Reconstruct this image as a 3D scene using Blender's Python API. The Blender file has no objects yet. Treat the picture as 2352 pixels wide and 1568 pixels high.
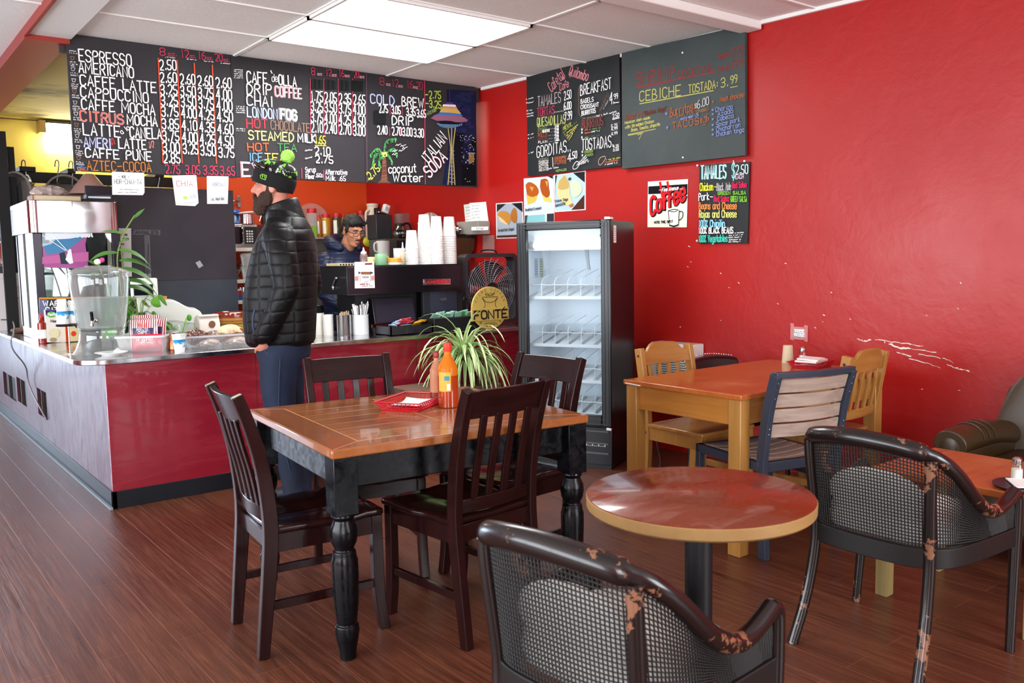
import bpy, bmesh, math, random
from mathutils import Vector as V, Matrix as Mx, Euler
import numpy as np
PI = math.pi
R = math.radians
scn = bpy.context.scene
COL = scn.collection
rnd = random.Random(7)

# ------------------------------------------------------------------ camera
F_PX, CX, CY = 1981.84, 1176.0, 784.0           # focal length in pixels of the 2352 x 1568 frame
YAW, PITCH, ROLL = .659563, -.0955588, -.0178458
CAM = V((-1.133, -5.163, 1.37))
_f = V((math.sin(YAW)*math.cos(PITCH), math.cos(YAW)*math.cos(PITCH), math.sin(PITCH)))
_r = V((math.cos(YAW), -math.sin(YAW), 0))
_u = _r.cross(_f)
_r, _u = _r*math.cos(ROLL)+_u*math.sin(ROLL), _u*math.cos(ROLL)-_r*math.sin(ROLL)
cd = bpy.data.cameras.new('camera'); cam = bpy.data.objects.new('camera', cd); COL.objects.link(cam)
cd.sensor_width = 36; cd.sensor_fit = 'HORIZONTAL'; cd.lens = 36*F_PX/2352
cd.clip_start = .05; cd.clip_end = 60
m = Mx((( _r.x, _u.x, -_f.x), (_r.y, _u.y, -_f.y), (_r.z, _u.z, -_f.z))).to_4x4(); m.translation = CAM
cam.matrix_world = m; scn.camera = cam
cd.dof.use_dof = True; cd.dof.focus_distance = 4.9; cd.dof.aperture_fstop = 6.3

# ------------------------------------------------------------------ light and exposure
vs = scn.view_settings; vs.view_transform = 'Standard'; vs.look = 'None'; vs.gamma = 1; vs.exposure = 0.55; vs.use_curve_mapping = False
w = bpy.data.worlds.new('daylight'); scn.world = w; w.use_nodes = True
bg = w.node_tree.nodes['Background']; bg.inputs[0].default_value = (.80, .89, 1, 1); bg.inputs[1].default_value = 1.6

def area(name, loc, look, sx, sy, power, col):
    l = bpy.data.lights.new(name, 'AREA'); l.shape = 'RECTANGLE'; l.size = sx; l.size_y = sy; l.energy = power; l.color = col
    o = bpy.data.objects.new(name, l); COL.objects.link(o); o.location = loc
    o.rotation_euler = (V(look)-V(loc)).to_track_quat('-Z', 'Y').to_euler(); return o
# daylight through the shop windows (street side behind the viewer, and the long window wall beside the entrance)
area('window_daylight_street', (-2.75, -7.66, 1.52), (-2.75, 0, 1.52), 2.1, 2.1, 130, (.93, .97, 1))
area('window_daylight_corner', (1.9, -7.66, 1.52), (1.9, 0, 1.52), 1.8, 2.1, 125, (.93, .97, 1))
area('window_daylight_side', (-4.66, -2.15, 1.45), (0, -2.15, 1.45), 6.0, 2.15, 270, (.90, .95, 1))
area('window_daylight_far', (-2.3, 7.16, 1.3), (-2.3, 0, 1.3), 2.6, 2.3, 150, (.66, .80, 1))

# ------------------------------------------------------------------ helpers
def ray(x, y): return _f + _r*((x-CX)/F_PX) - _u*((y-CY)/F_PX)
def onZ(x, y, z=0.): d = ray(x, y); return CAM + d*((z-CAM.z)/d.z)
def onY(x, y, Y): d = ray(x, y); return CAM + d*((Y-CAM.y)/d.y)
def onX(x, y, X): d = ray(x, y); return CAM + d*((X-CAM.x)/d.x)
WALL_N = V((-math.cos(.0872981), -math.sin(.0872981), 0))      # the red side wall faces this way
WALL_P = V((3.27, .88, 0)); WALL_D = V((math.sin(-.0872981), math.cos(.0872981), 0))
def onW(x, y, off=0.):
    d = ray(x, y); p = WALL_P + WALL_N*off
    return CAM + d*(((p-CAM).dot(WALL_N))/d.dot(WALL_N))
def wallx(y): return WALL_P.x + (y-WALL_P.y)*WALL_D.x/WALL_D.y

class G:
    """collects faces of one mesh"""
    def __init__(s): s.v = []; s.f = []; s.mi = []; s.k = 0
    def add(s, vs, fs):
        b = len(s.v); s.v += [tuple(p) for p in vs]; s.f += [tuple(i+b for i in f) for f in fs]; s.mi += [s.k]*len(fs); return s
    def box(s, x0, x1, y0, y1, z0, z1, M=None):
        vs = [V((x, y, z)) for x in (x0, x1) for y in (y0, y1) for z in (z0, z1)]
        if M is not None: vs = [M @ p for p in vs]
        return s.add(vs, [(0,1,3,2),(4,6,7,5),(0,4,5,1),(2,3,7,6),(0,2,6,4),(1,5,7,3)])
    def cbox(s, c, sz, rot=(0,0,0)):
        M = Mx.Translation(V(c)) @ Euler(rot).to_matrix().to_4x4(); a, b, d = [q/2 for q in sz]
        return s.box(-a, a, -b, b, -d, d, M)
    def bar(s, a, b, w, t, up=(0,0,1), w2=None, t2=None):
        """straight bar from a to b, width w across 'up', thickness t along it"""
        a, b = V(a), V(b); d = (b-a).normalized(); u = V(up); sx = d.cross(u).normalized(); uy = sx.cross(d)
        w2 = w2 or w; t2 = t2 or t
        vs = [a+sx*i*w/2+uy*j*t/2 for i, j in ((-1,-1),(1,-1),(1,1),(-1,1))]+[b+sx*i*w2/2+uy*j*t2/2 for i, j in ((-1,-1),(1,-1),(1,1),(-1,1))]
        return s.add(vs, [(3,2,1,0),(4,5,6,7),(0,1,5,4),(1,2,6,5),(2,3,7,6),(3,0,4,7)])
    def loft(s, rings, cap=True, close=True):
        n = len(rings[0]); vs = [p for r in rings for p in r]; fs = []
        for i in range(len(rings)-1):
            for j in range(n if close else n-1):
                k = (j+1) % n; fs.append((i*n+j, i*n+k, (i+1)*n+k, (i+1)*n+j))
        if cap: fs += [tuple(range(n-1, -1, -1)), tuple((len(rings)-1)*n+j for j in range(n))]
        return s.add(vs, fs)
    def strip(s, path, prof, ups=None, cap=True):
        """sweep the 2-D profile (list of (side, up)) along path"""
        P = [V(p) for p in path]; rings = []
        for i, p in enumerate(P):
            t = (P[min(i+1, len(P)-1)]-P[max(i-1, 0)]).normalized(); u = V(ups[i] if isinstance(ups, list) else (ups or (0,0,1)))
            sx = t.cross(u).normalized(); uy = sx.cross(t)
            pr = prof[i] if isinstance(prof[0], list) else prof
            rings.append([p+sx*a+uy*b for a, b in pr])
        return s.loft(rings, cap)
    def tube(s, path, r, n=8, closed=False):
        P = [V(p) for p in path]; rings = []; up = None; m_ = len(P)
        for i, p in enumerate(P):
            t = (P[(i+1) % m_ if closed else min(i+1, m_-1)]-P[(i-1) % m_ if closed else max(i-1, 0)]).normalized()
            if up is None: up = t.orthogonal().normalized()
            up = (up - t*up.dot(t)).normalized(); sx = t.cross(up)
            rr = r[i] if isinstance(r, (list, tuple)) else r
            rings.append([p+(up*math.cos(2*PI*j/n)+sx*math.sin(2*PI*j/n))*rr for j in range(n)])
        if closed: rings.append(rings[0])
        return s.loft(rings, not closed)
    def lathe(s, prof, n=24, c=(0,0,0), cap=True, M=None):
        c = V(c); rings = []
        for r, z in prof:
            ring = [V((r*math.cos(2*PI*j/n), r*math.sin(2*PI*j/n), z)) for j in range(n)]
            rings.append([(M @ p if M is not None else p)+c for p in ring])
        return s.loft(rings, cap)
    def ell(s, c, r, n=16, m_=10, M=None):
        c = V(c); rings = []
        for i in range(m_+1):
            a = -PI/2+PI*i/m_; k = max(math.cos(a), 1e-3)
            ring = [V((r[0]*k*math.cos(2*PI*j/n), r[1]*k*math.sin(2*PI*j/n), r[2]*math.sin(a))) for j in range(n)]
            rings.append([(M @ p if M is not None else p)+c for p in ring])
        return s.loft(rings)
    def prism(s, pts, d):
        """closed 3-D outline pts extruded by vector d"""
        d = V(d); n = len(pts); vs = [V(p) for p in pts]; vs += [p+d for p in vs]
        return s.add(vs, [tuple(range(n-1, -1, -1)), tuple(range(n, 2*n))]+[(i, (i+1) % n, n+(i+1) % n, n+i) for i in range(n)])
    def quad(s, *p): return s.add(p, [tuple(range(len(p)))])
    def grid(s, fn, nu, nv, flip=False):
        vs = [fn(i/nu, j/nv) for i in range(nu+1) for j in range(nv+1)]
        fs = [(i*(nv+1)+j, (i+1)*(nv+1)+j, (i+1)*(nv+1)+j+1, i*(nv+1)+j+1) for i in range(nu) for j in range(nv)]
        return s.add(vs, fs)
    def move(s, M): s.v = [tuple(M @ V(p)) for p in s.v]; return s

def props(o, label=None, cat=None, group=None, kind=None):
    if label: o['label'] = label
    if cat: o['category'] = cat
    if group: o['group'] = group
    if kind: o['kind'] = kind
    return o
def obj(name, g, mat, parent=None, bevel=0, sub=0, angle=40, solid=0, label=None, seg=2):
    me = bpy.data.meshes.new(name); me.from_pydata(g.v, [], g.f); me.validate()
    mats = mat if isinstance(mat, (list, tuple)) else [mat]
    for q in mats: me.materials.append(q)
    if len(mats) > 1 and len(g.mi) == len(me.polygons): me.polygons.foreach_set('material_index', g.mi)
    me.polygons.foreach_set('use_smooth', [True]*len(me.polygons))
    b = bmesh.new(); b.from_mesh(me); bmesh.ops.recalc_face_normals(b, faces=b.faces); b.to_mesh(me); b.free()
    me.set_sharp_from_angle(angle=R(angle))
    o = bpy.data.objects.new(name, me); COL.objects.link(o)
    if parent is not None: o.parent = parent
    if solid:
        q = o.modifiers.new('thickness', 'SOLIDIFY'); q.thickness = solid; q.offset = 0
    if bevel:
        q = o.modifiers.new('edges', 'BEVEL'); q.width = bevel; q.segments = seg; q.limit_method = 'ANGLE'; q.angle_limit = R(35); q.harden_normals = False
    if sub:
        q = o.modifiers.new('smooth', 'SUBSURF'); q.levels = sub; q.render_levels = sub
    if label: o['label'] = label
    return o
def thing(name, label, cat, loc=(0,0,0), rz=0, group=None):
    o = bpy.data.objects.new(name, None); COL.objects.link(o); o.location = loc; o.rotation_euler = (0,0,rz); o.empty_display_size = .1
    return props(o, label, cat, group)
def copy_thing(root, loc=None, rz=None, label=None, scale=None):
    def cp(o, par):
        c = o.copy(); COL.objects.link(c)
        if par is not None: c.parent = par
        for ch in [k for k in bpy.data.objects if k.parent == o and k != c]: cp(ch, c)
        return c
    r = cp(root, None)
    if loc is not None: r.location = loc
    if rz is not None: r.rotation_euler = (0,0,rz)
    if label: r['label'] = label
    if scale: r.scale = scale
    return r
def struct(name, g, mat, **k):
    o = obj(name, g, mat, **k); o['kind'] = 'structure'; return o
def smoothline(P, it=2, closed=False):
    P = [V(p) for p in P]
    for _ in range(it):
        Q = [] if closed else [P[0]]
        for i in range(len(P) if closed else len(P)-1):
            a, b = P[i], P[(i+1) % len(P)]; Q += [a*.75+b*.25, a*.25+b*.75]
        if not closed: Q.append(P[-1])
        P = Q
    return P

# ------------------------------------------------------------------ materials
def hexc(h):
    h = h.lstrip('#'); c = [int(h[i:i+2], 16)/255 for i in (0, 2, 4)]
    return tuple(x/12.92 if x <= .04045 else ((x+.055)/1.055)**2.4 for x in c)+(1,)
MATS = {}
def mat(name, col, rough=.5, metal=0., spec=.5, trans=0., ior=1.45, emit=None, estr=0., coat=0., alpha=1., bump=None, sheen=0.):
    if name in MATS: return MATS[name]
    q = bpy.data.materials.new(name); q.use_nodes = True; n = q.node_tree.nodes['Principled BSDF']
    n.inputs['Base Color'].default_value = hexc(col) if isinstance(col, str) else col
    n.inputs['Roughness'].default_value = rough; n.inputs['Metallic'].default_value = metal; n.inputs['Specular IOR Level'].default_value = spec
    n.inputs['Transmission Weight'].default_value = trans; n.inputs['IOR'].default_value = ior
    n.inputs['Coat Weight'].default_value = coat; n.inputs['Alpha'].default_value = alpha; n.inputs['Sheen Weight'].default_value = sheen
    if emit: n.inputs['Emission Color'].default_value = hexc(emit); n.inputs['Emission Strength'].default_value = estr
    if bump:
        nt = q.node_tree; t = nt.nodes.new('ShaderNodeTexNoise'); t.inputs['Scale'].default_value = bump[0]; t.inputs['Detail'].default_value = 4
        tc = nt.nodes.new('ShaderNodeTexCoord'); nt.links.new(tc.outputs['Object'], t.inputs['Vector'])
        b = nt.nodes.new('ShaderNodeBump'); b.inputs['Strength'].default_value = bump[1]; b.inputs['Distance'].default_value = .01
        nt.links.new(t.outputs['Fac'], b.inputs['Height']); nt.links.new(b.outputs['Normal'], n.inputs['Normal'])
    MATS[name] = q; return q
class NT:
    """small node-tree helper"""
    def __init__(s, m_): s.t = m_.node_tree; s.n = s.t.nodes['Principled BSDF']; s.tc = None
    def new(s, typ, **k):
        o = s.t.nodes.new(typ)
        for a, b in k.items(): setattr(o, a, b)
        return o
    def coord(s, scale=(1,1,1), rot=(0,0,0), loc=(0,0,0), kind='Object'):
        if s.tc is None: s.tc = s.new('ShaderNodeTexCoord')
        mp = s.new('ShaderNodeMapping'); mp.inputs['Scale'].default_value = scale; mp.inputs['Rotation'].default_value = rot; mp.inputs['Location'].default_value = loc
        s.t.links.new(s.tc.outputs[kind], mp.inputs['Vector']); return mp.outputs[0]
    def noise(s, vec, scale, detail=4, rough=.5, dist=0):
        o = s.new('ShaderNodeTexNoise'); o.inputs['Scale'].default_value = scale; o.inputs['Detail'].default_value = detail; o.inputs['Roughness'].default_value = rough; o.inputs['Distortion'].default_value = dist
        s.t.links.new(vec, o.inputs['Vector']); return o.outputs['Fac']
    def ramp(s, fac, stops):
        o = s.new('ShaderNodeValToRGB'); e = o.color_ramp.elements
        while len(e) < len(stops): e.new(.5)
        for q, (p, c) in zip(e, stops): q.position = p; q.color = hexc(c) if isinstance(c, str) else (c, c, c, 1)
        s.t.links.new(fac, o.inputs[0]); return o.outputs[0]
    def mix(s, fac, a, b, mode='MIX'):
        o = s.new('ShaderNodeMix', data_type='RGBA', blend_type=mode)
        for k, x in ((0, fac), (6, a), (7, b)):
            if isinstance(x, (int, float)): o.inputs[k].default_value = x
            elif isinstance(x, str): o.inputs[k].default_value = hexc(x)
            else: s.t.links.new(x, o.inputs[k])
        return o.outputs[2]
    def math(s, op, a, b=0.):
        o = s.new('ShaderNodeMath', operation=op)
        for k, x in ((0, a), (1, b)):
            if isinstance(x, (int, float)): o.inputs[k].default_value = x
            else: s.t.links.new(x, o.inputs[k])
        return o.outputs[0]
    def set(s, name, x):
        if isinstance(x, (int, float)): s.n.inputs[name].default_value = x
        else: s.t.links.new(x, s.n.inputs[name])
    def bump(s, h, strength=.2, dist=.01):
        b = s.new('ShaderNodeBump'); b.inputs['Strength'].default_value = strength; b.inputs['Distance'].default_value = dist
        s.t.links.new(h, b.inputs['Height']); s.t.links.new(b.outputs[0], s.n.inputs['Normal'])
def wood(name, c1, c2, rough=.3, scale=1., axis='X', coat=0., c3=None, bump=.06):
    """long-grained wood along one axis"""
    q = mat(name, c1, rough, coat=coat); t = NT(q)
    sc = {'X': (1.2, 14, 14), 'Y': (14, 1.2, 14), 'Z': (14, 14, 1.2)}[axis]
    v = t.coord(tuple(a*scale for a in sc)); a = t.noise(v, 2.2, 6, .6, .6)
    col = t.ramp(a, [(.3, c1), (.7, c2)])
    if c3:
        b = t.noise(t.coord(), 3.5*scale, 3); col = t.mix(t.ramp(b, [(.52, 0), (.72, 1)]), col, c3)
    t.set('Base Color', col); t.bump(a, bump); return q

M_white = mat('white_paint', '#e8e6e2', .5)
M_black = mat('black_plastic', '#131316', .42)
M_blackgloss = mat('black_gloss', '#0c0c10', .16)
M_steel = mat('brushed_steel', '#c9c8c6', .22, 1.)
M_chrome = mat('polished_chrome', '#dadada', .07, 1.)
M_glass = mat('clear_glass', '#ffffff', .02, trans=1., ior=1.15)
def sheet_glass(name, tint, f0=.05, f1=.5, rough=.03, white=.0):
    """thin clear glass: see-through with a mirror sheen that grows at grazing angles"""
    q = bpy.data.materials.new(name); q.use_nodes = True; nt = q.node_tree; n = nt.nodes; L_ = nt.links
    pr = n['Principled BSDF']; pr.inputs['Base Color'].default_value = (.9, .92, .92, 1); pr.inputs['Roughness'].default_value = rough; pr.inputs['Specular IOR Level'].default_value = 1.; pr.inputs['Metallic'].default_value = 1-white
    tr = n.new('ShaderNodeBsdfTransparent'); tr.inputs[0].default_value = hexc(tint); lw = n.new('ShaderNodeLayerWeight'); lw.inputs[0].default_value = .35
    mr = n.new('ShaderNodeMapRange'); mr.inputs[3].default_value = f0; mr.inputs[4].default_value = f1; mx = n.new('ShaderNodeMixShader')
    L_.new(lw.outputs['Facing'], mr.inputs[0]); L_.new(mr.outputs[0], mx.inputs[0]); L_.new(tr.outputs[0], mx.inputs[1]); L_.new(pr.outputs[0], mx.inputs[2]); L_.new(mx.outputs[0], n['Material Output'].inputs[0]); MATS[name] = q; return q
M_thinglass = sheet_glass('thin_glass', '#f4f8f6', .04, .38); M_pane = sheet_glass('cold_pane', '#f2f7fa', .004, .10); M_tankglass = sheet_glass('tank_glass', '#eef3f1', .10, .6, .06, .5)
M_water = mat('water_with_ice', '#eaf2ec', .08, trans=.9, ior=1.2, bump=(22, .9))
M_paper = mat('white_paper', '#f2f1ee', .7)
M_cup = mat('white_paper_cup', '#eeece8', .6)
M_cream = mat('cream_ceramic', '#e4e0d4', .25)
M_red = mat('red_plastic', '#d3122a', .35)
M_ink = mat('dark_ink', '#26242a', .8)

# ------------------------------------------------------------------ handwriting: one stroke font, drawn as flat chalk strokes
FONT = {}
def _font(src):
    for line in src.strip().split('\n'):
        ch, d = line[0], line[2:]
        FONT[ch] = [[(int(p[0])/4, (int(p[1])-2)/6) for p in st.split('.')] for st in d.split(' ')] if d else []
_font('''A 02.28.42 14.34
B 02.08.28.37.36.25.05 25.44.43.32.02
C 47.38.18.07.03.12.32.43
D 02.08.28.46.44.22.02
E 48.08.02.42 05.35
F 48.08.02 05.35
G 47.38.18.07.03.12.32.43.45.25
H 08.02 48.42 05.45
I 28.22
J 38.33.22.12.03
K 08.02 48.05.42
L 08.02.42
M 02.08.24.48.42
N 02.08.42.48
O 18.07.03.12.32.43.47.38.18
P 02.08.38.47.46.35.05
Q 18.07.03.12.32.43.47.38.18 24.41
R 02.08.38.47.46.35.05 25.42
S 47.38.18.07.06.15.35.44.43.32.12.03
T 08.48 28.22
U 08.03.12.32.43.48
V 08.22.48
W 08.12.26.32.48
X 08.42 48.02
Y 08.25.48 25.22
Z 08.48.02.42
a 46.36.16.05.03.12.32.44 46.43.42
b 08.02 05.16.36.45.43.32.12.03
c 45.36.16.05.03.12.32.43
d 48.42 45.36.16.05.03.12.32.43
e 04.44.45.36.16.05.03.12.32.43
f 47.38.28.17.12 05.35
g 46.41.30.10.01 45.36.16.05.03.12.32.43
h 08.02 05.16.36.45.42
i 26.22 28.28
j 26.21.10.01 28.28
k 08.02 36.04.42
l 28.22
m 06.02 05.16.25.22 25.36.45.42
n 06.02 05.16.36.45.42
o 16.05.03.12.32.43.45.36.16
p 06.00 05.16.36.45.43.32.12.03
q 46.40 45.36.16.05.03.12.32.43
r 06.02 05.16.36
s 45.36.16.05.14.34.43.32.12.03
t 28.23.32.42 06.46
u 06.03.12.32.43 46.42
v 06.22.46
w 06.12.25.32.46
x 06.42 46.02
y 06.22 46.22.10
z 06.46.02.42
0 18.07.03.12.32.43.47.38.18
1 17.28.22
2 07.18.38.47.45.02.42
3 07.18.38.47.46.35.15 35.44.43.32.12.03
4 38.04.44 38.32
5 48.08.05.35.44.43.32.12.03
6 38.06.03.12.32.43.44.35.15.04
7 08.48.12
8 18.07.06.15.35.46.47.38.18 15.04.03.12.32.43.44.35
9 45.25.06.07.18.38.47.44.22
. 22.23
, 23.11
: 23.24 25.26
- 05.45
+ 05.45 27.23
/ 02.48
% 02.48 08.18.17.07.08 32.42.43.33.32
$ 47.38.18.07.06.15.35.44.43.32.12.03 29.21
& 42.06.07.18.27.04.03.12.32.45
! 28.24 22.23
( 39.16.14.31
) 19.36.34.11
' 28.26
" 18.16 38.36
* 05.45 17.33 37.13
''')
ROUND = set('BCDGJOPQRSUabcdeghmnopqrstufjy0235689&()')
ADV = {'I': .55, 'i': .5, 'l': .5, '.': .5, ',': .5, ':': .5, '1': .75, ' ': .8, "'": .4, '!': .5, 'm': 1.25, 'W': 1.3, 'M': 1.25, 'w': 1.2, 'j': .6, 't': .85, 'f': .85, '(': .6, ')': .6}
def stroke(g, pts, t, n):
    """flat mitred ribbon along 3-D pts, lying in the plane with normal n; each stroke a hair above the last"""
    pts = [V(p) for p in pts]; pts = [p for i, p in enumerate(pts) if i == 0 or (p-pts[i-1]).length > 1e-5]
    if len(pts) < 2: pts = [pts[0]-V((0, 0, t*.5)), pts[0]+V((0, 0, t*.5))]
    g.k2 = (getattr(g, 'k2', 0)+1) % 5; lift = n*(.00016*g.k2); m_ = len(pts); vs = []
    d0 = (pts[1]-pts[0]).normalized(); d1 = (pts[-1]-pts[-2]).normalized()
    closed = (pts[0]-pts[-1]).length < t*.6 and m_ > 3
    for i, p in enumerate(pts):
        a = d1 if closed and i == 0 else (p-pts[i-1]).normalized() if i else d0
        b = d0 if closed and i == m_-1 else (pts[i+1]-p).normalized() if i < m_-1 else d1
        b2 = a+b; tt = b2.normalized() if b2.length > .2 else b
        k = min(1/max(tt.dot(b), .55), 1.6); s = tt.cross(n)*t*.5*k; q = p+lift
        if not closed: q = q-d0*t*.3 if i == 0 else q+d1*t*.3 if i == m_-1 else q
        vs += [q-s, q+s]
    g.add(vs, [(2*i, 2*i+2, 2*i+3, 2*i+1) for i in range(m_-1)])
def write(g, txt, plane, a, b, h, t=2.2, jit=.03, slant=0.):
    """write txt with its baseline from pixel a to pixel b, capitals h pixels tall, on a plane function; t = chalk width in pixels"""
    A, B, Tp = plane(*a), plane(*b), plane(a[0], a[1]-h)
    up = V((0, 0, (Tp-A).z)); ux = B-A; sc = up.z/h; n = ux.cross(up).normalized()
    if n.dot(CAM-A) < 0: n = -n
    adv = [ADV.get(c, 1.) for c in txt]; tot = sum(adv)-.28; x = 0.
    vu = V((0, 0, 1)) if abs(ux.normalized().z) < .35 else n.cross(ux.normalized())
    vu = vu*up.z
    for c, w_ in zip(txt, adv):
        if c in FONT:
            k = .72 if w_ >= 1 else .72*w_
            if w_ > 1: k = .95
            for st in FONT[c]:
                off = 0. if w_ >= .7 else -.5*(1-.5)*0
                P = [V((q[0]*k+slant*q[1]*.3+rnd.uniform(-jit, jit)*.5, q[1]+rnd.uniform(-jit, jit), 0)) for q in st]
                if c in ROUND and len(P) > 2: P = smoothline(P, 1)
                stroke(g, [A+ux*((x+p.x)/tot)+vu*p.y for p in P], t*sc, n)
        x += w_
def line(g, plane, pts, t=2.):
    P = [plane(*p) for p in pts]; sc = (plane(pts[0][0], pts[0][1]-10)-P[0]).length/10
    n = (CAM-P[0]); n = V((n.x, n.y, 0))
    q = (P[-1]-P[0])
    stroke(g, P, t*sc, PLANE_N.get(plane, n).normalized())
PLANE_N = {}
def scribble(g, plane, a, b, h, t=1., n=None):
    """illegible small handwriting: a wavy pen line in word-long runs"""
    L = math.hypot(b[0]-a[0], b[1]-a[1]); k = max(3, int(L/(h*.42))); run = []
    for i in range(k+1):
        u = i/k
        if rnd.random() < .13 and len(run) > 1: line(g, plane, run, t); run = []; continue
        run.append((a[0]+(b[0]-a[0])*u, a[1]+(b[1]-a[1])*u-h*(rnd.uniform(.5, 1) if i % 2 else rnd.uniform(-.1, .3))))
    if len(run) > 1: line(g, plane, run, t)
# ================================================================== the room
ZC = 2.81
def floor_mat():
    q = mat('plank_floor', '#5a2a20', .3, spec=.6); t = NT(q)
    v = t.coord(rot=(0, 0, PI/2))
    b = t.new('ShaderNodeTexBrick'); t.t.links.new(v, b.inputs['Vector'])
    for k, x in (('Scale', 1.), ('Mortar Size', .0012), ('Mortar Smooth', .1), ('Bias', 0.), ('Brick Width', 1.22), ('Row Height', .128)): b.inputs[k].default_value = x
    b.offset = .37; b.inputs['Color1'].default_value = (.0, 0, 0, 1); b.inputs['Color2'].default_value = (1, 1, 1, 1); b.inputs['Mortar'].default_value = (.5, .5, .5, 1)
    g_ = t.noise(t.coord((26, 1.1, 1)), 2.4, 8, .7, .9)
    grain = t.ramp(g_, [(.25, '#2c150f'), (.48, '#57301f'), (.78, '#8a553a')])
    tone = t.mix(.25, grain, t.mix(b.outputs['Color'], '#48211a', '#74402c'))
    blot = t.noise(t.coord(), 1.6, 3)
    tone = t.mix(t.ramp(blot, [(.5, 0), (.8, .55)]), tone, '#6e3a2a')
    t.set('Base Color', t.mix(t.math('MULTIPLY', b.outputs['Fac'], .75), tone, '#94593e'))
    t.set('Roughness', t.ramp(g_, [(.2, .24), (.8, .40)]))
    h = t.math('SUBTRACT', t.math('MULTIPLY', g_, .5), b.outputs['Fac']); t.bump(h, .55, .006); return q
def wall_mat(name, c1, c2, c3, rough=.38):
    q = mat(name, c1, rough, spec=.45); t = NT(q)
    n1 = t.noise(t.coord(), .9, 4, .6); n2 = t.noise(t.coord(), 26, 5, .6); n3 = t.noise(t.coord(), 5, 3, .5, 1.)
    col = t.mix(t.ramp(n1, [(.4, 0), (.72, .8)]), c1, c2); col = t.mix(t.ramp(n3, [(.6, 0), (.75, .35)]), col, c3)
    t.set('Base Color', col); t.set('Roughness', t.ramp(n1, [(.3, rough-.06), (.8, rough+.12)]))
    t.bump(t.math('ADD', t.math('MULTIPLY', n2, .5), n3), .3, .008); return q
M_floor = floor_mat()
M_red_wall = wall_mat('red_wall_paint', '#a81510', '#9e110f', '#b01f18')
M_orange_wall = wall_mat('orange_wall_paint', '#d2491b', '#cc4218', '#c84a20')
M_yellow = wall_mat('yellow_wall_paint', '#e0c95c', '#dcc356', '#e3cf68', .6)
M_ktop = mat('old_yellow_ceiling', '#c9b45a', .8); _t = NT(M_ktop)
_t.set('Base Color', _t.mix(_t.ramp(_t.noise(_t.coord((1, 1.6, 1), loc=(.3, 0, 0)), .9, 6, .65), [(.52, 0), (.68, 1)]), '#c4b05a', '#5a5028'))
M_tile = mat('ceiling_tile', '#dedbd6', .9); _t = NT(M_tile)
_n = _t.noise(_t.coord(), 160, 3, .7); _t.set('Base Color', _t.ramp(_n, [(.3, '#dbd8d3'), (.6, '#f0eeea')])); _t.bump(_n, .35, .004)
M_grid = mat('white_enamel', '#e6e4e0', .45)
M_redtrim = mat('old_red_paint', '#8e2417', .5)

struct('floor', G().box(-4.6, 3.95, -7.6, 7.1, -.1, 0), M_floor)
struct('ceiling', G().box(-4.6, 3.95, -7.6, .90, ZC, ZC+.1), M_tile)
struct('ceiling', G().box(.1, 3.95, .90, 4.9, ZC+.01, ZC+.1), M_ktop)
struct('ceiling', G().box(-4.6, .1, .90, 7.1, ZC, ZC+.1), M_tile)
def along_wall(y0, y1, z0, z1, d0, d1):
    """box hugging the red side wall; d = distance out from it"""
    A = WALL_P+WALL_D*((y0-WALL_P.y)/WALL_D.y); B = WALL_P+WALL_D*((y1-WALL_P.y)/WALL_D.y)
    vs = [V((p.x, p.y, z))+WALL_N*d for p in (A, B) for d in (d0, d1) for z in (z0, z1)]
    return G().add(vs, [(0,1,3,2),(4,6,7,5),(0,4,5,1),(2,3,7,6),(0,2,6,4),(1,5,7,3)])
struct('wall_right', along_wall(-7.7, 2.72, 0, ZC+.05, 0, -.12), M_red_wall)
struct('wall_back', G().box(1.42, 3.2, 2.66, 2.76, 0, ZC), M_orange_wall)
struct('wall_kitchen', G().box(.0, 3.3, 4.6, 4.7, 0, ZC), M_yellow)
struct('wall_passage', G().box(.0, .1, 4.7, 7.0, 0, ZC), M_white)
g = G(); g.box(-4.6, -3.6, 7.0, 7.1, 0, ZC); g.box(-1., .1, 7.0, 7.1, 0, ZC); g.box(-3.6, -1., 7.0, 7.1, 2.5, ZC); g.box(-3.6, -1., 7.0, 7.1, 0, .08)
struct('wall_far', g, mat('lilac_grey_paint', '#8a8494', .7))
g = G(); g.box(-4.6, -4.5, -7.6, -5.2, 0, ZC); g.box(-4.6, -4.5, .9, 7.1, 0, ZC); g.box(-4.6, -4.5, -5.2, .9, 0, .35); g.box(-4.6, -4.5, -5.2, .9, 2.55, ZC)
struct('wall_left', g, M_red_wall)
g = G(); g.box(-4.6, -3.8, -7.6, -7.5, 0, ZC); g.box(2.7, 4., -7.6, -7.5, 0, ZC); g.box(-3.8, 2.8, -7.6, -7.5, 0, .45); g.box(-3.8, 2.8, -7.6, -7.5, 2.6, ZC); g.box(-1.7, 1., -7.6, -7.5, .45, 2.6)
struct('wall_front', g, M_red_wall)
g = G()
for y in (-5.2, -3.7, -2.15, -.6, .86): g.box(-4.58, -4.5, y, y+.05, .35, 2.55)
for z in (.35, 2.1, 2.5): g.box(-4.58, -4.5, -5.2, .9, z, z+.05)
struct('window_1', g, M_black)
g = G()
for x in (-3.8, -2.75, -1.75, 1., 2.65): g.box(x, x+.05, -7.58, -7.5, .45, 2.6)
for z in (.45, 2.55): g.box(-3.8, 2.7, -7.58, -7.5, z, z+.05)
struct('window_2', g, M_black)
g = G()
for x in (-3.6, -2.3, -1.05): g.box(x, x+.05, 7.0, 7.08, .08, 2.5)
for z in (.08, 2.45): g.box(-3.6, -1., 7.0, 7.08, z, z+.05)
struct('door_1', g, M_black)
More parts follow.
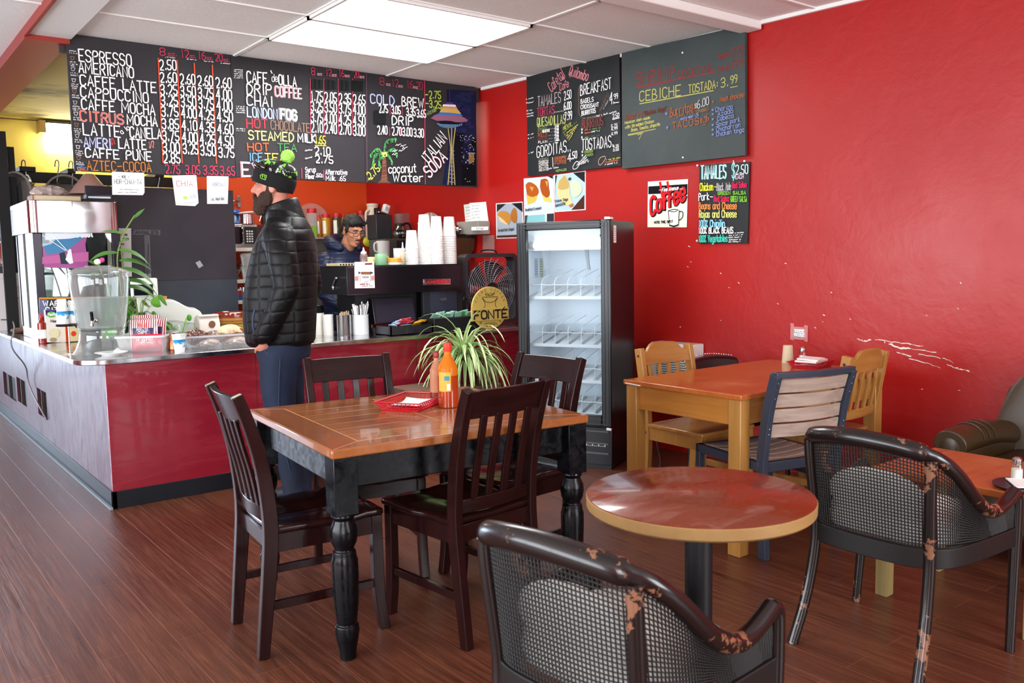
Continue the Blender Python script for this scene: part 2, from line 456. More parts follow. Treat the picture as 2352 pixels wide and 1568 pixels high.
# ceiling grid
g = G(); x0, y0 = 1.145, .268
for i in range(-4, 3):
    x = x0+1.208*i
    if x < 3.6: g.box(x-.012, x+.012, -7.5, .88, ZC-.008, ZC)
for j in range(0, 13): g.box(-4.5, wallx(y0-.6*j), y0-.6*j-.012, y0-.6*j+.012, ZC-.008, ZC)
struct('trim_1', g, M_grid)
struct('trim_2', along_wall(-7.5, .86, ZC-.022, ZC, 0, .022), M_grid)
# header over the counter run: white underside in the shop, bare red further in
struct('beam', G().box(-.13, .11, -7.5, .84, ZC-.04, ZC), [M_white], bevel=.004)
struct('beam', G().box(-.15, -.131, -7.5, .84, ZC-.055, ZC), M_redtrim)
struct('beam', G().box(-.15, .10, .84, 4.6, ZC-.07, ZC), M_redtrim)
struct('trim_3', G().box(.05, 3.26, .9, .93, 2.70, ZC+.01), mat('raw_edge', '#3a3330', .8))
# cable channel under the ceiling running to the red wall
p, q = onZ(1680, 60, ZC-.05), onZ(1420, 0, ZC-.05)
yc = p.y
struct('trim_4', G().box(-2, wallx(yc)-.01, yc-.07, yc+.07, ZC-.055, ZC), M_white, bevel=.006)

# ------------------------------------------------------------------ ceiling lights
M_diff = mat('lit_diffuser', '#ffffff', .6, emit='#fdfdff', estr=11.)
for j, nm in ((0, 'row nearer the menu boards'), (1, 'row nearer the tables')):
    y1 = .268-.6*j; y0_ = y1-.6
    t = thing('ceiling_light', 'square-edged white fluorescent ceiling panel, '+('one bordering the last tiles before the menu boards' if j == 0 else 'one farther from the menu boards'), 'light', ((1.145+2.353)/2, (y0_+y1)/2, ZC-.012), 0, 'ceiling light panels')
    fr = G(); a, b = .604, .30
    fr.box(-a, a, -b, -b+.018, -.012, .01); fr.box(-a, a, b-.018, b, -.012, .01); fr.box(-a, -a+.018, -b, b, -.012, .01); fr.box(a-.018, a, -b, b, -.012, .01)
    obj('frame', fr, M_grid, t); obj('diffuser', G().box(-a+.018, a-.018, -b+.018, b-.018, -.006, .01), M_diff, t)

# scuffs and chips on the red wall
g = G()
PLANE_N[onW] = WALL_N
Wp = lambda x, y: onW(x, y, .0015)
PLANE_N[Wp] = WALL_N
for pts, t_ in (([(1968,778),(1985,784),(2002,780)],4),([(2010,779),(2050,786),(2085,789),(2120,795)],3),([(2042,790),(2066,798),(2090,800)],6),([(2082,800),(2125,806),(2150,808)],2.5),([(2060,810),(2092,818)],5),([(2088,822),(2132,835),(2160,846)],2.5),([(2175,838),(2200,846),(2226,853)],3.5),([(2165,822),(2190,832)],2),([(2110,812),(2160,822)],2)):
    for k in range(len(pts)-1):
        a_, b_ = pts[k], pts[k+1]; P = [(a_[0]+(b_[0]-a_[0])*i/5, a_[1]+(b_[1]-a_[1])*i/5+rnd.uniform(-1.6, 1.6)) for i in range(6)]
        for i in range(5): line(g, Wp, [P[i], P[i+1]], t_*rnd.uniform(.2, .8))
for _ in range(26):
    x, y = rnd.uniform(1480, 2250), rnd.uniform(560, 900); line(g, Wp, [(x, y), (x+rnd.uniform(1, 4), y+rnd.uniform(-1, 3))], rnd.uniform(.8, 2))
obj('paint_scuff', g, mat('bare_plaster', '#e6dccf', .8), bpy.data.objects['wall_right'])

# ================================================================== chalkboards
def board_mat(name, c, c2):
    q = mat(name, c, .55, spec=.35); t = NT(q)
    n = t.noise(t.coord(), 1.7, 5, .65, .4); t.set('Base Color', t.ramp(n, [(.35, c), (.75, c2)])); return q
M_board = board_mat('chalkboard_black', '#252326', '#302d31')
M_board2 = board_mat('chalkboard_dusty', '#343c3b', '#434b4a')
M_board3 = board_mat('chalkboard_dark', '#1d2022', '#262a2b')
CH = {}
def chalk(c):
    if c not in CH: CH[c] = mat('chalk_'+c.lstrip('#'), c, .9, spec=.1)
    return CH[c]
WH = '#f2efec'; PK = '#c4405c'; YL = '#d8d263'; RD = '#d8443c'; OR = '#cf6a30'; GN = '#63a846'; BL = '#8fa6d8'; BR = '#7d5c48'; CYN = '#9fe0e0'; GY = '#a9a9ab'
class Letters:
    """chalk writing of one board, one mesh per chalk colour"""
    def __init__(s, plane): s.p = plane; s.g = {}
    def at(s, c): return s.g.setdefault(c, G())
    def w(s, txt, a, b, h, c=WH, t=2.2, **k): write(s.at(c), txt, s.p, a, b, h, t, **k)
    def l(s, pts, c=WH, t=2.): line(s.at(c), s.p, pts, t)
    def poly(s, pts, c, n=0): s.at(c).quad(*[s.p(*p) for p in pts])
    def sc(s, a, b, h, c=WH, t=.8): scribble(s.at(c), s.p, a, b, h, t)
    def done(s, board, name='chalk_lettering'):
        n = PLANE_N[s.p]; order = [c for c in s.g if c != WH]+[c for c in s.g if c == WH]
        for i, c in enumerate(order):
            s.g[c].v = [tuple(V(p)+n*(.0009*i)) for p in s.g[c].v]; obj(name, s.g[c], chalk(c), board)
YB = .86
Pm = lambda x, y: onY(x, y, YB-.0012)
PLANE_N[Pm] = V((0, -1, 0))
def flat_board(xa, xb, z0, z1, label, mat_=M_board, depth=.02):
    o = obj('menu_board', G().box(xa, xb, YB, YB+depth, z0, z1), mat_, bevel=.002)
    return props(o, label, 'chalkboard', 'menu boards over the counter')
b1 = flat_board(.083, 1.113, 1.968, 2.809, 'black chalkboard menu listing espresso, americano and latte prices over the pastry case')
b2 = flat_board(1.115, 2.134, 1.974, 2.809, 'black chalkboard menu listing drip coffee and chai, behind the man in the knit hat')
b3 = flat_board(2.136, 3.198, 1.978, 2.809, 'black chalkboard with cold brew prices, a palm tree and a tower painted at night')

L = Letters(Pm)
for s_, a, b, h in (('ESPRESSO',(181,141),(301,153),27),('AMERICANO',(181,167),(306,180),25),('CAFFE LATTE',(184,196),(358,213.5),24),('CAPPUCCINO',(185,223),(340,237),24),('CAFFE MOCHA',(187,251),(355,265),24),('LATTE',(191,310),(275,315.5),26),('CANELA',(298,316),(370,320),24),('CAFFE PUNE',(196,361),(347,370),21)):
    L.w(s_, a, b, h, t=3)
L.l([(313,344),(314,347)], t=3); L.l([(320,345),(321,348)], t=3)
L.w('CITRUS', (185,277), (284,286), 23, '#e8a39a', 4); L.w('CITRUS', (185,277), (284,286), 23, RD, 1.4); L.w('MOCHA', (292,286), (360,291), 22, t=3)
L.w('a la', (279,309), (298,297), 11, t=1.6)
L.w('AMERI', (193.5,337), (254,341), 22, '#b9c0e6', 3); L.w('1/2', (256,333), (265,330), 13, RD, 1.6); L.w('LATTE', (272,340), (335,344), 22, t=3); L.w('1/2', (342,341), (353,338), 15, '#e58a80', 1.6)
L.w('AZTEC-COCOA', (200.5,390.5), (347,395), 22, '#c47a3a', 2.4)
for x, y, s_, z in ((367,127,'8',392),(416,131.5,'12',430),(455,136,'16',470),(493.5,140.5,'20',513)):
    L.w(s_, (x,y), (x+(12 if s_=='8' else 17),y+1), 17, PK, 2); L.w('oz.', (x+(19 if s_=='8' else 20),y+1), (x+(38 if s_=='8' else 33),y+2), 8, PK, 1.6); L.sc((x+12,y+6),(x+34,y+8),3)
for a, b in (((363,134),(374,373)),((406,139),(418,374)),((445.5,145.5),(456,375)),((487,150),(496.5,375))): L.l([a, b], '#d8553c', 3)
rows = [(161,('2.50',)),(190,('2.60','2.60','2.60','2.60')),(217.5,('3.25','3.50','3.75','4.00')),(242,('3.25','3.50','3.75','4.00')),(267.5,('3.75','4.00','4.25','4.50')),(296,('3.85','4.10','4.35','4.60')),(323.5,('3.75','4.00','4.25','4.50')),(349.5,('3.00','3.25','3.50','3.75')),(374,('2.85',))]
for i, (y, pr) in enumerate(rows):
    for k, s_ in enumerate(pr):
        x = (366,412,452.5,494)[k]+i*1.1; L.w(s_, (x, y+(0,3.5,7.5,12)[k]), (x+(38,34,34,35)[k], y+(1,4.5,8.5,13)[k]), 23, t=2.8)
for x, s_ in ((380,'2.75'),(426,'3.05'),(467,'3.35'),(506,'3.65')): L.w(s_, (x, 398+(x-380)*.03), (x+33, 399+(x-380)*.03), 20, PK, 2.2)
for i in range(11):
    y = 118+i*25.5; x = 158+i*1.6; L.sc((x, y), (x+16, y+2), 3.4); L.sc((x, y+5), (x+18, y+7), 3.4)
    if i % 2: L.sc((x+2, y+9), (x+14, y+11), 3.4)
    L.l([(x+3,y+12),(x+5,y+19),(x+10,y+19.5),(x+12,y+13),(x+3,y+12)], ('#8a6a58', GY, '#c8c2bc')[i % 3], 1.4)
for i in range(7): L.l([(176+i*2.6,384-4*math.sin(i)),(184+i*2.2,384-3*math.sin(i))], '#4f6f9a', 2)
L.poly([(176,392),(186,385),(200,392.5)], '#a8552c')
L.done(b1)

L = Letters(Pm)
L.w('CAFE', (566,190), (612,193), 25, t=3); L.l([(620,163),(623,169)], t=2.6); L.w('de', (623,188), (636,188), 16, t=1.6); L.w('OLLA', (639,195), (679,200), 23, t=3)
L.w('DRIP', (566,217), (622,219), 24, t=3); L.w('COFFEE', (632,221), (692,227), 23, '#eba9b0', 4); L.w('COFFEE', (632,221), (692,227), 23, WH, 1.8)
L.w('CHAI', (566,242), (624,246), 23, t=3); L.w('LONDON', (568.5,268), (637,274), 23, '#b5c6ee', 3)
L.w('FOG', (644,273), (680,277), 22, '#a9a7aa', 8); L.w('FOG', (644,273), (680,277), 22, WH, 4)
L.w('HOT', (567,293), (614,294.5), 20, '#d9434c', 3); L.w('CHOCOLATE', (622,297), (711,304.5), 21, '#8d7160', 2.4)
L.w('STEAMED', (571,320), (674,325), 20, '#d6d98a', 3); L.w('MILK', (683,326), (723,328), 19, t=3); L.w('1.65', (724,330), (747,331.5), 19, '#dcd24c', 2.4); L.l([(723,334),(748,334.5)], '#dcd24c', 2)
L.w('HOT', (568.5,347), (617,347), 18, '#dd6640', 3); L.w('TEA', (637,347), (680,348), 17, '#4d8c5a', 2.6)
L.w('ICE', (572,370), (602,370), 18, '#6f9fd8', 2.6); L.w('TEA', (608,370), (655,371), 17, '#d6c94c', 2.6)
L.w('EXTRA', (556,404), (668,407), 30, '#eba9b0', 5); L.w('EXTRA', (556,404), (668,407), 30, WH, 2.6)
L.w('2.10', (721.5,354.5), (757,356), 17, t=2.6); L.w('2.75', (723,373.5), (763,376), 17, t=2.6)
L.sc((699,348), (719,346), 4, t=1.2); L.sc((699,366), (715,363), 4, t=1.2)
for x, y, s_ in ((714,172,'8'),(747.5,174.5,'12'),(777.5,176,'16'),(811,178.5,'20')):
    L.w(s_, (x,y), (x+(8 if s_=='8' else 12),y+1), 16, PK, 1.8); L.w('oz', (x+14,y+1), (x+24,y+1.5), 6, '#e09aa6', 1.6)
for x in (711.5, 742.5, 775.5, 808.5): L.l([(x,181),(x+.5,309)], PK, 1.6)
for i in range(4):
    for k in range(5): L.poly([(714+i*31+k*5,182+k*.6+i),(719+i*31+k*5,182+k*.6+i),(719+i*31+k*5,203+i*2+rnd.uniform(0,4)),(714+i*31+k*5,203+i*2)], ('#262b2a','#1d201f')[k % 2 if i < 3 else 1])
rows = [(232,('1.75','2.05','2.35','2.65')),(255.5,('3.25','3.50','3.75','4.00')),(280.5,('3.75','4.00','4.25','4.50')),(303.5,('2.10','2.40','2.70','3.00'))]
for y, pr in rows:
    for k, s_ in enumerate(pr):
        x = (713,744.5,777.5,810)[k]; L.w(s_, (x, y+k*2.6), (x+27, y+k*2.6+1.2), 22, t=2.5)
L.w('Syrup', (700,396.5), (723,395.5), 12, t=1.6); L.w('Flavor', (701,410.5), (721,410.5), 10, t=1.6); L.w('.50', (723,407), (736,407), 8, t=1.6); L.w('c', (735.5,407), (740,407), 8, t=1.4)
L.w('Alternative', (746,400.5), (795.5,401.5), 11, t=1.6); L.w('Milk .65', (747,414.5), (792,415.5), 11, t=1.6)
L.l([(691.5,386),(692,409)], PK, 2); L.l([(742,391),(742.5,412)], PK, 2)
for x, y, n_ in ((536,162,5),(541,246,4),(541,297,2)):
    for k in range(n_): L.sc((x, y+k*4.6), (x+20, y+k*4.6+1), 3)
L.done(b2)

L = Letters(Pm)
# painted night scene
def curve(pts, k=2): return [(p.x, p.y) for p in smoothline([V((a, b, 0)) for a, b in pts], k)]
L.poly(curve([(1026,205),(1060,207),(1094,209)], 0)+[(1093,427),(1016,424)]+curve([(1020,395),(1029,350),(1030,310),(1026,260)]), '#1c1c38')
for _ in range(60):
    x, y = rnd.uniform(1032, 1078), rnd.uniform(214, 300); L.l([(x,y),(x+rnd.uniform(3,12),y+rnd.uniform(-2,2))], rnd.choice(['#23264a','#2a2148','#1a2247']), rnd.uniform(4, 10))
Lb = Letters(lambda x, y: onY(x, y, YB-.0020)); PLANE_N[Lb.p] = V((0,-1,0))
for x0_, x1_, y0_, c in ((1040,1066,305,'#0e0e16'),(1092-30,1093,330,'#14142c'),(1083,1093,318,'#0c0c12'),(1024,1050,380,'#1a2344'),(1052,1093,378,'#0b0b10'),(1036,1060,340,'#10101a')):
    Lb.poly([(x0_,y0_),(x1_,y0_+1),(x1_,426),(x0_,425)], c)
Lc = Letters(lambda x, y: onY(x, y, YB-.0028)); PLANE_N[Lc.p] = V((0,-1,0))
for _ in range(110):
    x, y = rnd.uniform(1048, 1090), rnd.uniform(308, 422); Lc.l([(x,y),(x+1.4,y)], rnd.choice(['#c9c7d8','#8a94c8','#d6c88a','#6c78b4']), 1.3)
for k in range(5): Lc.l([(1077+k*2.6,352),(1077+k*2.6,376-k)], '#b08a4a', 1.6)
Lc.l([(1076,351),(1090,352)], '#8d86c8', 2)
# tower
for P in ([(1028,292),(1034,335),(1035,350),(1031,390),(1028,424)], [(1045,292),(1040,335),(1039.5,350),(1042,390),(1044,424)], [(1036.5,292),(1037,424)]): Lc.l(curve(P, 2), '#b0a064', 2.6)
for k in range(9): Lc.l([(1033-abs(k-3)*.6,345+k*9),(1041+abs(k-3)*.6,347+k*9)], '#8f8f9a', 1.2)
Lc.poly(curve([(1001,283),(1010,292),(1032,296),(1052,291),(1062,284)],1), '#4a6c8c')
Lc.poly([(1004,276),(1060,277),(1055,286),(1010,285)], '#15151e')
Lc.poly(curve([(988,272),(1000,262),(1030,258),(1062,268),(1077,279),(1050,282),(1030,277),(1003,278)],1), '#8d5a72')
Lc.poly([(1002,264),(1012,255),(1050,256),(1062,267),(1031,265)], '#3f6ea8')
Lc.poly([(1008,258),(1014,246),(1046,247),(1058,262),(1030,259)], '#c7a05a')
Lc.poly([(1013,248),(1016,242),(1044,243),(1049,250)], '#b98a62'); Lc.poly([(1014,244),(1016,240),(1044,241),(1046,246)], '#e6dcd0')
Lc.poly([(1018,240),(1025,235),(1036,235.5),(1042,241)], '#4a3a86'); Lc.l([(1031,236),(1030,205)], '#3a3a66', 1.5)
for k in range(12): Lc.l([(1004+k*5,288-abs(k-6)*.6),(1006+k*4.6,294-abs(k-6))], '#8ba2b0', 1)
Lb.done(b3, 'painted_mural'); Lc.done(b3, 'painted_mural')
for x, y, s_ in ((872,195,'8'),(900,199,'12'),(934.5,201.5,'16'),(956,205,'20')):
    L.w(s_, (x,y), (x+(10 if s_=='8' else 14),y+1), 17, '#a33a4e', 1.8)
    if s_ != '20': L.w('oz', (x+15,y+1), (x+24,y+2), 6, '#c9a0a8', 1.4)
L.w('COLD', (850.5,237), (905,242), 21, '#b9c2e6', 2.8); L.w('BREW', (920.5,243.5), (971,248.5), 21, t=2.8)
for x, y, s_ in ((868,259,'2.75'),(897,262,'3.05'),(931,266,'3.35'),(955,270,'3.65')): L.w(s_, (x,y), (x+20,y+1), 18, t=2.4)
for x in (895, 923, 953): L.l([(x,245),(x,264)], PK, 1.5)
L.w('DRIP', (898,287), (946,289), 20, t=2.8)
for x, y, s_ in ((864.5,308.5,'2.40'),(897.5,311,'2.70'),(922,312.5,'3.00'),(948,315,'3.30')): L.w(s_, (x,y), (x+22,y+1), 19, t=2.4)
for x in (894, 919, 945): L.l([(x,293),(x,312)], PK, 1.5)
L.l([(974,178),(976,423)], PK, 2); L.l([(840.5,170),(842,419)], '#6e5560', 1.5)
L.w('-2.75', (976,226), (1011,227), 17, '#b5c748', 2.4); L.w('-3.25', (977,246), (1012,250), 17, '#b5c748', 2.4); L.w('w/cream', (981,266), (1001,255), 10, '#7f9c58', 1.3)
ctr = (880,356)
for tip, bend in (((908,318),(882,322)),((848,357),(866,336)),((854,380),(858,350)),((872,381),(868,362)),((900,372),(890,352)),((911,356),(904,336))):
    P = curve([ctr, bend, tip], 3)
    L.l(P, '#3f7d4a', 2.4)
    for k in range(1, len(P)-1):
        x, y = P[k]; L.l([(x,y),(x+rnd.uniform(-3,3),y+rnd.uniform(4,9))], rnd.choice(['#4f9a58','#5fae64','#3a7846']), 1.8)
for k in range(26): L.l([(877-k*.15,366+k*2.1),(884+k*.15,364+k*2.1)], rnd.choice(['#6d4636','#8a5a48']), 1.6)
for k in range(10): L.l([(866+k*3.2,421),(878+(k-5)*.8,412)], '#7a5040', 1.2)
for dx, dy in ((-3,-1),(3,-2),(0,4),(4,3)): L.poly([(880+dx+3.6*math.cos(a_*PI/4),354+dy+3.6*math.sin(a_*PI/4)) for a_ in range(8)], '#c6cf72')
for x, y in ((906,333),(917,335),(921,340),(898,347),(913,346),(898,354)): L.l([(x,y+2),(x+3,y-1),(x+5,y+2),(x+8,y-1),(x+12,y-2)], WH, 1.2)
L.w('2.75', (850,413), (871,391), 18, '#c9d65a', 2.2); L.w('+', (846,417), (851,412), 9, '#c9d65a', 1.6)
L.w('coconut', (890,398), (952,395.5), 19, t=2.4); L.w('Water', (900,417), (971,418), 19, t=2.6)
L.w('ITALIAN', (981,378), (1024,320), 26, t=2.6); L.w('SODA', (984,409), (1025,366), 27, '#e3a2b2', 4); L.w('SODA', (984,409), (1025,366), 27, WH, 2)
for k in range(6): L.l([(858,256+k*5),(882,256+k*5.2)], '#1f2022', 5)
L.done(b3)

# ---- boards on the red wall
def wall_panel(name, quad, d0, d1, mat_, label, cat, bev=.002, group=None):
    P = [onW(x, y, d1) for x, y in quad]; g_ = G(); Q = [p-WALL_N*(d1-d0) for p in P]
    g_.add(P+Q, [(0,1,2,3),(7,6,5,4),(0,4,5,1),(1,5,6,2),(2,6,7,3),(3,7,4,0)])
    return props(obj(name, g_, mat_, bevel=bev), label, cat, group)
def wplane(off):
    fn = lambda x, y: onW(x, y, off); PLANE_N[fn] = WALL_N; return fn
b4 = wall_panel('menu_board', [(1209,177),(1422,117),(1427,381),(1212,404)], .003, .03, M_board3, 'dark chalkboard on the red wall headed tamales, tortas, breakfast, in small crowded writing', 'chalkboard', group='food boards on the red wall')
L = Letters(wplane(.0315))
L.w('Cafetal', (1267,212), (1298,176), 26, '#d6868e', 1.80); L.w('Quilombo', (1306,172), (1348,186), 22, '#d6868e', 2.2, slant=.4); L.w('Cafe', (1286,209), (1306,199), 17, '#d6868e', 1.64); L.w('&', (1291,184), (1298,181), 9, '#d6868e', 1.31)
L.w('TAMALES', (1235.5,245), (1288,234.5), 23, '#c9b8b6', 1.56); L.w('2.50', (1300.5,231.5), (1317,226.5), 20, t=1.76)
L.w('TORTAS', (1234.5,268), (1273.5,261), 19, '#b5405a', 1.80); L.w('6.00', (1300.5,253.5), (1317,250.5), 17, t=1.92)
for k in range(7): L.w('.', (1278+k*3.2,259-k*.5), (1279+k*3.2,259-k*.5), 8, WH, 1.2)
L.w('QUESADILLAS', (1234.5,291), (1299,283), 20, '#bcc573', 1.72); L.w('7.99', (1302,278), (1318.5,274.5), 19, t=1.76)
for i, (c, s_) in enumerate((('#63804a','CHICKEN'),('#a8543c','CARNE'),('#8e5a40','POLLO'),('#7c4636','HAM'),('#cfcac4','PLAIN'))):
    y = 300+i*7.4; L.w(s_, (1236.5+i*.4,y), (1257+i*.4,y-2.2), 5.4, c, 1.2); L.sc((1260,y-2.5),(1276,y-4),2.5,'#8a8682',.7); L.w(('2.99','2.99','2.99','2.99','1.50')[i], (1279,y-5), (1288,y-6), 6, WH, 1.2)
L.w('QUESO', (1251,304.5), (1267,302.5), 5.4, WH, 1.2); L.l([(1281,323.5),(1290,322)], WH, 1.4)
L.w('NEW!!', (1295.5,299), (1313,289), 8, '#c9c24e', 1.15)
for k, c in enumerate(('#6f9a4a','#c9c24e','#c9c24e','#d6d07c','#c9c24e')): L.sc((1295+k*3.4,307+k*4),(1330-abs(k-1)*4,282+k*6.5),4.5,c,1)
L.w('GORDITAS', (1238,362.5), (1306,349), 25, t=1.84); L.w('..', (1308,349), (1315,347.5), 22, t=1.60)
L.w('4', (1309,372), (1316,370), 18, t=1.84); L.w('.50', (1317,366.5), (1330,363), 16, t=1.84)
for i, (c, s_) in enumerate((('#6f7a66','CHICKEN'),('#c9c4be','CHORIZO'),('#c9c4be','CHEESE'),('#c9c4be','RAJAS'),('#c9c4be','BEANS'))):
    y = 369+i*6; L.w(s_, (1240+i*.3,y), (1262,y-2), 5, c, 1.1)
for i, s_ in enumerate(('CHICHARRON','PICADILLO','PAPAS')): L.w(s_, (1277,366+i*6.4), (1303,362.5+i*6.4), 5, '#b5603c', 0.98)
L.l([(1274,362),(1275,383)], WH, 1.4); L.sc((1264,390),(1288,386),4,WH,1); L.w('NOPALES', (1280,395), (1304,391.5), 4.6, '#8fae58', 0.90)
L.w('BREAKFAST', (1338,220), (1408.5,204.5), 24, t=1.92); L.w('BAGELS', (1339,239), (1368,233.5), 10, t=1.44); L.w('CROISSANT', (1339,251.5), (1380,245), 9, t=1.44); L.w('BURRITOS', (1341,266), (1373,259), 10, t=1.44)
L.l(curve([(1335,198),(1331,206),(1333,238),(1332,262),(1339,270)]), '#8d6a50', 1.23)
L.w('4.', (1406,240), (1415,238), 26, t=1.76); L.w('99', (1415,229), (1424,227), 12, t=1.44); L.l([(1416,237),(1426,235.5)], WH, 1.6)
for k in range(3): L.sc((1381+k*4,256-k*2),(1400+k*3,216+k*3),5,('#9a4a30','#55606a','#c9c4be')[k],1)
L.sc((1342,274),(1372,270),4,'#6f8a58',1); L.sc((1374,269),(1424,258),4,WH,1); L.w('2.50', (1412,273), (1427,269.5), 10, t=1.28); L.l([(1412,275),(1428,271.5)], WH, 1.4)
L.w('BURRITOS', (1341,296.5), (1388.5,288), 21, '#80403a', 1.80)
for i, y in enumerate((301, 308, 319)): L.w('*', (1340,y), (1343,y), 6, WH, 1.2); L.sc((1347,y),(1360,y-2),4,('#c96a34','#c96a34','#8a9a4a')[i],1.2); L.sc((1363,y-3),(1382,y-6),4,('#6f9a4a',WH,'#55604a')[i],1); L.w(('5.75','4.99','4.99')[i], (1409,y-7), (1423,y-10), 7, t=0.96)
L.w('TOSTADAS.', (1341.5,346), (1413,337), 25, t=1.84)
for i, y in enumerate((352, 360)): L.w('*', (1341,y), (1344,y), 6, WH, 1.2); L.w(('CHICKEN','VEGGIES')[i], (1347,y), (1366,y-3), 5, ('#8a9a4a','#6f8a58')[i], 1.2); L.w(('4.25','3.50')[i], (1413,y-12), (1426,y-14), 6, t=0.96)
for k in range(4): L.sc((1330+k*5,382-k*1.5),(1350+k*2.5,360+k*4),4.5,WH,1)
L.l(curve([(1325,375),(1320,384),(1322,390),(1332,386),(1336,374),(1330,370),(1325,375)]), WH, 1.3)
L.l(curve([(1384,362),(1378,370),(1381,381),(1388,376),(1396,364),(1394,358),(1384,362)]), '#d6a8a0', 1.15)
for k in range(3): L.sc((1394,369+k*5.5),(1426,364+k*5.5),4,('#c9c24e','#c96a34',WH)[k],1.1)
for y in (228, 237, 255, 262, 268, 310, 318, 352): L.sc((1213+(y-228)*.05,y+2),(1230,y-1),3.4,WH,.9)
L.done(b4)

b5 = wall_panel('menu_board', [(1427.5,122),(1711,57),(1712,357),(1428.5,388)], .018, .045, M_board2, 'large dusty grey-green chalkboard advertising shrimp cocktail on the red wall', 'chalkboard', group='food boards on the red wall')
L = Letters(wplane(.0465)); CRED = '#8e3a36'; CYE = '#b9b665'; CBL = '#7c8cc0'; COR = '#a8603e'
L.w('SHRIMP', (1461,194), (1550.5,181), 28, CRED, 2.3); L.w('COCKTAIL', (1557,180), (1639.5,163), 16, CRED, 2); L.l([(1462,199.5),(1641,166)], CRED, 2); L.l([(1463,202),(1540,188)], CRED, 1.6)
L.w('Small:', (1649.5,136.5), (1677.5,130), 13, CRED, 1.6); L.w('7.', (1683,130), (1692,127.5), 20, CRED, 1.8); L.w('99', (1693,121), (1706,117), 13, CRED, 1.6); L.l([(1694,127),(1706,124.5)], CRED, 1.4)
L.w('Large', (1649.5,164), (1676,158), 12, CRED, 1.5); L.w('13', (1680,158.5), (1693,155), 20, CRED, 1.9); L.w('99', (1698,145), (1707,143), 9, CRED, 1.5); L.l([(1699,149),(1707,147.5)], CRED, 1.4)
L.w('CEBICHE', (1469.5,233), (1563.5,219), 23, CYE, 2.3); L.w('TOSTADA:', (1582,214.5), (1648,201.5), 19, CYE, 2.1); L.l([(1469.5,238.5),(1638.5,208)], CYE, 2); L.w('3.', (1656,201.5), (1672,198), 21, CYE, 2); L.w('99', (1678,193), (1693,189), 18, CYE, 2); L.l([(1678,201),(1694,198)], CYE, 1.6)
L.w('What is', (1436,275.5), (1474,267), 11, '#8e4a30', 1.7); L.w('"Chicken tinga"', (1478,266), (1531,253.5), 10, '#6e3a30', 1.5)
L.w('Mexican dish made', (1435,285), (1493,272.5), 6, CYE, 1.2); L.w('with: Shredded Chicken', (1436,296), (1502,281), 6.5, CYE, 1.2); L.w('Onion, Tomato, chipotle', (1450,302.5), (1516,288), 7, CYE, 1.2)
L.l([(1443,309),(1506,296)], CYE, 1.5); L.l([(1443,311),(1478,304.5)], CYE, 1.4); L.l([(1468,320),(1474,307),(1465,310)], CYE, 1.4)
L.w('Burritos:', (1540,268.5), (1596,253), 20, COR, 2.1); L.w('$', (1597,248), (1602,247), 9, '#b9b0a6', 1.3); L.w('6.00', (1603,249.5), (1629,240), 18, '#b9b8b4', 2); L.l([(1603,254),(1624,249)], CYE, 1.5); L.l([(1605,257),(1622,253)], CYE, 1.3)
L.w('(bean, rice, cheese)', (1555,270), (1628,254), 8, '#86604a', 1.3); L.w('extra meat 1.25', (1565,276), (1606,266), 6, CBL, 1.2)
L.w('TACOS', (1545,297), (1606,285), 15, COR, 2); L.w('$', (1609,283), (1613,282), 9, COR, 1.4); L.w('1.25', (1616,284), (1630,275), 13, COR, 1.7); L.l([(1615,287),(1622,285.5)], COR, 1.5)
L.w('*', (1636,238), (1641,237), 8, COR, 1.5); L.w('Meat choices:', (1655,234), (1711,222), 11, COR, 1.5)
for s_, a, b in (('Chorizo',(1645,257),(1684,249.5)),('Azada',(1650.5,267),(1685,259)),('Cabeza',(1649.5,278.5),(1686,270)),('Spice pork',(1647,291.5),(1701.5,278.5)),('Chicharron',(1647,302.5),(1701.5,291.5)),('Chicken tinga',(1647,313.5),(1710,302.5))):
    L.w(s_, a, b, 10, CBL, 1.5); L.w('*', (1636,a[1]-1), (1641,a[1]-2), 6, CBL, 1.3)
L.w('*', (1529,266), (1535,265), 9, CBL, 1.4); L.w('*', (1531,298), (1537,297), 9, CBL, 1.4)
L.done(b5)
for x, y in ((1567.5,121),(1568.5,361.5)):
    p = onW(x, y, .047); obj('screw', G().ell(p, (.007,)*3, 8, 6), M_white, b5)
b6 = wall_panel('menu_board', [(1606,379),(1722,371),(1717,559),(1605,559)], .004, .016, M_board3, 'small black tamales chalkboard with bright neon lettering, beside the tin coffee sign', 'chalkboard', group='food boards on the red wall')
L = Letters(wplane(.0175))
L.w('TAMALES', (1611,411), (1668,409), 30, CYN, 3); L.w('TAMALES', (1611,411), (1668,409), 30, WH, 1.2); L.w('$', (1681,409), (1688,409), 34, CYN, 2); L.w('2.50', (1690,400), (1718,399), 21, '#c9e6e6', 2.2); L.w('EACH', (1689.5,411), (1708,409.5), 9, '#d9b8c8', 1.6)
L.w('Chicken', (1608.5,438), (1638,437), 17, '#d6d93c', 2.2); L.w('-', (1641,437), (1646,437), 16, '#d6d93c', 1.8); L.w('Black Mole', (1647,438), (1679.5,436), 17, GY, 1.8); L.w('Red Salsa', (1683,432), (1715,430), 13, '#d62a55', 1.9)
L.w('GREEN SALSA', (1650,447), (1714,446), 7, '#7fc440', 1.6); L.w('Pork', (1607,461), (1631,459), 17, WH, 2); L.w('-', (1633,459), (1639,459), 14, WH, 1.8); L.w('Red Salsa', (1641,463), (1675,462), 13, '#d62a55', 1.8); L.w('GREEN SALSA', (1679.5,463), (1716.5,463), 12, '#7fc440', 1.7)
L.w('Beans and Cheese', (1607,480), (1693,480), 15, '#e08a4a', 2.1); L.w('Rajas and Cheese', (1607.5,499.5), (1693,499), 16, '#d9d878', 2.1)
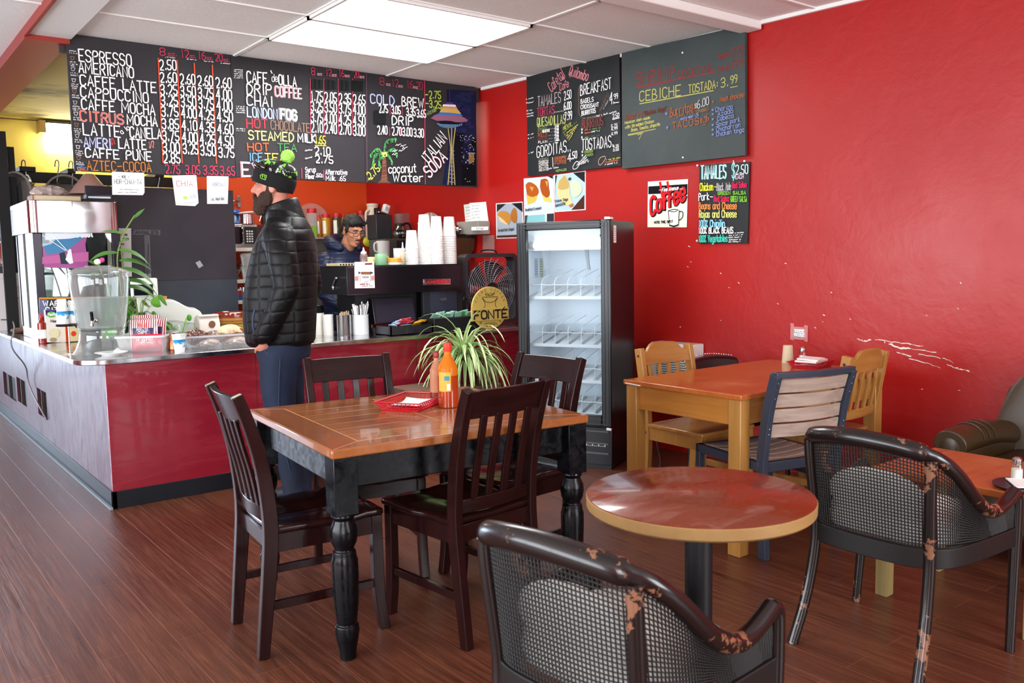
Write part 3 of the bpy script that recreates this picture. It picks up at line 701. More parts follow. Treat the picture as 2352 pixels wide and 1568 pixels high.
L.w('100% Chipilin', (1607,521), (1666,520.5), 15, '#8fd0f0', 2.3); L.w('100% BLACK BEANS', (1607,536), (1685.5,535), 13, WH, 2); L.w('100% Vegetables', (1606.5,556), (1672.5,554.5), 15, '#45c9ae', 2.1)
for k in range(5): L.sc((1675+k%2,537+k*5),(1710-k*2,535+k*5.2),3.2,WH,1)
L.done(b6, 'neon_lettering')
for x, y in ((1602,380),(1710,370),(1601,553)):
    o = props(obj('push_pin', G().ell(onW(x, y, .006), (.008,)*3, 8, 6), M_white), None)
    o.parent = b6
# ---- tin sign
b7 = wall_panel('tin_sign', [(1488,417),(1580,411),(1577,522),(1487,522)], .003, .007, mat('cream_tin', '#e9ead6', .35), 'cream tin sign with red coffee lettering and a mug', 'sign', .001)
L = Letters(wplane(.0082)); SR = '#d0242a'
L.poly([(1489.5,428),(1579,422.5),(1578.5,442),(1489,446)], '#17171b')
L.done(b7, 'painted_band'); L = Letters(wplane(.0092))
L.w('Coffee', (1496,496), (1575,460), 40, '#17171b', 8.4); L.done(b7, 'lettering'); L = Letters(wplane(.0102))
L.w('Coffee', (1494,494), (1573,458), 40, SR, 6.6); L.l([(1522,456),(1516,419)], SR, 6); L.l([(1538,452),(1533,418)], SR, 6)
L.w('Fine Avenue', (1521,440), (1558,435), 8, WH, 1.6, slant=1.2); L.l([(1514,436.5),(1521,436)], WH, 1); L.l([(1561,434),(1569,433.5)], WH, 1)
L.w('HITS THE SPOT', (1503,513), (1546,511), 5, '#17171b', 1.5)
L.done(b7, 'lettering'); L = Letters(wplane(.0112))
L.poly([(1535,484),(1560,482),(1558,516),(1538,518)], '#eeeede')
L.done(b7, 'mug_drawing'); L = Letters(wplane(.0120)); K = '#17171b'
L.l([(1535,484),(1538,518),(1548,520),(1558,516),(1560,482)], K, 1.6); L.l(curve([(1535,484),(1548,487),(1560,482),(1548,480),(1535,484)]), K, 1.6); L.l(curve([(1560,486),(1568,485),(1569,494),(1566,502),(1559,506)]), K, 2); L.l([(1538,517),(1548,520),(1558,516)], K, 3)
L.done(b7, 'mug_drawing')
# ---- printed food photographs and notes on the red wall
def print_sheet(quad, bgc, label, shapes, off=.003, cap=None, name='photo_print', cat='photo', group='food photos by the fridge'):
    o = wall_panel(name, quad, off-.002, off, M_paper, label, cat, 0, group)
    L = Letters(wplane(off+.0012)); q = quad; c = (sum(p[0] for p in q)/4, sum(p[1] for p in q)/4)
    L.poly([(p[0]+(c[0]-p[0])*.05, p[1]+(c[1]-p[1])*.05) for p in q], bgc); L.done(o, 'printed_picture'); 
    for i, (pts, col) in enumerate(shapes):
        L = Letters(wplane(off+.002+.0007*i)); L.poly(curve(pts, 2) if len(pts) > 4 else pts, col); L.done(o, 'printed_picture')
    if cap:
        L = Letters(wplane(off+.0075))
        for s_, a, b, h in cap: L.w(s_, a, b, h, '#2a2a2c', 1)
        L.done(o, 'lettering')
    return o
print_sheet([(1139,467),(1200,463),(1203,546),(1140,548)], '#9fa9b5', 'printed photo of a breakfast bagel, half behind the fridge corner', [([(1141,469),(1162,468),(1141,487)],'#2c2a2a'),([(1175,467),(1199,465),(1200,487)],'#201f20'),([(1141,541),(1202,538),(1202,544),(1141,546)],'#4a2c20'),([(1143,490),(1150,484),(1165,485),(1174,495),(1172,511),(1168,517),(1155,508),(1144,500)],'#b9823c'),([(1143,495),(1155,503),(1168,517),(1163,516),(1148,508)],'#d8bf94'),([(1174,505),(1172,492),(1178,478),(1184,477),(1188,490),(1187,510),(1180,512)],'#a86a2c')], cap=[('Breakfast Bagel', (1145,532), (1180,528), 6)])
print_sheet([(1203,410),(1271,404),(1273,489),(1204,494)], '#c3d2e2', 'printed photo of a breakfast croissant above the fridge', [([(1258,405),(1270,404),(1270,411)],'#25252a'),([(1207,425),(1213,417),(1224,420),(1234,428),(1239,441),(1232,452),(1222,462),(1211,460),(1210,445)],'#a8541e'),([(1209,446),(1222,454),(1236,447),(1230,464),(1212,470)],'#e2b04a'),([(1242,412),(1254,409),(1260,415),(1260,430),(1264,447),(1256,456),(1244,446),(1240,428)],'#a04c1c'),([(1243,444),(1256,456),(1266,452),(1267,465),(1250,462)],'#e6bd62'),([(1216,428),(1226,430),(1222,440)],'#d09048'),([(1252,416),(1259,416),(1257,430)],'#cf8f45')], cap=[('Breakfast Croissant', (1207,485), (1243,480), 6)])
print_sheet([(1272,402),(1345,392),(1345,482),(1274,487)], '#a9c3d2', 'printed photo of a chicken quesadilla plate, edge to edge with the croissant photo', [([(1275,403),(1280,402),(1276,425),(1276,480)],'#3a3436'),([(1316,397),(1343,394),(1343,419)],'#262326'),([(1342,447),(1342,480),(1312,482)],'#4a2a20'),([(1297,400),(1304,412),(1309,430),(1308,447),(1316,466),(1312,474),(1296,470),(1282,455),(1279,440),(1281,418)],'#cfc08a'),([(1297,402),(1306,418),(1308,434),(1280,437),(1284,416)],'#b79a5c'),([(1309,420),(1320,410),(1336,424),(1338,440),(1322,455),(1312,446)],'#bccba8'),([(1305,410),(1309,406),(1313,410),(1309,415),(1305,413)],'#4a4a40'),([(1306,471),(1316,466),(1317,472),(1310,476)],'#b5653c')], cap=[('Chicken Tinga', (1273.5,465), (1304,460), 6), ('Quesadilla', (1275,475), (1298,470), 7)])
print_sheet([(1204,494.5),(1273,489.5),(1273,520),(1203,522)], '#7fb9bd', 'turquoise printed photo mostly hidden behind the fridge top', [([(1205,495),(1212,494),(1208,520),(1204,520)],'#3c4a4c'),([(1252,491),(1256,491),(1256,520),(1252,520)],'#e8e6cc'),([(1256,491),(1272,490),(1272,520),(1256,520)],'#32343a')])
o = wall_panel('taped_note', [(1820,754),(1850,757),(1851,776),(1821,773)], .002, .0035, M_paper, 'small handwritten note taped to the red wall above the shakers', 'note', 0)
L = Letters(wplane(.0055))
for k in range(4): L.sc((1823,760+k*4.2), (1847,763+k*4.2), 2.6, '#3a3a44', .7)
L.done(o)
g = G()
for q in ([(1816,741),(1824,743),(1823,782),(1815,779)],[(1847,746),(1856,748),(1855,785),(1847,783)],[(1817,749),(1853,752),(1853,757),(1817,755)],[(1817,773),(1853,777),(1853,781),(1817,778)]): g.quad(*[onW(x, y, .0048) for x, y in q])
obj('tape', g, mat('clear_tape', '#d88a88', .3, alpha=.75), o)
# certificates hanging by the corner
for i, (q, off) in enumerate(([[(1065,470),(1116,463),(1122,508),(1070,520)],.004],[[(1078,466),(1108,464),(1112,512),(1083,516)],.008])):
    o = wall_panel('pinned_sheet', q, off-.001, off, M_paper if i else mat('greenish_paper', '#e3e8e0', .7), ('wide certificate sheet pinned to the wall by the espresso grinder','narrow paper slip pinned over the certificate by the espresso grinder')[i], 'paper', 0, 'papers by the grinder')
    L = Letters(wplane(off+.0015))
    for k in range(5): L.sc((q[0][0]+5,q[0][1]+8+k*7), (q[1][0]-5,q[1][1]+8+k*7), 2.6, '#6a7488', .7)
    L.done(o)
# papers taped under the menu boards
def board_note(quad, label, Y=YB-.012):
    P = [onY(x, y, Y) for x, y in quad]; g_ = G().prism(P, (0, .0012, 0))
    return props(obj('paper_note', g_, M_paper), label, 'note', 'drink notes hanging under the menu boards')
for q, lab, txt in (([(257,394),(331,397),(332,442),(328,448),(258,447)],'paper note for iced horchata hanging under the menu board above the pastry case',[('- ICE -',(272,408),(297,409),5,'#55555e'),('HOR-CHAI-TA',(263,422),(325,423),11,'#8a8a94')]),
                    ([(395,403),(451,402),(456,466),(448,473),(404,471)],'paper note for chia drink in red letters hanging under the menu board',[('CHIA',(406,428),(443,428),13,'#b0565a'),('2.75',(436,455),(450,454),7,'#9aa09a')]),
                    ([(475,404),(525,405),(523,468),(476,468)],'paper note for horchata hanging under the board next to the man in the hat',[('HORCHATA',(488,428),(523,428),9,'#9a9aa4'),('2.75',(490,447),(517,446),12,'#c0c0c8'),('No Refills',(485,461),(515,459),7,'#6a6a74')])):
    o = board_note(q, lab); pl = lambda x, y: onY(x, y, YB-.0132); PLANE_N[pl] = V((0,-1,0)); L = Letters(pl)
    for s_, a, b, h, c in txt: L.w(s_, a, b, h, c, 1.2)
    if 'chia' in lab:
        L.poly([(419,452),(427,449),(433,455),(425,459)], '#a8d06a'); L.sc((408,468),(448,466),2.5,'#8a8a90',.8)
    if 'iced' in lab: L.sc((275,436),(318,437),3,'#6a6a74',.8); L.sc((270,443),(315,443),3,'#6a6a74',.8)
    L.done(o)
# ================================================================== tables and chairs
M_dkwood = wood('dark_stained_wood', '#1b0a0a', '#2a1211', .17, 1., 'Z', coat=.05, bump=.02)
M_dkx = wood('dark_stained_wood_across', '#1b0a0a', '#2a1211', .17, 1., 'X', coat=.05, bump=.02)
M_top = wood('honey_table_top', '#94562a', '#a96c38', .22, .8, 'X', coat=.3, c3='#824520', bump=.02)
for _m in (M_dkwood, M_dkx): _m.node_tree.nodes['Principled BSDF'].inputs['Specular IOR Level'].default_value = .3
M_topend = wood('honey_table_end', '#8c4e26', '#a06032', .22, .8, 'Y', coat=.3, bump=.02)
M_groove = mat('worn_groove', '#c98f5c', .6)
M_blk = mat('black_lacquer', '#07080c', .25, spec=.35)
_t = NT(M_blk); _t.set('Roughness', _t.ramp(_t.noise(_t.coord(), 18, 4, .6, 1.5), [(.35, .16), (.75, .45)]))
M_pine = wood('golden_pine', '#a06e33', '#b18042', .3, .8, 'Z', coat=.2, bump=.03)
M_pinex = wood('golden_pine_across', '#9d672f', '#b07d41', .3, .8, 'X', coat=.2, bump=.03)
M_pinetop = wood('orange_pine_top', '#a0501f', '#b4652e', .25, .6, 'X', coat=.3, c3='#bf7f50', bump=.02)
M_greymetal = mat('slate_grey_metal', '#3a4150', .38, .3)
M_oldwood = wood('weathered_slats', '#8f7a6c', '#b39e90', .7, 1., 'X', bump=.1)
M_rim = wood('pale_wood_edge', '#8c6a3e', '#9c7848', .45, .5, 'X', bump=.03)
M_lam = mat('red_brown_laminate', '#7f2b16', .2, coat=.2); _t = NT(M_lam)
_a = _t.noise(_t.coord((1, 2.4, 1)), 5.5, 4, .6, .8)
_t.set('Base Color', _t.mix(_t.ramp(_a, [(.58, 0), (.8, .4)]), _t.ramp(_t.noise(_t.coord(), 1.5, 2), [(.35, '#6f2b10'), (.7, '#813417')]), '#ab8a80')); _t.set('Roughness', _t.ramp(_a, [(.4, .16), (.7, .5)]))
M_cane = mat('dark_brown_cane', '#100b0a', .5)
M_rail = mat('chipped_dark_rail', '#1d1412', .25, coat=.2); _t = NT(M_rail)
_a = _t.noise(_t.coord((1, 1, 1)), 30, 5, .65); _b = _t.noise(_t.coord(), 5, 2)
_t.set('Base Color', _t.mix(_t.ramp(_t.math('MULTIPLY', _a, _b), [(.318, 0), (.333, 1)]), '#1a1110', '#80563f'))
M_leather = mat('olive_brown_leather', '#3a2a18', .34, bump=(60, .04))
M_vinyl = mat('black_vinyl', '#131217', .3, coat=.2)
M_cushion = mat('white_cushion', '#d6d2ca', .85, bump=(60, .1))

def dark_table():
    t = thing('dining_table', 'square honey-topped dining table on black turned legs, holding sauce bottles', 'table', (.694, -2.125, 0), R(-5.5))
    w_, d_ = .535, .497
    tp = G(); tp.box(-w_, w_, -d_, d_, .715, .748); top = obj('tabletop', tp, M_topend, t, bevel=.006)
    pl = G(); x0 = -w_+.13; n = 7; bw = (2*d_-.18)/n
    for half in (0, 1):
        for i in range(n):
            y = -d_+.09+i*bw; a = (x0, -.003) if half == 0 else (.003, -x0)
            pl.box(a[0], a[1], y+.0015, y+bw-.0015, .74, .7492)
    obj('plank_slat', pl, M_top, top, bevel=.001)
    gr = G()
    for i in range(n+1):
        y = -d_+.09+i*bw; gr.box(x0-.002, -x0+.002, y-.0016, y+.0016, .74, .7486)
    for x in (x0, 0, -x0): gr.box(x-.0016, x+.0016, -d_+.09, d_-.09, .74, .7486)
    for sx in (-1, 1):
        for sy in (-1, 1): gr.bar((sx*w_*.985, sy*d_*.985, .7475), (sx*-x0, sy*(d_-.09), .7475), .0022, .0016)
    obj('plank_groove', gr, M_groove, top)
    for s in (-1, 1):
        obj('apron', G().box(-w_+.07, w_-.07, s*(d_-.055)-.011, s*(d_-.055)+.011, .60, .715), M_blk, t, bevel=.003)
        obj('apron', G().box(s*(w_-.055)-.011, s*(w_-.055)+.011, -d_+.07, d_-.07, .60, .715), M_blk, t, bevel=.003)
    prof = [(.030,.52),(.040,.515),(.0415,.505),(.034,.495),(.036,.485),(.046,.465),(.0475,.44),(.044,.415),(.034,.395),(.034,.388),(.040,.382),(.041,.365),(.046,.35),(.0465,.30),(.043,.20),(.036,.135),(.034,.125),(.041,.12),(.0425,.10),(.038,.07),(.030,.03),(.028,0)]
    for sx in (-1, 1):
        for sy in (-1, 1):
            x, y = sx*(w_-.05), sy*(d_-.05); g_ = G(); g_.box(x-.0425, x+.0425, y-.0425, y+.0425, .515, .715); g_.lathe(prof[::-1], 28, (x, y, 0))
            obj('leg', g_, M_blk, t, bevel=.002)
    return t
dark_table()

def slat_chair(label, loc, rz, pr=None):
    if pr: return copy_thing(pr, loc, rz, label)
    t = thing('dining_chair', label, 'chair', loc, rz, 'dark slat-back chairs around the dining table')
    st = G()
    def seatf(u, v):
        x = (u-.5)*(.40 if v < .5 else .42); y = -.205+.415*v; dip = .012*math.sin(PI*u)**2*(1 if .1 < v < .95 else .3)*(1+.4*math.cos(2*PI*(u-.5)*2))
        return V((x, y, .462-dip+(.006 if v > .8 else 0)))
    st.grid(seatf, 16, 12); n = len(st.v)
    o = obj('seat', st, M_dkx, t, solid=.026); o.modifiers['thickness'].offset = -1
    if o.data.polygons[0].normal.z < 0: o.modifiers['thickness'].offset = 1
    o.modifiers.new('edges', 'BEVEL').width = .006
    def upr(s):
        P = [(s*.178, -.245, 0), (s*.180, -.232, .12), (s*.183, -.212, .30), (s*.184, -.2, .44), (s*.184, -.204, .55), (s*.185, -.224, .70), (s*.187, -.262, .84), (s*.188, -.296, .93)]
        P = smoothline(P, 2); wds = [.038+.012*math.sin(PI*min(p.z/.93, 1)) for p in P]
        return G().strip(P, [[(-.017, -w_/2), (.017, -w_/2), (.017, w_/2), (-.017, w_/2)] for w_ in wds], ups=(0, 1, 0))
    for s in (-1, 1): obj('leg', upr(s), M_dkwood, t, bevel=.003, label='rear leg rising into the chair back')
    for s in (-1, 1):
        P = smoothline([(s*.178, .19, .44), (s*.178, .19, .25), (s*.178, .193, .12), (s*.178, .212, 0)], 2)
        obj('leg', G().strip(P, [(-.018, -.02), (.018, -.02), (.018, .02), (-.018, .02)], ups=(0, 1, 0)), M_dkwood, t, bevel=.003)
    for s in (-1, 1):
        obj('seat_rail', G().box(s*.178-.011, s*.178+.011, -.2, .18, .37, .437), M_dkwood, t, bevel=.002)
        obj('stretcher', G().box(s*.178-.009, s*.178+.009, -.225, .19, .165, .195), M_dkwood, t, bevel=.002)
    for y in (-.2, .185): obj('seat_rail', G().box(-.17, .17, y-.011, y+.011, .375, .437), M_dkx, t, bevel=.002)
    def back(z0, z1, th, nm):
        def yb(z): return np.interp(z, [.44, .55, .70, .84, .93], [-.2, -.204, -.224, -.262, -.296])
        g_ = G(); rings = []
        for i in range(13):
            u = i/12; x = -.172+.344*u; k = -.018*math.sin(PI*u)
            rings.append([V((x, yb(z0)+k-th/2, z0)), V((x, yb(z0)+k+th/2, z0)), V((x, yb(z1)+k+th/2, z1)), V((x, yb(z1)+k-th/2, z1))])
        g_.loft(rings); return obj(nm, g_, M_dkx, t, bevel=.003)
    back(.822, .925, .022, 'top_rail'); back(.478, .528, .02, 'lower_rail')
    for i in range(4):
        x = (-1.5+i)*.072; P = smoothline([(x, -.216, .52), (x, -.236, .64), (x, -.262, .74), (x, -.283, .835)], 2)
        obj('slat', G().strip(P, [(-.015, -.006), (.015, -.006), (.015, .006), (-.015, .006)], ups=(0, 1, 0)), M_dkwood, t, bevel=.002)
    return t
ca = slat_chair('dark slat-back chair side-on to the counter corner, its back in profile', (.199, -2.185, 0), R(-96))
slat_chair('dark slat-back chair seen from behind, tucked under the table beside the bottles', (.675, -2.475, 0), R(6), ca)
slat_chair('dark slat-back chair facing out from the far table side, next to the standing man', (.653, -1.80, 0), R(168), ca)
slat_chair('dark slat-back chair in front of the glass-door fridge', (1.10, -2.215, 0), R(95), ca)

# round pedestal table
t = thing('pedestal_table', 'round red-brown cafe table with pale wood rim on a black post', 'table', (.655, -3.668, 0))
top = obj('tabletop', G().lathe([(.0, .692), (.28, .692), (.297, .694), (.303, .70), (.304, .726), (.302, .7285), (0, .7285)], 72), M_rim, t)
obj('laminate_top', G().lathe([(0, .727), (.3015, .727), (.3015, .7305), (.300, .7315), (0, .7315)], 72), M_lam, top)
obj('post', G().lathe([(.037, .03), (.037, .69)], 32), M_black, t)
g = G()
for a in range(4): g.bar((0, 0, .022), (.25*math.cos(a*PI/2+.4), .25*math.sin(a*PI/2+.4), .012), .07, .03, w2=.05, t2=.018)
g.lathe([(.06, .0), (.06, .04), (.045, .055)], 24)
obj('base', g, M_black, t, bevel=.004)
obj('mounting_plate', G().box(-.1, .1, -.1, .1, .682, .692), M_black, t)

# pine table and chairs
t = thing('pine_table', 'rectangular orange pine table standing end-on to the red wall', 'table', (2.6, -2.425, 0), R(0))
a, b = .612, .366
top = obj('tabletop', G().box(-a, a, -b, b, .722, .747), M_pinetop, t, bevel=.004)
g = G(); g.bar((-a-.0012, b-.12, .727), (-a-.0012, b-.015, .731), .006, .002, up=(1, 0, 0)); obj('chipped_edge', g, mat('bare_chip', '#e0d8d0', .8), top)
for s in (-1, 1):
    obj('apron', G().box(-a+.07, a-.07, s*(b-.045)-.011, s*(b-.045)+.011, .60, .722), M_pinex, t, bevel=.002)
    ap = G(); x = s*(a-.045); ap.box(x-.011, x+.011, -b+.07, b-.07, .60, .722); ap.box(x-.015, x+.015, -b+.07, b-.07, .60, .612)
    obj('apron', ap, wood('golden_pine_deep', '#a8692a', '#bb7c36', .32, .8, 'Y', coat=.2), t, bevel=.002)
for sx in (-1, 1):
    for sy in (-1, 1): obj('leg', G().box(sx*(a-.045)-.034, sx*(a-.045)+.034, sy*(b-.045)-.034, sy*(b-.045)+.034, 0, .722), M_pine, t, bevel=.003)

def pine_chair(label, loc, rz, pr=None):
    if pr: return copy_thing(pr, loc, rz, label)
    t = thing('pine_chair', label, 'chair', loc, rz, 'pine chairs at the pine table')
    obj('seat', G().box(-.21, .21, -.19, .21, .43, .452), M_pinex, t, bevel=.005)
    for s in (-1, 1):
        P = [(s*.195, -.235, 0), (s*.195, -.205, .22), (s*.195, -.2, .44), (s*.195, -.215, .6), (s*.195, -.262, .86)]
        P = smoothline(P, 2); o = obj('leg', G().strip(P, [(-.017, -.024), (.017, -.024), (.017, .024), (-.017, .024)], ups=(0, 1, 0)), M_pine, t, bevel=.003, label='rear leg rising into the chair back')
        g_ = G()
        for z, y in ((.82, -.253), (.40, -.2)): g_.lathe([(.0, 0), (.007, 0), (.007, .002), (0, .002)], 10, (s*.2125, y, z), M=Mx.Rotation(s*PI/2, 3, 'Y'))
        obj('bolt', g_, M_ink, o)
        obj('leg', G().box(s*.19-.02, s*.19+.02, .165, .205, 0, .43), M_pine, t, bevel=.003)
        obj('seat_rail', G().box(s*.193-.01, s*.193+.01, -.18, .17, .36, .43), M_pine, t, bevel=.002); obj('stretcher', G().box(s*.193-.01, s*.193+.01, -.2, .17, .17, .205), M_pine, t, bevel=.002)
    obj('seat_rail', G().box(-.17, .17, .18, .2, .36, .43), M_pinex, t, bevel=.002)
    def yb(z): return np.interp(z, [.44, .6, .86], [-.2, -.215, -.262])
    def rail(pts_top, z0, nm, th=.022):
        g_ = G(); rings = []
        for x, z1 in pts_top:
            k = -.02*(1-(x/.18)**2); rings.append([V((x, yb(z0)+k-th/2, z0)), V((x, yb(z0)+k+th/2, z0)), V((x, yb(z1)+k+th/2, z1)), V((x, yb(z1)+k-th/2, z1))])
        g_.loft(rings); obj(nm, g_, M_pinex, t, bevel=.003)
    rail([(-.18,.835),(-.14,.84),(-.125,.855),(-.10,.878),(-.085,.882),(-.04,.885),(0,.886),(.04,.885),(.085,.882),(.10,.878),(.125,.855),(.14,.84),(.18,.835)], .765, 'top_rail')
    rail([(-.18,.575),(-.09,.575),(0,.575),(.09,.575),(.18,.575)], .525, 'lower_rail')
    for i in range(4):
        x = (-1.5+i)*.075; obj('slat', G().bar((x, -.23, .57), (x, -.268, .775), .022, .016, up=(0, 1, 0)), M_pine, t, bevel=.002)
    return t
pc = pine_chair('pine chair facing out from the far side of the pine table, beside the fridge', (2.535, -2.095, 0), R(178))
pine_chair('pine chair with its back turned, at the wall end of the pine table', (2.945, -2.56, 0), R(4), pc)

t = thing('metal_chair', 'slate grey metal chair with weathered wooden slats, pushed against the pine table', 'chair', (2.335, -2.675, 0), R(-14))
for s in (-1, 1):
    P = smoothline([(s*.215, -.245, 0), (s*.215, -.225, .42), (s*.215, -.235, .5), (s*.215, -.262, .68), (s*.215, -.315, .845)], 2)
    obj('leg', G().strip(P, [(-.014, -.025), (.014, -.025), (.014, .025), (-.014, .025)], ups=(0, 1, 0)), M_greymetal, t, bevel=.002, label='rear leg rising into the chair back')
    obj('leg', G().box(s*.215-.016, s*.215+.016, .215, .247, 0, .44), M_greymetal, t, bevel=.002)
    obj('seat_rail', G().box(s*.215-.016, s*.215+.016, -.22, .247, .40, .44), M_greymetal, t, bevel=.002)
    obj('stretcher', G().box(s*.215-.010, s*.215+.010, -.22, .23, .30, .325), M_greymetal, t, bevel=.002)
obj('seat_rail', G().box(-.2, .2, -.24, -.21, .395, .44), M_greymetal, t, bevel=.002); obj('seat_rail', G().box(-.2, .2, .215, .247, .40, .44), M_greymetal, t, bevel=.002)
g = G(); rings = []
for i in range(13):
    u = i/12; x = -.225+.45*u; k = -.03*math.sin(PI*u); rings.append([V((x, -.33+k, .83)), V((x, -.29+k, .83)), V((x, -.295+k, .858)), V((x, -.335+k, .858))])
obj('top_rail', g.loft(rings), M_greymetal, t, bevel=.003)
for i in range(4):
    z = .555+i*.069; y = np.interp(z, [.5, .68, .845], [-.235, -.262, -.315]); y2 = np.interp(z+.06, [.5, .68, .845], [-.235, -.262, -.315]); rings = []
    for j in range(13):
        u = j/12; x = -.2+.4*u; k = -.03*math.sin(PI*u); rings.append([V((x, y+k-.008, z)), V((x, y+k+.008, z)), V((x, y2+k+.008, z+.061)), V((x, y2+k-.008, z+.061))])
    obj('back_slat', G().loft(rings), M_oldwood, t, bevel=.003)
for i in range(6):
    x = -.165+i*.066; P = [(x, -.2+.41*j/8, .432-.012*math.sin(PI*j/8)) for j in range(9)]
    pass
for i in range(6):
    y = -.175+i*.072; rings = []
    for j in range(9):
        u = j/8; x = -.2+.4*u; k = -.016*math.sin(PI*u); rings.append([V((x, y-.032, .427+k)), V((x, y+.032, .427+k)), V((x, y+.032, .443+k)), V((x, y-.032, .443+k))])
    obj('seat_slat', G().loft(rings), M_oldwood, t, bevel=.003)
g = G()
for s in (-1, 1):
    for z in (.575, .6, .645, .67, .715, .74, .78, .81):
        y = np.interp(z, [.5, .68, .845], [-.26, -.287, -.34]); g.ell((s*.215, y, z), (.003, .002, .003), 8, 5)
obj('rivet', g, M_steel, t)

t = thing('upholstered_chair', 'black vinyl chair with a nailhead-trimmed back, between the pine table and the wall', 'chair', (3.03, -2.0, 0), R(172))
def pad(c, w_, d_, h_, r=.03):
    g_ = G(); n = 24
    for zz in (0,): pass
    return g_.cbox(c, (w_, d_, h_))
obj('seat', pad((0, .02, .435), .42, .42, .07), M_vinyl, t, bevel=.025, seg=4)
g = G(); rings = []
for i in range(9):
    u = i/8; x = -.2+.4*u; k = -.02*math.sin(PI*u); e = .735+.02*math.sin(PI*u)
    rings.append([V((x, -.215+k, .53)), V((x, -.165+k, .53)), V((x, -.225+k, e)), V((x, -.285+k, e))])
bk = obj('backrest', g.loft(rings), M_vinyl, t, bevel=.02, seg=4)
g = G()
for i in range(22):
    u = i/21; x = -.19+.38*u; g.ell((x, -.282-.02*math.sin(PI*u), .742+.02*math.sin(PI*u)), (.006, .006, .006), 8, 5)
for i in range(5): g.ell((.198, -.27+.008*i, .73-.03*i), (.006,)*3, 8, 5); g.ell((-.198, -.27+.008*i, .73-.03*i), (.006,)*3, 8, 5)
obj('nailhead_stud', g, M_chrome, bk)
for s in (-1, 1):
    obj('leg', G().tube([(s*.19, -.25, 0), (s*.19, -.215, .42), (s*.18, -.22, .56)], .013, 10), M_black, t); obj('leg', G().tube([(s*.18, .2, 0), (s*.18, .19, .41)], .013, 10), M_black, t)

# cane barrel chairs
def cane_chair(label, loc, rz, pr=None):
    if pr: return copy_thing(pr, loc, rz, label)
    t = thing('cane_armchair', label, 'chair', loc, rz, 'dark cane barrel chairs')
    half = [(0, -.288, .768), (.07, -.285, .765), (.14, -.272, .756), (.20, -.25, .742), (.236, -.205, .716), (.255, -.14, .66), (.265, -.075, .592), (.271, -.01, .540), (.275, .05, .516), (.277, .11, .520), (.277, .17, .540), (.275, .205, .553)]
    full = [(-x, y, z) for x, y, z in half[:0:-1]]+half
    P = smoothline(full, 2)
    end = lambda s: smoothline([(s*.275, .205, .553), (s*.276, .228, .545), (s*.276, .234, .52), (s*.276, .232, .42)], 2)
    obj('rail', G().tube(P, [.030 if abs(p.x) < .2 else .023 for p in P], 14), M_rail, t)
    for s in (-1, 1):
        obj('leg', G().tube(end(s)+[V((s*.28, .215, .2)), V((s*.285, .196, 0))], [.020]*len(end(s))+[.018, .016], 12), M_rail, t, label='front leg curving up into the arm')
        Q = smoothline([(s*.214, -.244, .725), (s*.213, -.24, .66), (s*.207, -.225, .53), (s*.203, -.212, .42), (s*.204, -.215, .33), (s*.212, -.25, .16), (s*.225, -.313, 0)], 2)
        obj('leg', G().tube(Q, .0195, 12), M_rail, t, label='splayed rear leg')
        obj('foot_glide', G().lathe([(.012, 0), (.012, .006)], 10, (s*.225, -.311, 0)), M_white, t)
    base = [(0, -.245), (.09, -.242), (.17, -.228), (.225, -.185), (.25, -.11), (.262, 0), (.268, .1), (.272, .19), (.274, .232)]
    bfull = smoothline([(-x, y, .4) for x, y in base[:0:-1]]+[(x, y, .4) for x, y in base], 2)
    loop = bfull+[V((.15, .25, .4))]
    obj('seat_frame', G().strip(bfull, [(-.012, -.035), (.012, -.035), (.012, .03), (-.012, .03)]), M_cane, t, bevel=.004)
    obj('seat_frame', G().box(-.26, .26, .215, .24, .37, .43), M_cane, t, bevel=.004)
    # cushion on the seat and a puffed pillow against the back
    obj('seat_cushion', G().loft([[V((.222*c*k, .20*s_*k+.0, z)) for c, s_ in ((math.copysign(abs(math.cos(a))**.6, math.cos(a)), math.copysign(abs(math.sin(a))**.6, math.sin(a))) for a in [2*PI*j/28 for j in range(28)])] for k, z in ((.85, .405), (.97, .42), (1, .45), (.97, .485), (.85, .505), (.5, .512))]), M_cushion, t)
    obj('back_pillow', G().ell((0, -.165, .545), (.185, .030, .105), 24, 14, Mx.Rotation(R(8), 3, 'X')), M_cushion, t)
    # cane panels: real holes
    def along(L_, u):
        L2 = [0]; 
        for a_, b_ in zip(L_, L_[1:]): L2.append(L2[-1]+(b_-a_).length)
        s_ = u*L2[-1]
        for i in range(len(L_)-1):
            if L2[i+1] >= s_: k = (s_-L2[i])/max(L2[i+1]-L2[i], 1e-9); return L_[i].lerp(L_[i+1], k)
        return L_[-1]
    def ucut(L_, fn):
        best = min(range(401), key=lambda i: fn(along(L_, i/400))); return best/400
    for nm, fa, fb, ga, gb, nu, nv in (('back', (-.207, -.247), (.207, -.247), (-.207, -.212), (.207, -.212), 40, 30), ('side', (.217, -.24), (.275, .2), (.213, -.2), (.274, .225), 46, 26), ('side', (-.275, .2), (-.217, -.24), (-.274, .225), (-.213, -.2), 46, 26)):
        d2 = lambda q: (lambda p: (p.x-q[0])**2+(p.y-q[1])**2)
        ua, ub, va, vb = ucut(P, d2(fa)), ucut(P, d2(fb)), ucut(bfull, d2(ga)), ucut(bfull, d2(gb))
        def fn(u, v):
            a_ = along(P, ua+(ub-ua)*u); b_ = along(bfull, va+(vb-va)*u); p = b_.lerp(a_, v); p.z = .42+(a_.z-.42)*v; return p
        o = obj('cane_panel', G().grid(fn, nu, nv), M_cane, t)
        q = o.modifiers.new('lattice', 'WIREFRAME'); q.thickness = .0060; q.use_replace = True; q.use_even_offset = False
    return t
cc = cane_chair('dark cane armchair nearest the viewer, facing the round table with its back turned', (.282, -3.749, 0), R(-82.1))
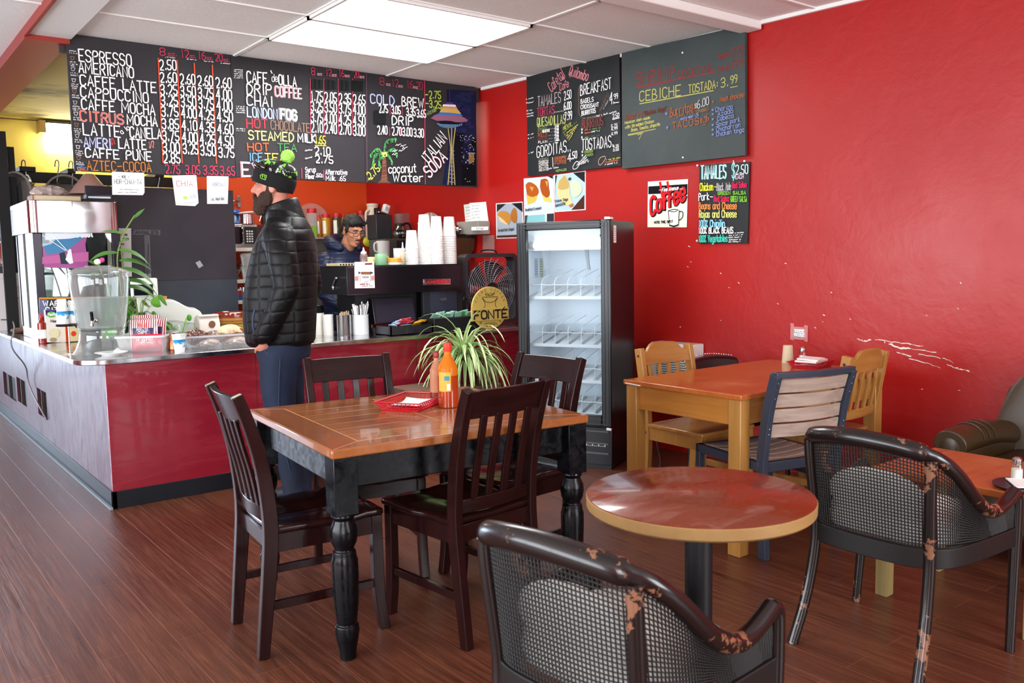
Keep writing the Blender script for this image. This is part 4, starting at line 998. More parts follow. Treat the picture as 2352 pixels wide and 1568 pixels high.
cane_chair('dark cane armchair behind the round table, facing the low side table', (1.748, -3.665, 0), R(-90.4), cc)

t = thing('side_table', 'low square wooden side table in front of the leather armchair', 'table', (2.31, -3.68, 0))
obj('tabletop', G().box(-.26, .26, -.33, .31, .495, .522), M_pinetop, t, bevel=.003)
for sx in (-1, 1):
    for sy in (-.285, .265): obj('leg', G().box(sx*.215-.025, sx*.215+.025, sy-.025, sy+.025, 0, .495), wood('olive_pine', '#8a7a4a', '#a08c58', .5, .8, 'Z'), t, bevel=.002)

t = thing('leather_armchair', 'olive-brown leather armchair against the red wall behind the low side table', 'armchair', (3.06, -3.68, 0), R(90))
def roll(s):
    P = smoothline([(s*.33, -.28, .47), (s*.335, -.05, .505), (s*.335, .2, .51), (s*.335, .3, .50)], 2)
    return G().strip(P, [(.075*math.cos(a), .075*math.sin(a)*(.9 if math.sin(a) > 0 else .7)) for a in [2*PI*i/18 for i in range(18)]])
for s in (-1, 1):
    ar = obj('arm', roll(s).box(s*.33-.055, s*.33+.055, -.28, .285, .08, .47), M_leather, t, bevel=.018, seg=3)
    g = G()
    for k in range(3):
        y = .02+k*.055; g.tube([(s*.335+.077*math.cos(a)*1.0, y, .509+.070*math.sin(a)) for a in [PI*j/14 for j in range(15)]], .0035, 6)
    obj('piping_seam', g, M_leather, ar)
    obj('front_panel', G().ell((s*.335, .292, .49), (.05, .016, .06), 18, 10), M_leather, ar)
obj('seat', G().box(-.275, .275, -.25, .29, .12, .42), M_leather, t, bevel=.035, seg=4)
def bk(u, v):
    a = (u-.5)*2; x = .37*a*(1-.32*max(0, v-.55)**1.2); top = .87-.20*abs(a)**3.2
    return V((x, -.30-.10*v+.05*abs(a)**2-.0, .36+(top-.36)*v))
o = obj('backrest', G().grid(bk, 22, 16), M_leather, t, solid=.09); q = o.modifiers.new('edges', 'BEVEL'); q.width = .03; q.segments = 4
g = G(); g.tube([bk(i/30, 1) for i in range(31)], .009, 8); obj('piping_seam', g, M_leather, o)
for sx in (-1, 1):
    for sy in (-.25, .25): obj('foot', G().lathe([(.018, 0), (.025, .1)], 12, (sx*.3, sy, 0)), M_dkwood, t)

# ================================================================== on the tables
def lathe_obj(nm, prof, mt, par, n=32, c=(0,0,0), cap=True): return obj(nm, G().lathe(prof, n, c, cap), mt, par)
def food_basket(label, loc, rz, group):
    t = thing('food_basket', label, 'basket', loc, rz, group)
    g = G(); A, B, H_ = .118, .086, .034
    def rect(k, z): 
        pts = []
        a, b = A*k, B*k
        for i in range(14): pts.append(V((-a+2*a*i/14, -b, z)))
        for i in range(10): pts.append(V((a, -b+2*b*i/10, z)))
        for i in range(14): pts.append(V((a-2*a*i/14, b, z)))
        for i in range(10): pts.append(V((-a, b-2*b*i/10, z)))
        return pts
    lv = [(.80, .004), (.85, .0135), (.90, .0225), (.955, .031)]
    g.loft([rect(k, z) for k, z in lv], False)
    o = obj('basket_lattice', g, M_red, t); q = o.modifiers.new('lattice', 'WIREFRAME'); q.thickness = .0042; q.use_even_offset = False
    rimg = G(); rr = [rect(k, z) for k, z in ((.93, .029), (1.04, .0325), (1.05, .035), (1.03, .0355), (.94, .0335))]
    obj('rim', rimg.loft(rr, False), M_red, t)
    obj('bottom', G().loft([rect(.81, .0), rect(.83, .005)]), M_red, t)
    g = G()
    def pf(u, v):
        x = (u-.5)*.165; y = (v-.5)*.125; return V((x, y, .009+.010*(abs(u-.5)*2)**3+.003*math.sin(9*u+4*v)))
    obj('paper_liner', g.grid(pf, 12, 10), M_paper, t, solid=.0006)
    return t
food_basket('red plastic basket with white paper on the dining table', (.757, -2.02, .7495), R(32), 'red food baskets').scale = (1.2, 1.2, 1.15)
def sauce_bottle(label, loc, rz, h, r, capc, fill, glass_c, fillc, lab):
    t = thing('sauce_bottle', label, 'bottle', loc, rz, 'sauce bottles')
    k = h; mg = mat('bottle_'+glass_c.lstrip('#'), glass_c, .06, trans=.25, ior=1.2)
    prof = [(r*.92, 0), (r, .01*k), (r, .56*k), (r*.96, .63*k), (r*.72, .71*k), (r*.42, .79*k), (r*.34, .83*k), (r*.34, .88*k)]
    lathe_obj('glass', prof, mg, t)
    fz = fill*k; lathe_obj('sauce', [(r*.9+.0032+r*.078, .008*k), (r+.0008, .012*k), (r+.0008, fz), (0, fz)], mat('sauce_'+fillc.lstrip('#'), fillc, .12, coat=.5), t)
    lathe_obj('cap', [(r*.40, .87*k), (r*.42, .88*k), (r*.42, .99*k), (r*.36, k), (0, k)], mat('cap_'+capc.lstrip('#'), capc, .35), t)
    if lab:
        g = G(); a0, a1 = lab
        g.grid(lambda u, v: V(((r+.0016)*math.cos(a0+(a1-a0)*u), (r+.0016)*math.sin(a0+(a1-a0)*u), k*(.26+.30*v))), 14, 1)
        lb = obj('label_sticker', g, mat('yellow_label', '#e0a83a', .5), t)
        g = G(); am = a0+(a1-a0)*.78
        g.grid(lambda u, v: V(((r+.0023)*math.cos(am-.35+.5*u), (r+.0023)*math.sin(am-.35+.5*u), k*(.43+.07*v))), 6, 1); obj('printed_name', g, mat('teal_print', '#3f8a94', .5), lb)
        g = G(); g.grid(lambda u, v: V(((r+.0023)*math.cos(am-.1+.3*u), (r+.0023)*math.sin(am-.1+.3*u), k*(.28+.10*v))), 6, 1); obj('barcode', g, M_paper, lb)
    return t
sauce_bottle('large bottle of orange-red hot sauce with yellow label on the dining table', (.872, -2.13, .7495), 0, .272, .0425, '#d63a24', .50, '#df7d22', '#a83a12', (R(178), R(252)))
sauce_bottle('smaller half-empty sauce bottle with dark red cap behind the large one on the dining table', (.905, -1.99, .7495), 0, .225, .030, '#8a1c1c', .2, '#c88a6a', '#7a2a18', None)
# pine table clutter
T2 = .7475
food_basket('red plastic basket with folded napkins at the wall end of the pine table', (3.065, -2.44, T2), R(8), 'red food baskets')
g = G(); g.cbox((0, 0, .034), (.17, .12, .012), (0, 0, .2)); g.cbox((.005, .006, .044), (.165, .115, .008), (.05, .02, .35))
o = props(obj('napkin_stack', g, M_paper, bevel=.002), 'folded white napkins in the basket on the pine table', 'napkins'); o.location = (3.065, -2.44, T2)
t = thing('cup_stack', 'short stack of upturned pale paper cups by the wall on the pine table', 'cups', tuple(V((3.13, -2.245, T2))))
for k in range(2): lathe_obj('cup', [(.033-.0005*k, .0+k*.004), (.026, .095+k*.006), (0, .095+k*.006)], mat('kraft_cup', '#cdbb9c', .6), t)
def shaker(label, loc, body, fillh):
    t = thing('salt_shaker', label, 'shaker', loc, 0, 'salt shakers')
    lathe_obj('glass', [(.021, 0), (.022, .01), (.0185, .06), (.016, .066)], M_thinglass, t); lathe_obj('salt', [(.0, .004), (.0195, .004), (.0185, fillh), (0, fillh)], mat('salt', '#f0eee8', .9), t)
    lathe_obj('cap', [(.0175, .062), (.0185, .066), (.017, .082), (.010, .088), (0, .088)], M_steel, t); return t
shaker('glass salt shaker by the paper cups on the pine table', (3.2, -2.295, T2), None, .04)
shaker('glass salt shaker on the low side table by the leather armchair', (2.24, -3.835, .5225), None, .045)
t = thing('tray', 'dark oval tray with a white menu card on the low side table', 'tray', (2.17, -3.90, .5225), R(20))
lathe_obj('tray_dish', [(0, 0), (.09, 0), (.11, .006), (.112, .010), (.1, .007), (0, .006)], mat('dark_tray', '#23262e', .35), t, 36); obj('menu_card', G().cbox((.01, .01, .012), (.13, .09, .004), (0, 0, .3)), M_paper, t)

# heater, outlet and cords on the wall
hp = [onW(1520, 790, .0), onW(1616, 790, 0)]
t = thing('wall_heater', 'white wall heater with a slatted grille behind the pine chair', 'heater', (0, 0, 0))
b_ = along_wall(-1.36, -1.0, .30, .775, .002, .13); o = obj('housing', b_, M_white, t, bevel=.008)
g = G()
for k in range(20):
    z = .42+k*.016; A = WALL_P+WALL_D*((-1.34-.88)/WALL_D.y)+WALL_N*.133; B = WALL_P+WALL_D*((-1.06-.88)/WALL_D.y)+WALL_N*.133
    g.bar(V((A.x, A.y, z)), V((B.x, B.y, z)), .006, .006)
obj('grille_slat', g, mat('grille_dark', '#55565c', .5), t)
o = props(obj('wall_outlet', along_wall(-1.0+.07, -1.0+.15, .30, .42, .001, .008), M_white, bevel=.002), 'white wall outlet with a plug near the floor by the fridge', 'outlet')
p = onW(1503, 938, .03); obj('plug', G().cbox(p, (.04, .03, .03)), M_black, o, bevel=.004)
t = props(obj('power_cord', G().tube(smoothline([onW(1556, 948, .05), onW(1556, 975, .05), onW(1550, 990, .07), onW(1520, 1000, .1), onW(1505, 1010, .12), V((3.15, -1.25, .006)), V((2.98, -1.4, .006))], 2), .005, 8), mat('grey_cord', '#5a5a60', .5)), 'thin grey power cord hanging below the wall heater', 'cord')
# ================================================================== the counter
TC = .853
def Hz(x, y, p):
    d = ray(x, y); t_ = ((p[0]-CAM.x)*d.x+(p[1]-CAM.y)*d.y)/(d.x*d.x+d.y*d.y); return (CAM+d*t_).z
M_ply = mat('maroon_plywood', '#8a1c2a', .26, spec=.5, coat=.15); _t = NT(M_ply)
_a = _t.noise(_t.coord((.7, 1, 3.2)), 3., 5, .55, 1.6)
_t.set('Base Color', _t.ramp(_a, [(.3, '#86182a'), (.55, '#8e1d2c'), (.8, '#9a2a38')])); _t.set('Roughness', _t.ramp(_a, [(.45, .2), (.6, .38)])); _t.bump(_a, .25, .006)
M_ply2 = mat('sheen_maroon_plywood', '#5a2a36', .34, spec=.55, coat=.1); _t = NT(M_ply2)
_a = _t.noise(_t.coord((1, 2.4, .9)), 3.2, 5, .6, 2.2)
_t.set('Base Color', _t.ramp(_a, [(.35, '#4a1824'), (.55, '#512532'), (.72, '#4c2f42')])); _t.set('Roughness', _t.ramp(_a, [(.4, .34), (.7, .5)])); _t.bump(_a, .2, .006)  # darker maroon side, with the lavender window sheen painted into its patches
M_base = mat('rubber_baseboard', '#10141b', .42)
t = thing('counter', 'long red-fronted L-shaped service counter with a black baseboard', 'counter')
obj('front_panel', G().box(0, 3.06, 0, .02, .10, .823), M_ply, t)
g = G()
for x in (.86, 2.02): g.box(x-.002, x+.002, -.0012, .0, .10, .823)
obj('panel_seam', g, mat('seam_dark', '#5a1018', .6), t)
holes = [(1.87, 2.25, .25, .455), (2.77, 3.22, .235, .445), (3.30, 4.0, .212, .42)]
g = G(); y = 0.02
for y0, y1, z0, z1 in holes:
    g.box(0, .02, y, y0, .10, .823); g.box(0, .02, y0, y1, .10, z0); g.box(0, .02, y0, y1, z1, .823); y = y1
g.box(0, .02, y, 4.5, .10, .823)
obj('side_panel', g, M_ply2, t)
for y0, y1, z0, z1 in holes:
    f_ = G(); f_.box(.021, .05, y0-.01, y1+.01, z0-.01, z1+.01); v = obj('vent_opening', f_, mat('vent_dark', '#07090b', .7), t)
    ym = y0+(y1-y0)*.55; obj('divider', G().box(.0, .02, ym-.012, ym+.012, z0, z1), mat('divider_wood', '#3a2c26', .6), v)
obj('baseboard', G().box(-.006, 3.06, -.006, .02, 0, .10).box(-.006, .02, -.006, 4.5, 0, .10), M_base, t, bevel=.002)
obj('floor_edging', G().box(-.022, -.007, -.01, 4.5, 0, .012), mat('grey_edging', '#7f8c93', .5), t)
obj('body', G().box(.06, 3.04, .03, .78, .03, .822).box(.06, 1.33, .78, 1.10, .03, .822).box(.06, .6, 1.10, 4.48, .03, .822), mat('counter_inside', '#2a2226', .7), t)
def rounded(pts, rr, n=8):
    out = []
    for i, p in enumerate(pts):
        p = V((p[0], p[1], 0)); r = rr[i]
        if r == 0: out.append(p); continue
        a = (V((*pts[i-1], 0))-p).normalized(); b = (V((*pts[(i+1) % len(pts)], 0))-p).normalized()
        for k in range(n+1):
            u = k/n; out.append((p+a*r)*(1-u)**2+p*2*u*(1-u)+(p+b*r)*u*u)
    return out
M_counter = mat('stainless_worktop', '#c6c7ca', .16, 1.); _t = NT(M_counter); _t.set('Roughness', _t.ramp(_t.noise(_t.coord((1, 1, 1)), 6, 5, .6), [(.35, .10), (.7, .26)]))
o = rounded([(-.14, 4.5), (-.14, -.03), (3.06, -.03), (3.06, .80), (1.35, .80), (1.35, 1.12), (.62, 1.12), (.62, 4.5)], [0, .2, 0, 0, 0, 0, 0, 0])
props(obj('worktop', G().prism([V((p.x, p.y, .823)) for p in o], (0, 0, .03)), M_counter, bevel=.004, seg=3), 'stainless steel worktop covering the counter', 'worktop')

# ------------------------------------------------------------------ pastry case
M_mirror = mat('polished_case_steel', '#bdb8bb', .14, 1.)
M_caseglass = M_thinglass
cx0, cx1, cy0, cy1, cz1 = -.083, .505, 1.57, 2.31, 1.83
t = thing('pastry_case', 'tall glass-fronted display case with a polished steel hood on the counter', 'display case')
obj('base', G().box(cx0+.03, cx1, cy0+.02, cy1, TC, .93), M_steel, t, bevel=.004)
o_ = rounded([(cx0, cy1), (cx0, cy0), (cx1, cy0), (cx1, cy1)], [0, .06, .06, 0])
obj('hood', G().prism([V((p.x, p.y, 1.605)) for p in o_], (0, 0, .225)), M_mirror, t, bevel=.004)
obj('hood_seam', G().box(.195, .198, cy0-.0012, cy0, 1.608, 1.826), M_ink, t)
for x, y in ((cx0+.05, cy0+.03), (cx1-.03, cy0+.03), (cx0+.05, cy1-.03), (cx1-.03, cy1-.03)): obj('post', G().box(x-.028, x+.028, y-.02, y+.02, .93, 1.605), mat('case_post', '#2c2630', .3, .4), t, bevel=.004)
obj('side_panel', G().box(cx0+.03, cx0+.034, cy0+.06, cy1-.05, .93, 1.605), mat('case_side', '#1d1a20', .3), t); obj('side_trim', G().box(cx0+.02, cx0+.03, cy1-.34, cy1-.12, .93, 1.605), mat('dull_strip', '#83847e', .5, .6), t)
obj('front_glass', G().box(cx0+.08, cx1-.06, cy0+.02, cy0+.026, .93, 1.605), M_caseglass, t)
obj('back_panel', G().box(cx0+.06, cx1-.05, cy1-.05, cy1-.04, .93, 1.605), mat('case_back', '#9aa2a2', .4), t)
for z in (1.12, 1.30): obj('shelf', G().box(cx0+.07, cx1-.05, cy0+.05, cy1-.06, z, z+.008), M_thinglass, t)
Pc = lambda x, y: onY(x, y, cy0+.012); PLANE_N[Pc] = V((0, -1, 0))
pn = obj('poster', G().quad(Pc(96, 525), Pc(203, 528), Pc(196, 560), Pc(203, 614), Pc(172, 616), Pc(100, 614)), mat('poster_pink', '#a14a8c', .35), t)
L = Letters(lambda x, y: onY(x, y, cy0+.011)); PLANE_N[L.p] = V((0, -1, 0))
L.poly([(97,526),(202,528),(193,545),(150,578),(108,585),(97,560)], '#4f86ae'); L.poly([(97,526),(150,527),(118,560),(97,566)], '#b5c7cf'); L.poly([(97,590),(150,583),(203,578),(203,600),(97,606)], '#c06a9e'); L.poly([(136,582),(148,578),(156,606),(140,606)], '#35404a')
L.l([(97,540),(150,575)], WH, 1.6); L.l([(110,528),(160,582)], WH, 1.6); L.poly([(158,572),(163,572),(168,604),(160,606),(150,596)], '#e9eef2')
L.poly([(104,531),(196,527),(204,540),(160,548),(103,551)], '#dfe9f0')
L.done(pn, 'printed_picture'); L = Letters(lambda x, y: onY(x, y, cy0+.010)); PLANE_N[L.p] = V((0, -1, 0))
L.w("ngrediente's Best", (106,546), (212,543), 14, WH, 3.6); L.w("ngrediente's Best", (106,546), (212,543), 14, '#d4696c', 1.6)
for k in range(9): L.l([(98,532+k*3.2),(112,531+k*3.2)], '#4a5058', 1)
L.done(pn, 'lettering')
obj('black_fan_panel', G().prism([onY(x, y, cy0+.035) for x, y in curve([(203,529),(199,560),(203,590),(206,612),(243,612),(243,520),(222,522)], 1)], (0, .004, 0)), mat('case_black', '#0d0b10', .4), t)
# things in and on the case
t2 = thing('clear_bottle', 'small clear flip-top bottle standing on the upper shelf of the pastry case', 'bottle', (.168, 1.75, 1.308))
lathe_obj('glass', [(.024, 0), (.025, .07), (.012, .10), (.010, .13)], M_thinglass, t2, 18); lathe_obj('stopper', [(.009, .13), (.011, .14), (.004, .15)], M_white, t2, 12)
o = props(obj('hardcover_book', G().cbox((.115, 1.72, 1.849), (.30, .2, .034)), mat('book_block', '#d5c4a0', .7), bevel=.002), 'thick tan hardcover book lying on top of the pastry case', 'book')
obj('cover', G().box(-.04, .268, 1.615, 1.825, 1.866, 1.870).box(-.04, -.036, 1.615, 1.825, 1.832, 1.868), mat('book_cover', '#8c5a34', .6), o)
props(obj('black_box', G().box(.285, .52, 1.64, 1.86, 1.832, 1.852), M_black, bevel=.002), 'flat black box on top of the pastry case', 'box')
o = props(obj('tape_case', G().cbox((.40, 1.72, 1.870), (.17, .1, .034)), mat('navy_plastic', '#23263f', .35), bevel=.002), 'dark navy cassette case on the flat black box', 'case')
obj('label_strip', G().cbox((.40, 1.669, 1.866), (.15, .002, .013)), M_paper, o)
g = G()
def crumple(u, v, c, r):
    a = 2*PI*u; b = PI*(v-.5); k = 1+.16*math.sin(5*a+3*b)*math.cos(4*b)+.1*math.sin(11*a)
    return V((c[0]+r[0]*k*math.cos(a)*math.cos(b), c[1]+r[1]*k*math.sin(a)*math.cos(b), c[2]+r[2]*math.sin(b)*(1+.1*math.sin(7*a))))
cg = G().grid(lambda u, v: crumple(u, v, (.10, 1.80, 1.902), (.105, .075, .046)), 40, 24)
props(obj('plastic_bag', cg, mat('clear_wrap', '#c9b8b6', .2, trans=.35, ior=1.1)), 'crumpled pinkish plastic bag on top of the pastry case', 'bag')
# white carton behind the case
b = props(obj('carton', G().box(-.125, .055, 3.0, 3.3, TC, 1.325), mat('carton_white', '#d9d3d3', .6), bevel=.003), 'tall white printed carton behind the pastry case', 'box')
Pk = lambda x, y: onY(x, y, 2.998); PLANE_N[Pk] = V((0, -1, 0)); L = Letters(Pk)
L.w('iM', (26,669), (44,670), 14, '#b5acac', 2.2); L.w('T', (37,697), (44,697), 13, '#8f8686', 2.2); L.l([(0,640),(44,641)], '#bdb5b5', 1)
for k in range(9): L.l([(3+k*4,734),(5+k*4,734)], '#5a5556', 2.6)
L.done(b, 'lettering')
o = props(obj('folded_pouch', crumpled := G().ell((-.03, 2.62, TC+.022), (.07, .09, .022), 20, 8), mat('brown_pouch', '#7b5a50', .6)), 'small brown pouch lying beside the carton', 'pouch')
props(obj('power_cord', G().tube(smoothline([(-.03, 2.96, .93), (-.05, 2.75, .90), (-.10, 2.45, .872), (-.137, 2.2, .862), (-.160, 2.18, .84), (-.158, 2.16, .76), (-.05, 2.3, .62), (-.03, 2.45, .50), (-.03, 2.3, .42), (-.03, 1.95, .33), (-.012, 1.86, .26)], 3), .0055, 8), mat('pale_grey_cord', '#8b8a90', .5)), 'pale grey cord hanging down the side of the counter', 'cord')

# ------------------------------------------------------------------ front end of the counter
def upright_sheet(name, quadpx, Y, th, mt, label, cat):
    P = [onY(x, y, Y) for x, y in quadpx]; return props(obj(name, G().prism(P, (0, th, 0)), mt, bevel=.001), label, cat)
b = upright_sheet('magazine', [(90,683),(232,681),(232,784.5),(92,786.5)], 1.50, .012, mat('magazine_cover', '#20222c', .35), 'dark magazine with an orange top edge leaning against the pastry case', 'magazine')
Pq = lambda x, y: onY(x, y, 1.4985); PLANE_N[Pq] = V((0, -1, 0)); L = Letters(Pq)
L.poly([(89,683),(232,681),(232,685),(89,687)], '#c98a3c'); L.poly([(90,688),(108,688),(112,710),(100,728),(90,720)], '#6a6f8a')
L.w('WARRIOR', (99,702), (176,701), 11, WH, 2.2); L.w('CITIES', (105,717), (165,716), 11, WH, 2.2); L.w('of the North', (96,745), (104,745), 6, '#a05a2c', 1.2)
L.done(b, 'lettering')
b = upright_sheet('soup_carton', [(104,712),(150,711),(152,786),(108,786)], 1.40, .06, mat('carton_cream', '#d8cfc4', .5), 'cream soup carton with a purple top and green oval mark', 'carton')
Pq2 = lambda x, y: onY(x, y, 1.3985); PLANE_N[Pq2] = V((0, -1, 0)); L = Letters(Pq2)
L.poly([(104,712),(150,711),(150,719),(105,724)], '#3b2a6a'); L.poly([(112+11*math.cos(a*PI/6)+6,722+7*math.sin(a*PI/6)) for a in range(12)], '#5aa84a'); L.done(b, 'printed_picture')
L = Letters(lambda x, y: onY(x, y, 1.3975)); PLANE_N[L.p] = V((0, -1, 0)); L.w('Pacific', (111,725), (129,724), 6, WH, 1.2); L.w('Hemp', (117,740), (140,740), 6, '#4a4450', 1.2)
L.poly([(115+12*math.cos(a*PI/6)+10,765+12*math.sin(a*PI/6)) for a in range(12)], '#cfc5a0'); L.poly([(118+8*math.cos(a*PI/6)+4,780+5*math.sin(a*PI/6)) for a in range(12)], '#9a8466'); L.done(b, 'printed_picture')
b = upright_sheet('soup_carton', [(150,742),(186,740),(186,783),(152,785)], 1.36, .05, mat('carton_tomato', '#c9b98a', .5), 'red and tan soup carton printed with a tomato', 'carton')
Pq3 = lambda x, y: onY(x, y, 1.3585); PLANE_N[Pq3] = V((0, -1, 0)); L = Letters(Pq3)
L.poly([(150,748),(158,752),(156,772),(162,783),(152,785)], '#b5321f'); L.poly([(164+6*math.cos(a*PI/6)+5,766+6*math.sin(a*PI/6)) for a in range(12)], '#d03a22'); L.poly([(165,742),(186,740),(186,755),(174,752)], '#3a1c18'); L.done(b, 'printed_picture')
sauce_bottle('slim red hot sauce bottle with white label in front of the pastry case', (-.071, 1.42, TC), 0, .20, .027, '#c41f24', .7, '#a02a1a', '#8a1c12', None)
ob = [o for o in bpy.data.objects if o.name.startswith('sauce_bottle')][-1]
g = G(); g.grid(lambda u, v: V((.0285*math.cos(R(200)+R(150)*u), .0285*math.sin(R(200)+R(150)*u), .035+.06*v)), 12, 1); obj('label_sticker', g, M_paper, max([o for o in bpy.data.objects if o.get('label', '').startswith('slim red')], key=lambda o: o.name))
# stand with cups
sx_, sy_ = -.078, .50
t = thing('cup_stand', 'small chrome-stemmed stand with a round dark plate, near the counter corner', 'stand', (sx_, sy_, TC))
lathe_obj('plate', [(0, .166), (.068, .166), (.072, .174), (.068, .180), (0, .178)], mat('dark_mirror', '#4a3d4a', .12, .9), t, 36); lathe_obj('stem', [(.0035, 0), (.0035, .168)], M_chrome, t, 12); lathe_obj('foot', [(0, 0), (.022, 0), (.022, .004), (.004, .008)], M_chrome, t, 24)
M_wave = mat('wave_cup', '#efece8', .6); _t = NT(M_wave); _s = _t.new('ShaderNodeSeparateXYZ'); _t.t.links.new(_t.coord(), _s.inputs[0])
_w = _t.noise(_t.coord((9, 9, 26)), 1.2, 3, .5, 1.); _b = _t.math('MULTIPLY', _t.math('GREATER_THAN', _s.outputs[2], .028), _t.math('LESS_THAN', _s.outputs[2], .075))
_t.set('Base Color', _t.mix(_t.math('MULTIPLY', _b, _t.ramp(_w, [(.47, 0), (.5, 1)])), '#efece8', _t.ramp(_w, [(.5, '#2f9fd0'), (.66, '#1c4f8c')])))
def paper_cup(label, loc, flip=False, n=1, group='wave-pattern paper cups', h=.095, r0=.027, r1=.038):
    t = thing('paper_cup', label, 'cup', loc, 0, group)
    for k in range(n):
        z = k*.012
        pr = [(r0, z), (r1, z+h), (r1+.0025, z+h), (r1-.001, z+h-.002), (r0-.002, z+.004), (0, z+.004)] if not flip else [(r1+.0025, z), (r1, z+.003), (r0, z+h), (0, z+h)]
        lathe_obj('cup' if n > 1 else 'wall', pr, M_wave, t, 28)
    return t
paper_cup('stack of upturned wave-print paper cups on the stand, beside the magazine', (sx_-.028, sy_+.0, TC+.181), True, 4, h=.11, r0=.024, r1=.033)
paper_cup('stack of upturned wave-print paper cups on the stand, partly behind the water dispenser', (sx_+.036, sy_+.02, TC+.181), True, 3, h=.11, r0=.024, r1=.033)

# water dispenser
dx, dy = .09, .43
t = thing('water_dispenser', 'clear barrel water dispenser with a chrome spigot on the counter corner', 'dispenser', (dx, dy, TC), R(-28))
lathe_obj('stand', [(.170, 0), (.152, .025), (.130, .08), (.124, .125), (.130, .138)], M_tankglass, t, 48, cap=False)
tank = [(.10, .140), (.128, .142), (.136, .17), (.15, .28), (.162, .40), (.166, .445), (.160, .47)]
lathe_obj('tank', [(0, .140)]+tank, M_tankglass, t, 56, cap=False)
lathe_obj('lid', [(.166, .466), (.166, .478), (.155, .492), (.12, .508), (.075, .514), (.07, .52), (0, .521)], M_tankglass, t, 56, cap=False)
M_ice = sheet_glass('icy_water', '#c9d6cc', .22, .5, .35, .95); lathe_obj('water', [(0, .152), (.118, .153), (.129, .174), (.1435, .28), (.149, .33), (0, .331)], M_ice, t, 56)
sp = obj('spigot', G().tube([(.0, -.13, .20), (0, -.165, .20), (0, -.185, .195), (0, -.19, .17)], .011, 12).lathe([(.02, 0), (.02, .006), (.012, .012)], 20, (0, -.140, .20), M=Mx.Rotation(PI/2, 3, 'X')), M_chrome, t)
obj('lever', G().tube([(0, -.176, .205), (0, -.18, .235), (0, -.185, .255)], [.008, .0095, .009], 10), M_blackgloss, sp)
t = thing('saucer', 'small white saucer at the counter edge in front of the water dispenser', 'plate', (.085, .215, TC))
lathe_obj('dish', [(0, 0), (.05, 0), (.055, .006), (.088, .016), (.09, .019), (.085, .019), (.05, .008), (0, .007)], mat('white_china', '#efedea', .2), t, 48)

# chips in a plastic tub
M_tub = sheet_glass('clear_plastic_tub', '#f2f3f5', .22, .6, .25, 1.)
def tub(label, loc, rz, w_, d_, h_, cat='tub', latch=None):
    t = thing('plastic_tub', label, cat, loc, rz, 'clear plastic tubs on the counter')
    def ring(k, z, e=0): 
        return [V((p.x, p.y, z)) for p in rounded([(-w_/2*k-e, -d_/2*k-e), (w_/2*k+e, -d_/2*k-e), (w_/2*k+e, d_/2*k+e), (-w_/2*k-e, d_/2*k+e)], [.02]*4, 4)]
    obj('box', G().loft([[V((0, 0, 0))]*len(ring(.9, 0)), ring(.9, 0), ring(1, h_)], False), M_tub, t)
    obj('rim', G().loft([ring(1, h_-.012, .002), ring(1, h_-.012, .006), ring(1, h_, .006), ring(1, h_, .001)], False), mat('tub_rim', '#e3e6ea', .3, alpha=.7), t)
    return t
cpos = (.345, .40, TC)
tub('clear tub of potato chip bags next to the water dispenser', cpos, R(-30), .27, .40, .10)
def chip_bag(label, loc, rz, tilt, c1, c2, w_=.15, h_=.2, lines=()):
    t = thing('chip_bag', label, 'snack bag', loc, rz, 'potato chip bags')
    m_ = c1
    def f(u, v, s):
        a = (1-abs(2*u-1)**2.2)*(1-abs(2*v-1)**3); y = s*(.022*a+.0004*1)+.0015*math.sin(23*u+9*v)*a
        return Mx.Rotation(R(tilt), 3, 'X') @ V(((u-.5)*w_, y, v*h_))
    g = G(); g.grid(lambda u, v: f(u, v, -1), 16, 16); g.grid(lambda u, v: f(u, v, 1), 16, 16)
    obj('bag', g, m_, t)
    g = G(); g.grid(lambda u, v: f(.14+.72*u, c2[0]+(c2[1]-c2[0])*v, -1.09)-V((0, .0012, 0)), 12, 8); lb = obj('label_panel', g, c2[2], t)
    for s_, vb, hh, col, u0, u1 in lines:
        pl = lambda x, y, vb=vb: t.matrix_world @ (f(x, y, -1.15)-V((0, .0022, 0)))
        g = G(); adv = [ADV.get(c, 1.) for c in s_]; tot = sum(adv)-.28; x = 0
        for c, a_ in zip(s_, adv):
            for st in FONT.get(c, []):
                P = [f(u0+(u1-u0)*(x+q[0]*.72*min(a_, 1))/tot, vb+q[1]*hh, -1.12)-V((0, .0026, 0)) for q in st]; stroke(g, P, hh*h_*.16, V((0, -1, 0)))
            x += a_
        obj('lettering', g, chalk(col), lb)
    return t
def striped(name, ca_, cb_, sc):
    q = mat(name, ca_, .25, coat=.3); t_ = NT(q); s_ = t_.new('ShaderNodeSeparateXYZ'); t_.t.links.new(t_.coord(), s_.inputs[0])
    t_.set('Base Color', t_.mix(t_.math('GREATER_THAN', t_.math('FRACT', t_.math('MULTIPLY', s_.outputs[0], sc)), .5), ca_, cb_)); return q
M_stripe = striped('red_white_stripes', '#f0e9e8', '#a62a38', 80)
navy = mat('navy_print', '#2c1a5a', .3)
chip_bag('red potato chip bag lettered original, flat against the front of the chip tub', (cpos[0]-.042, cpos[1]-.125, TC+.004), R(-30), -4, mat('red_foil', '#d0283c', .25, coat=.3), (.1, .2, mat('red_foil_dark', '#b81f34', .3)), .17, .10, (('Original', .62, .2, WH, .16, .72), ('lightly salted', .47, .09, WH, .3, .72)))
chip_bag('striped potato chip bag with a purple label, front one standing in the chip tub', (cpos[0]-.045, cpos[1]-.06, TC+.004), R(-27), -6, M_stripe, (.52, .72, navy), .165, .185, (("TIM'S", .76, .1, RD, .34, .62), ('POTATO', .62, .08, WH, .3, .68), ('CHIPS', .53, .08, WH, .34, .64)))
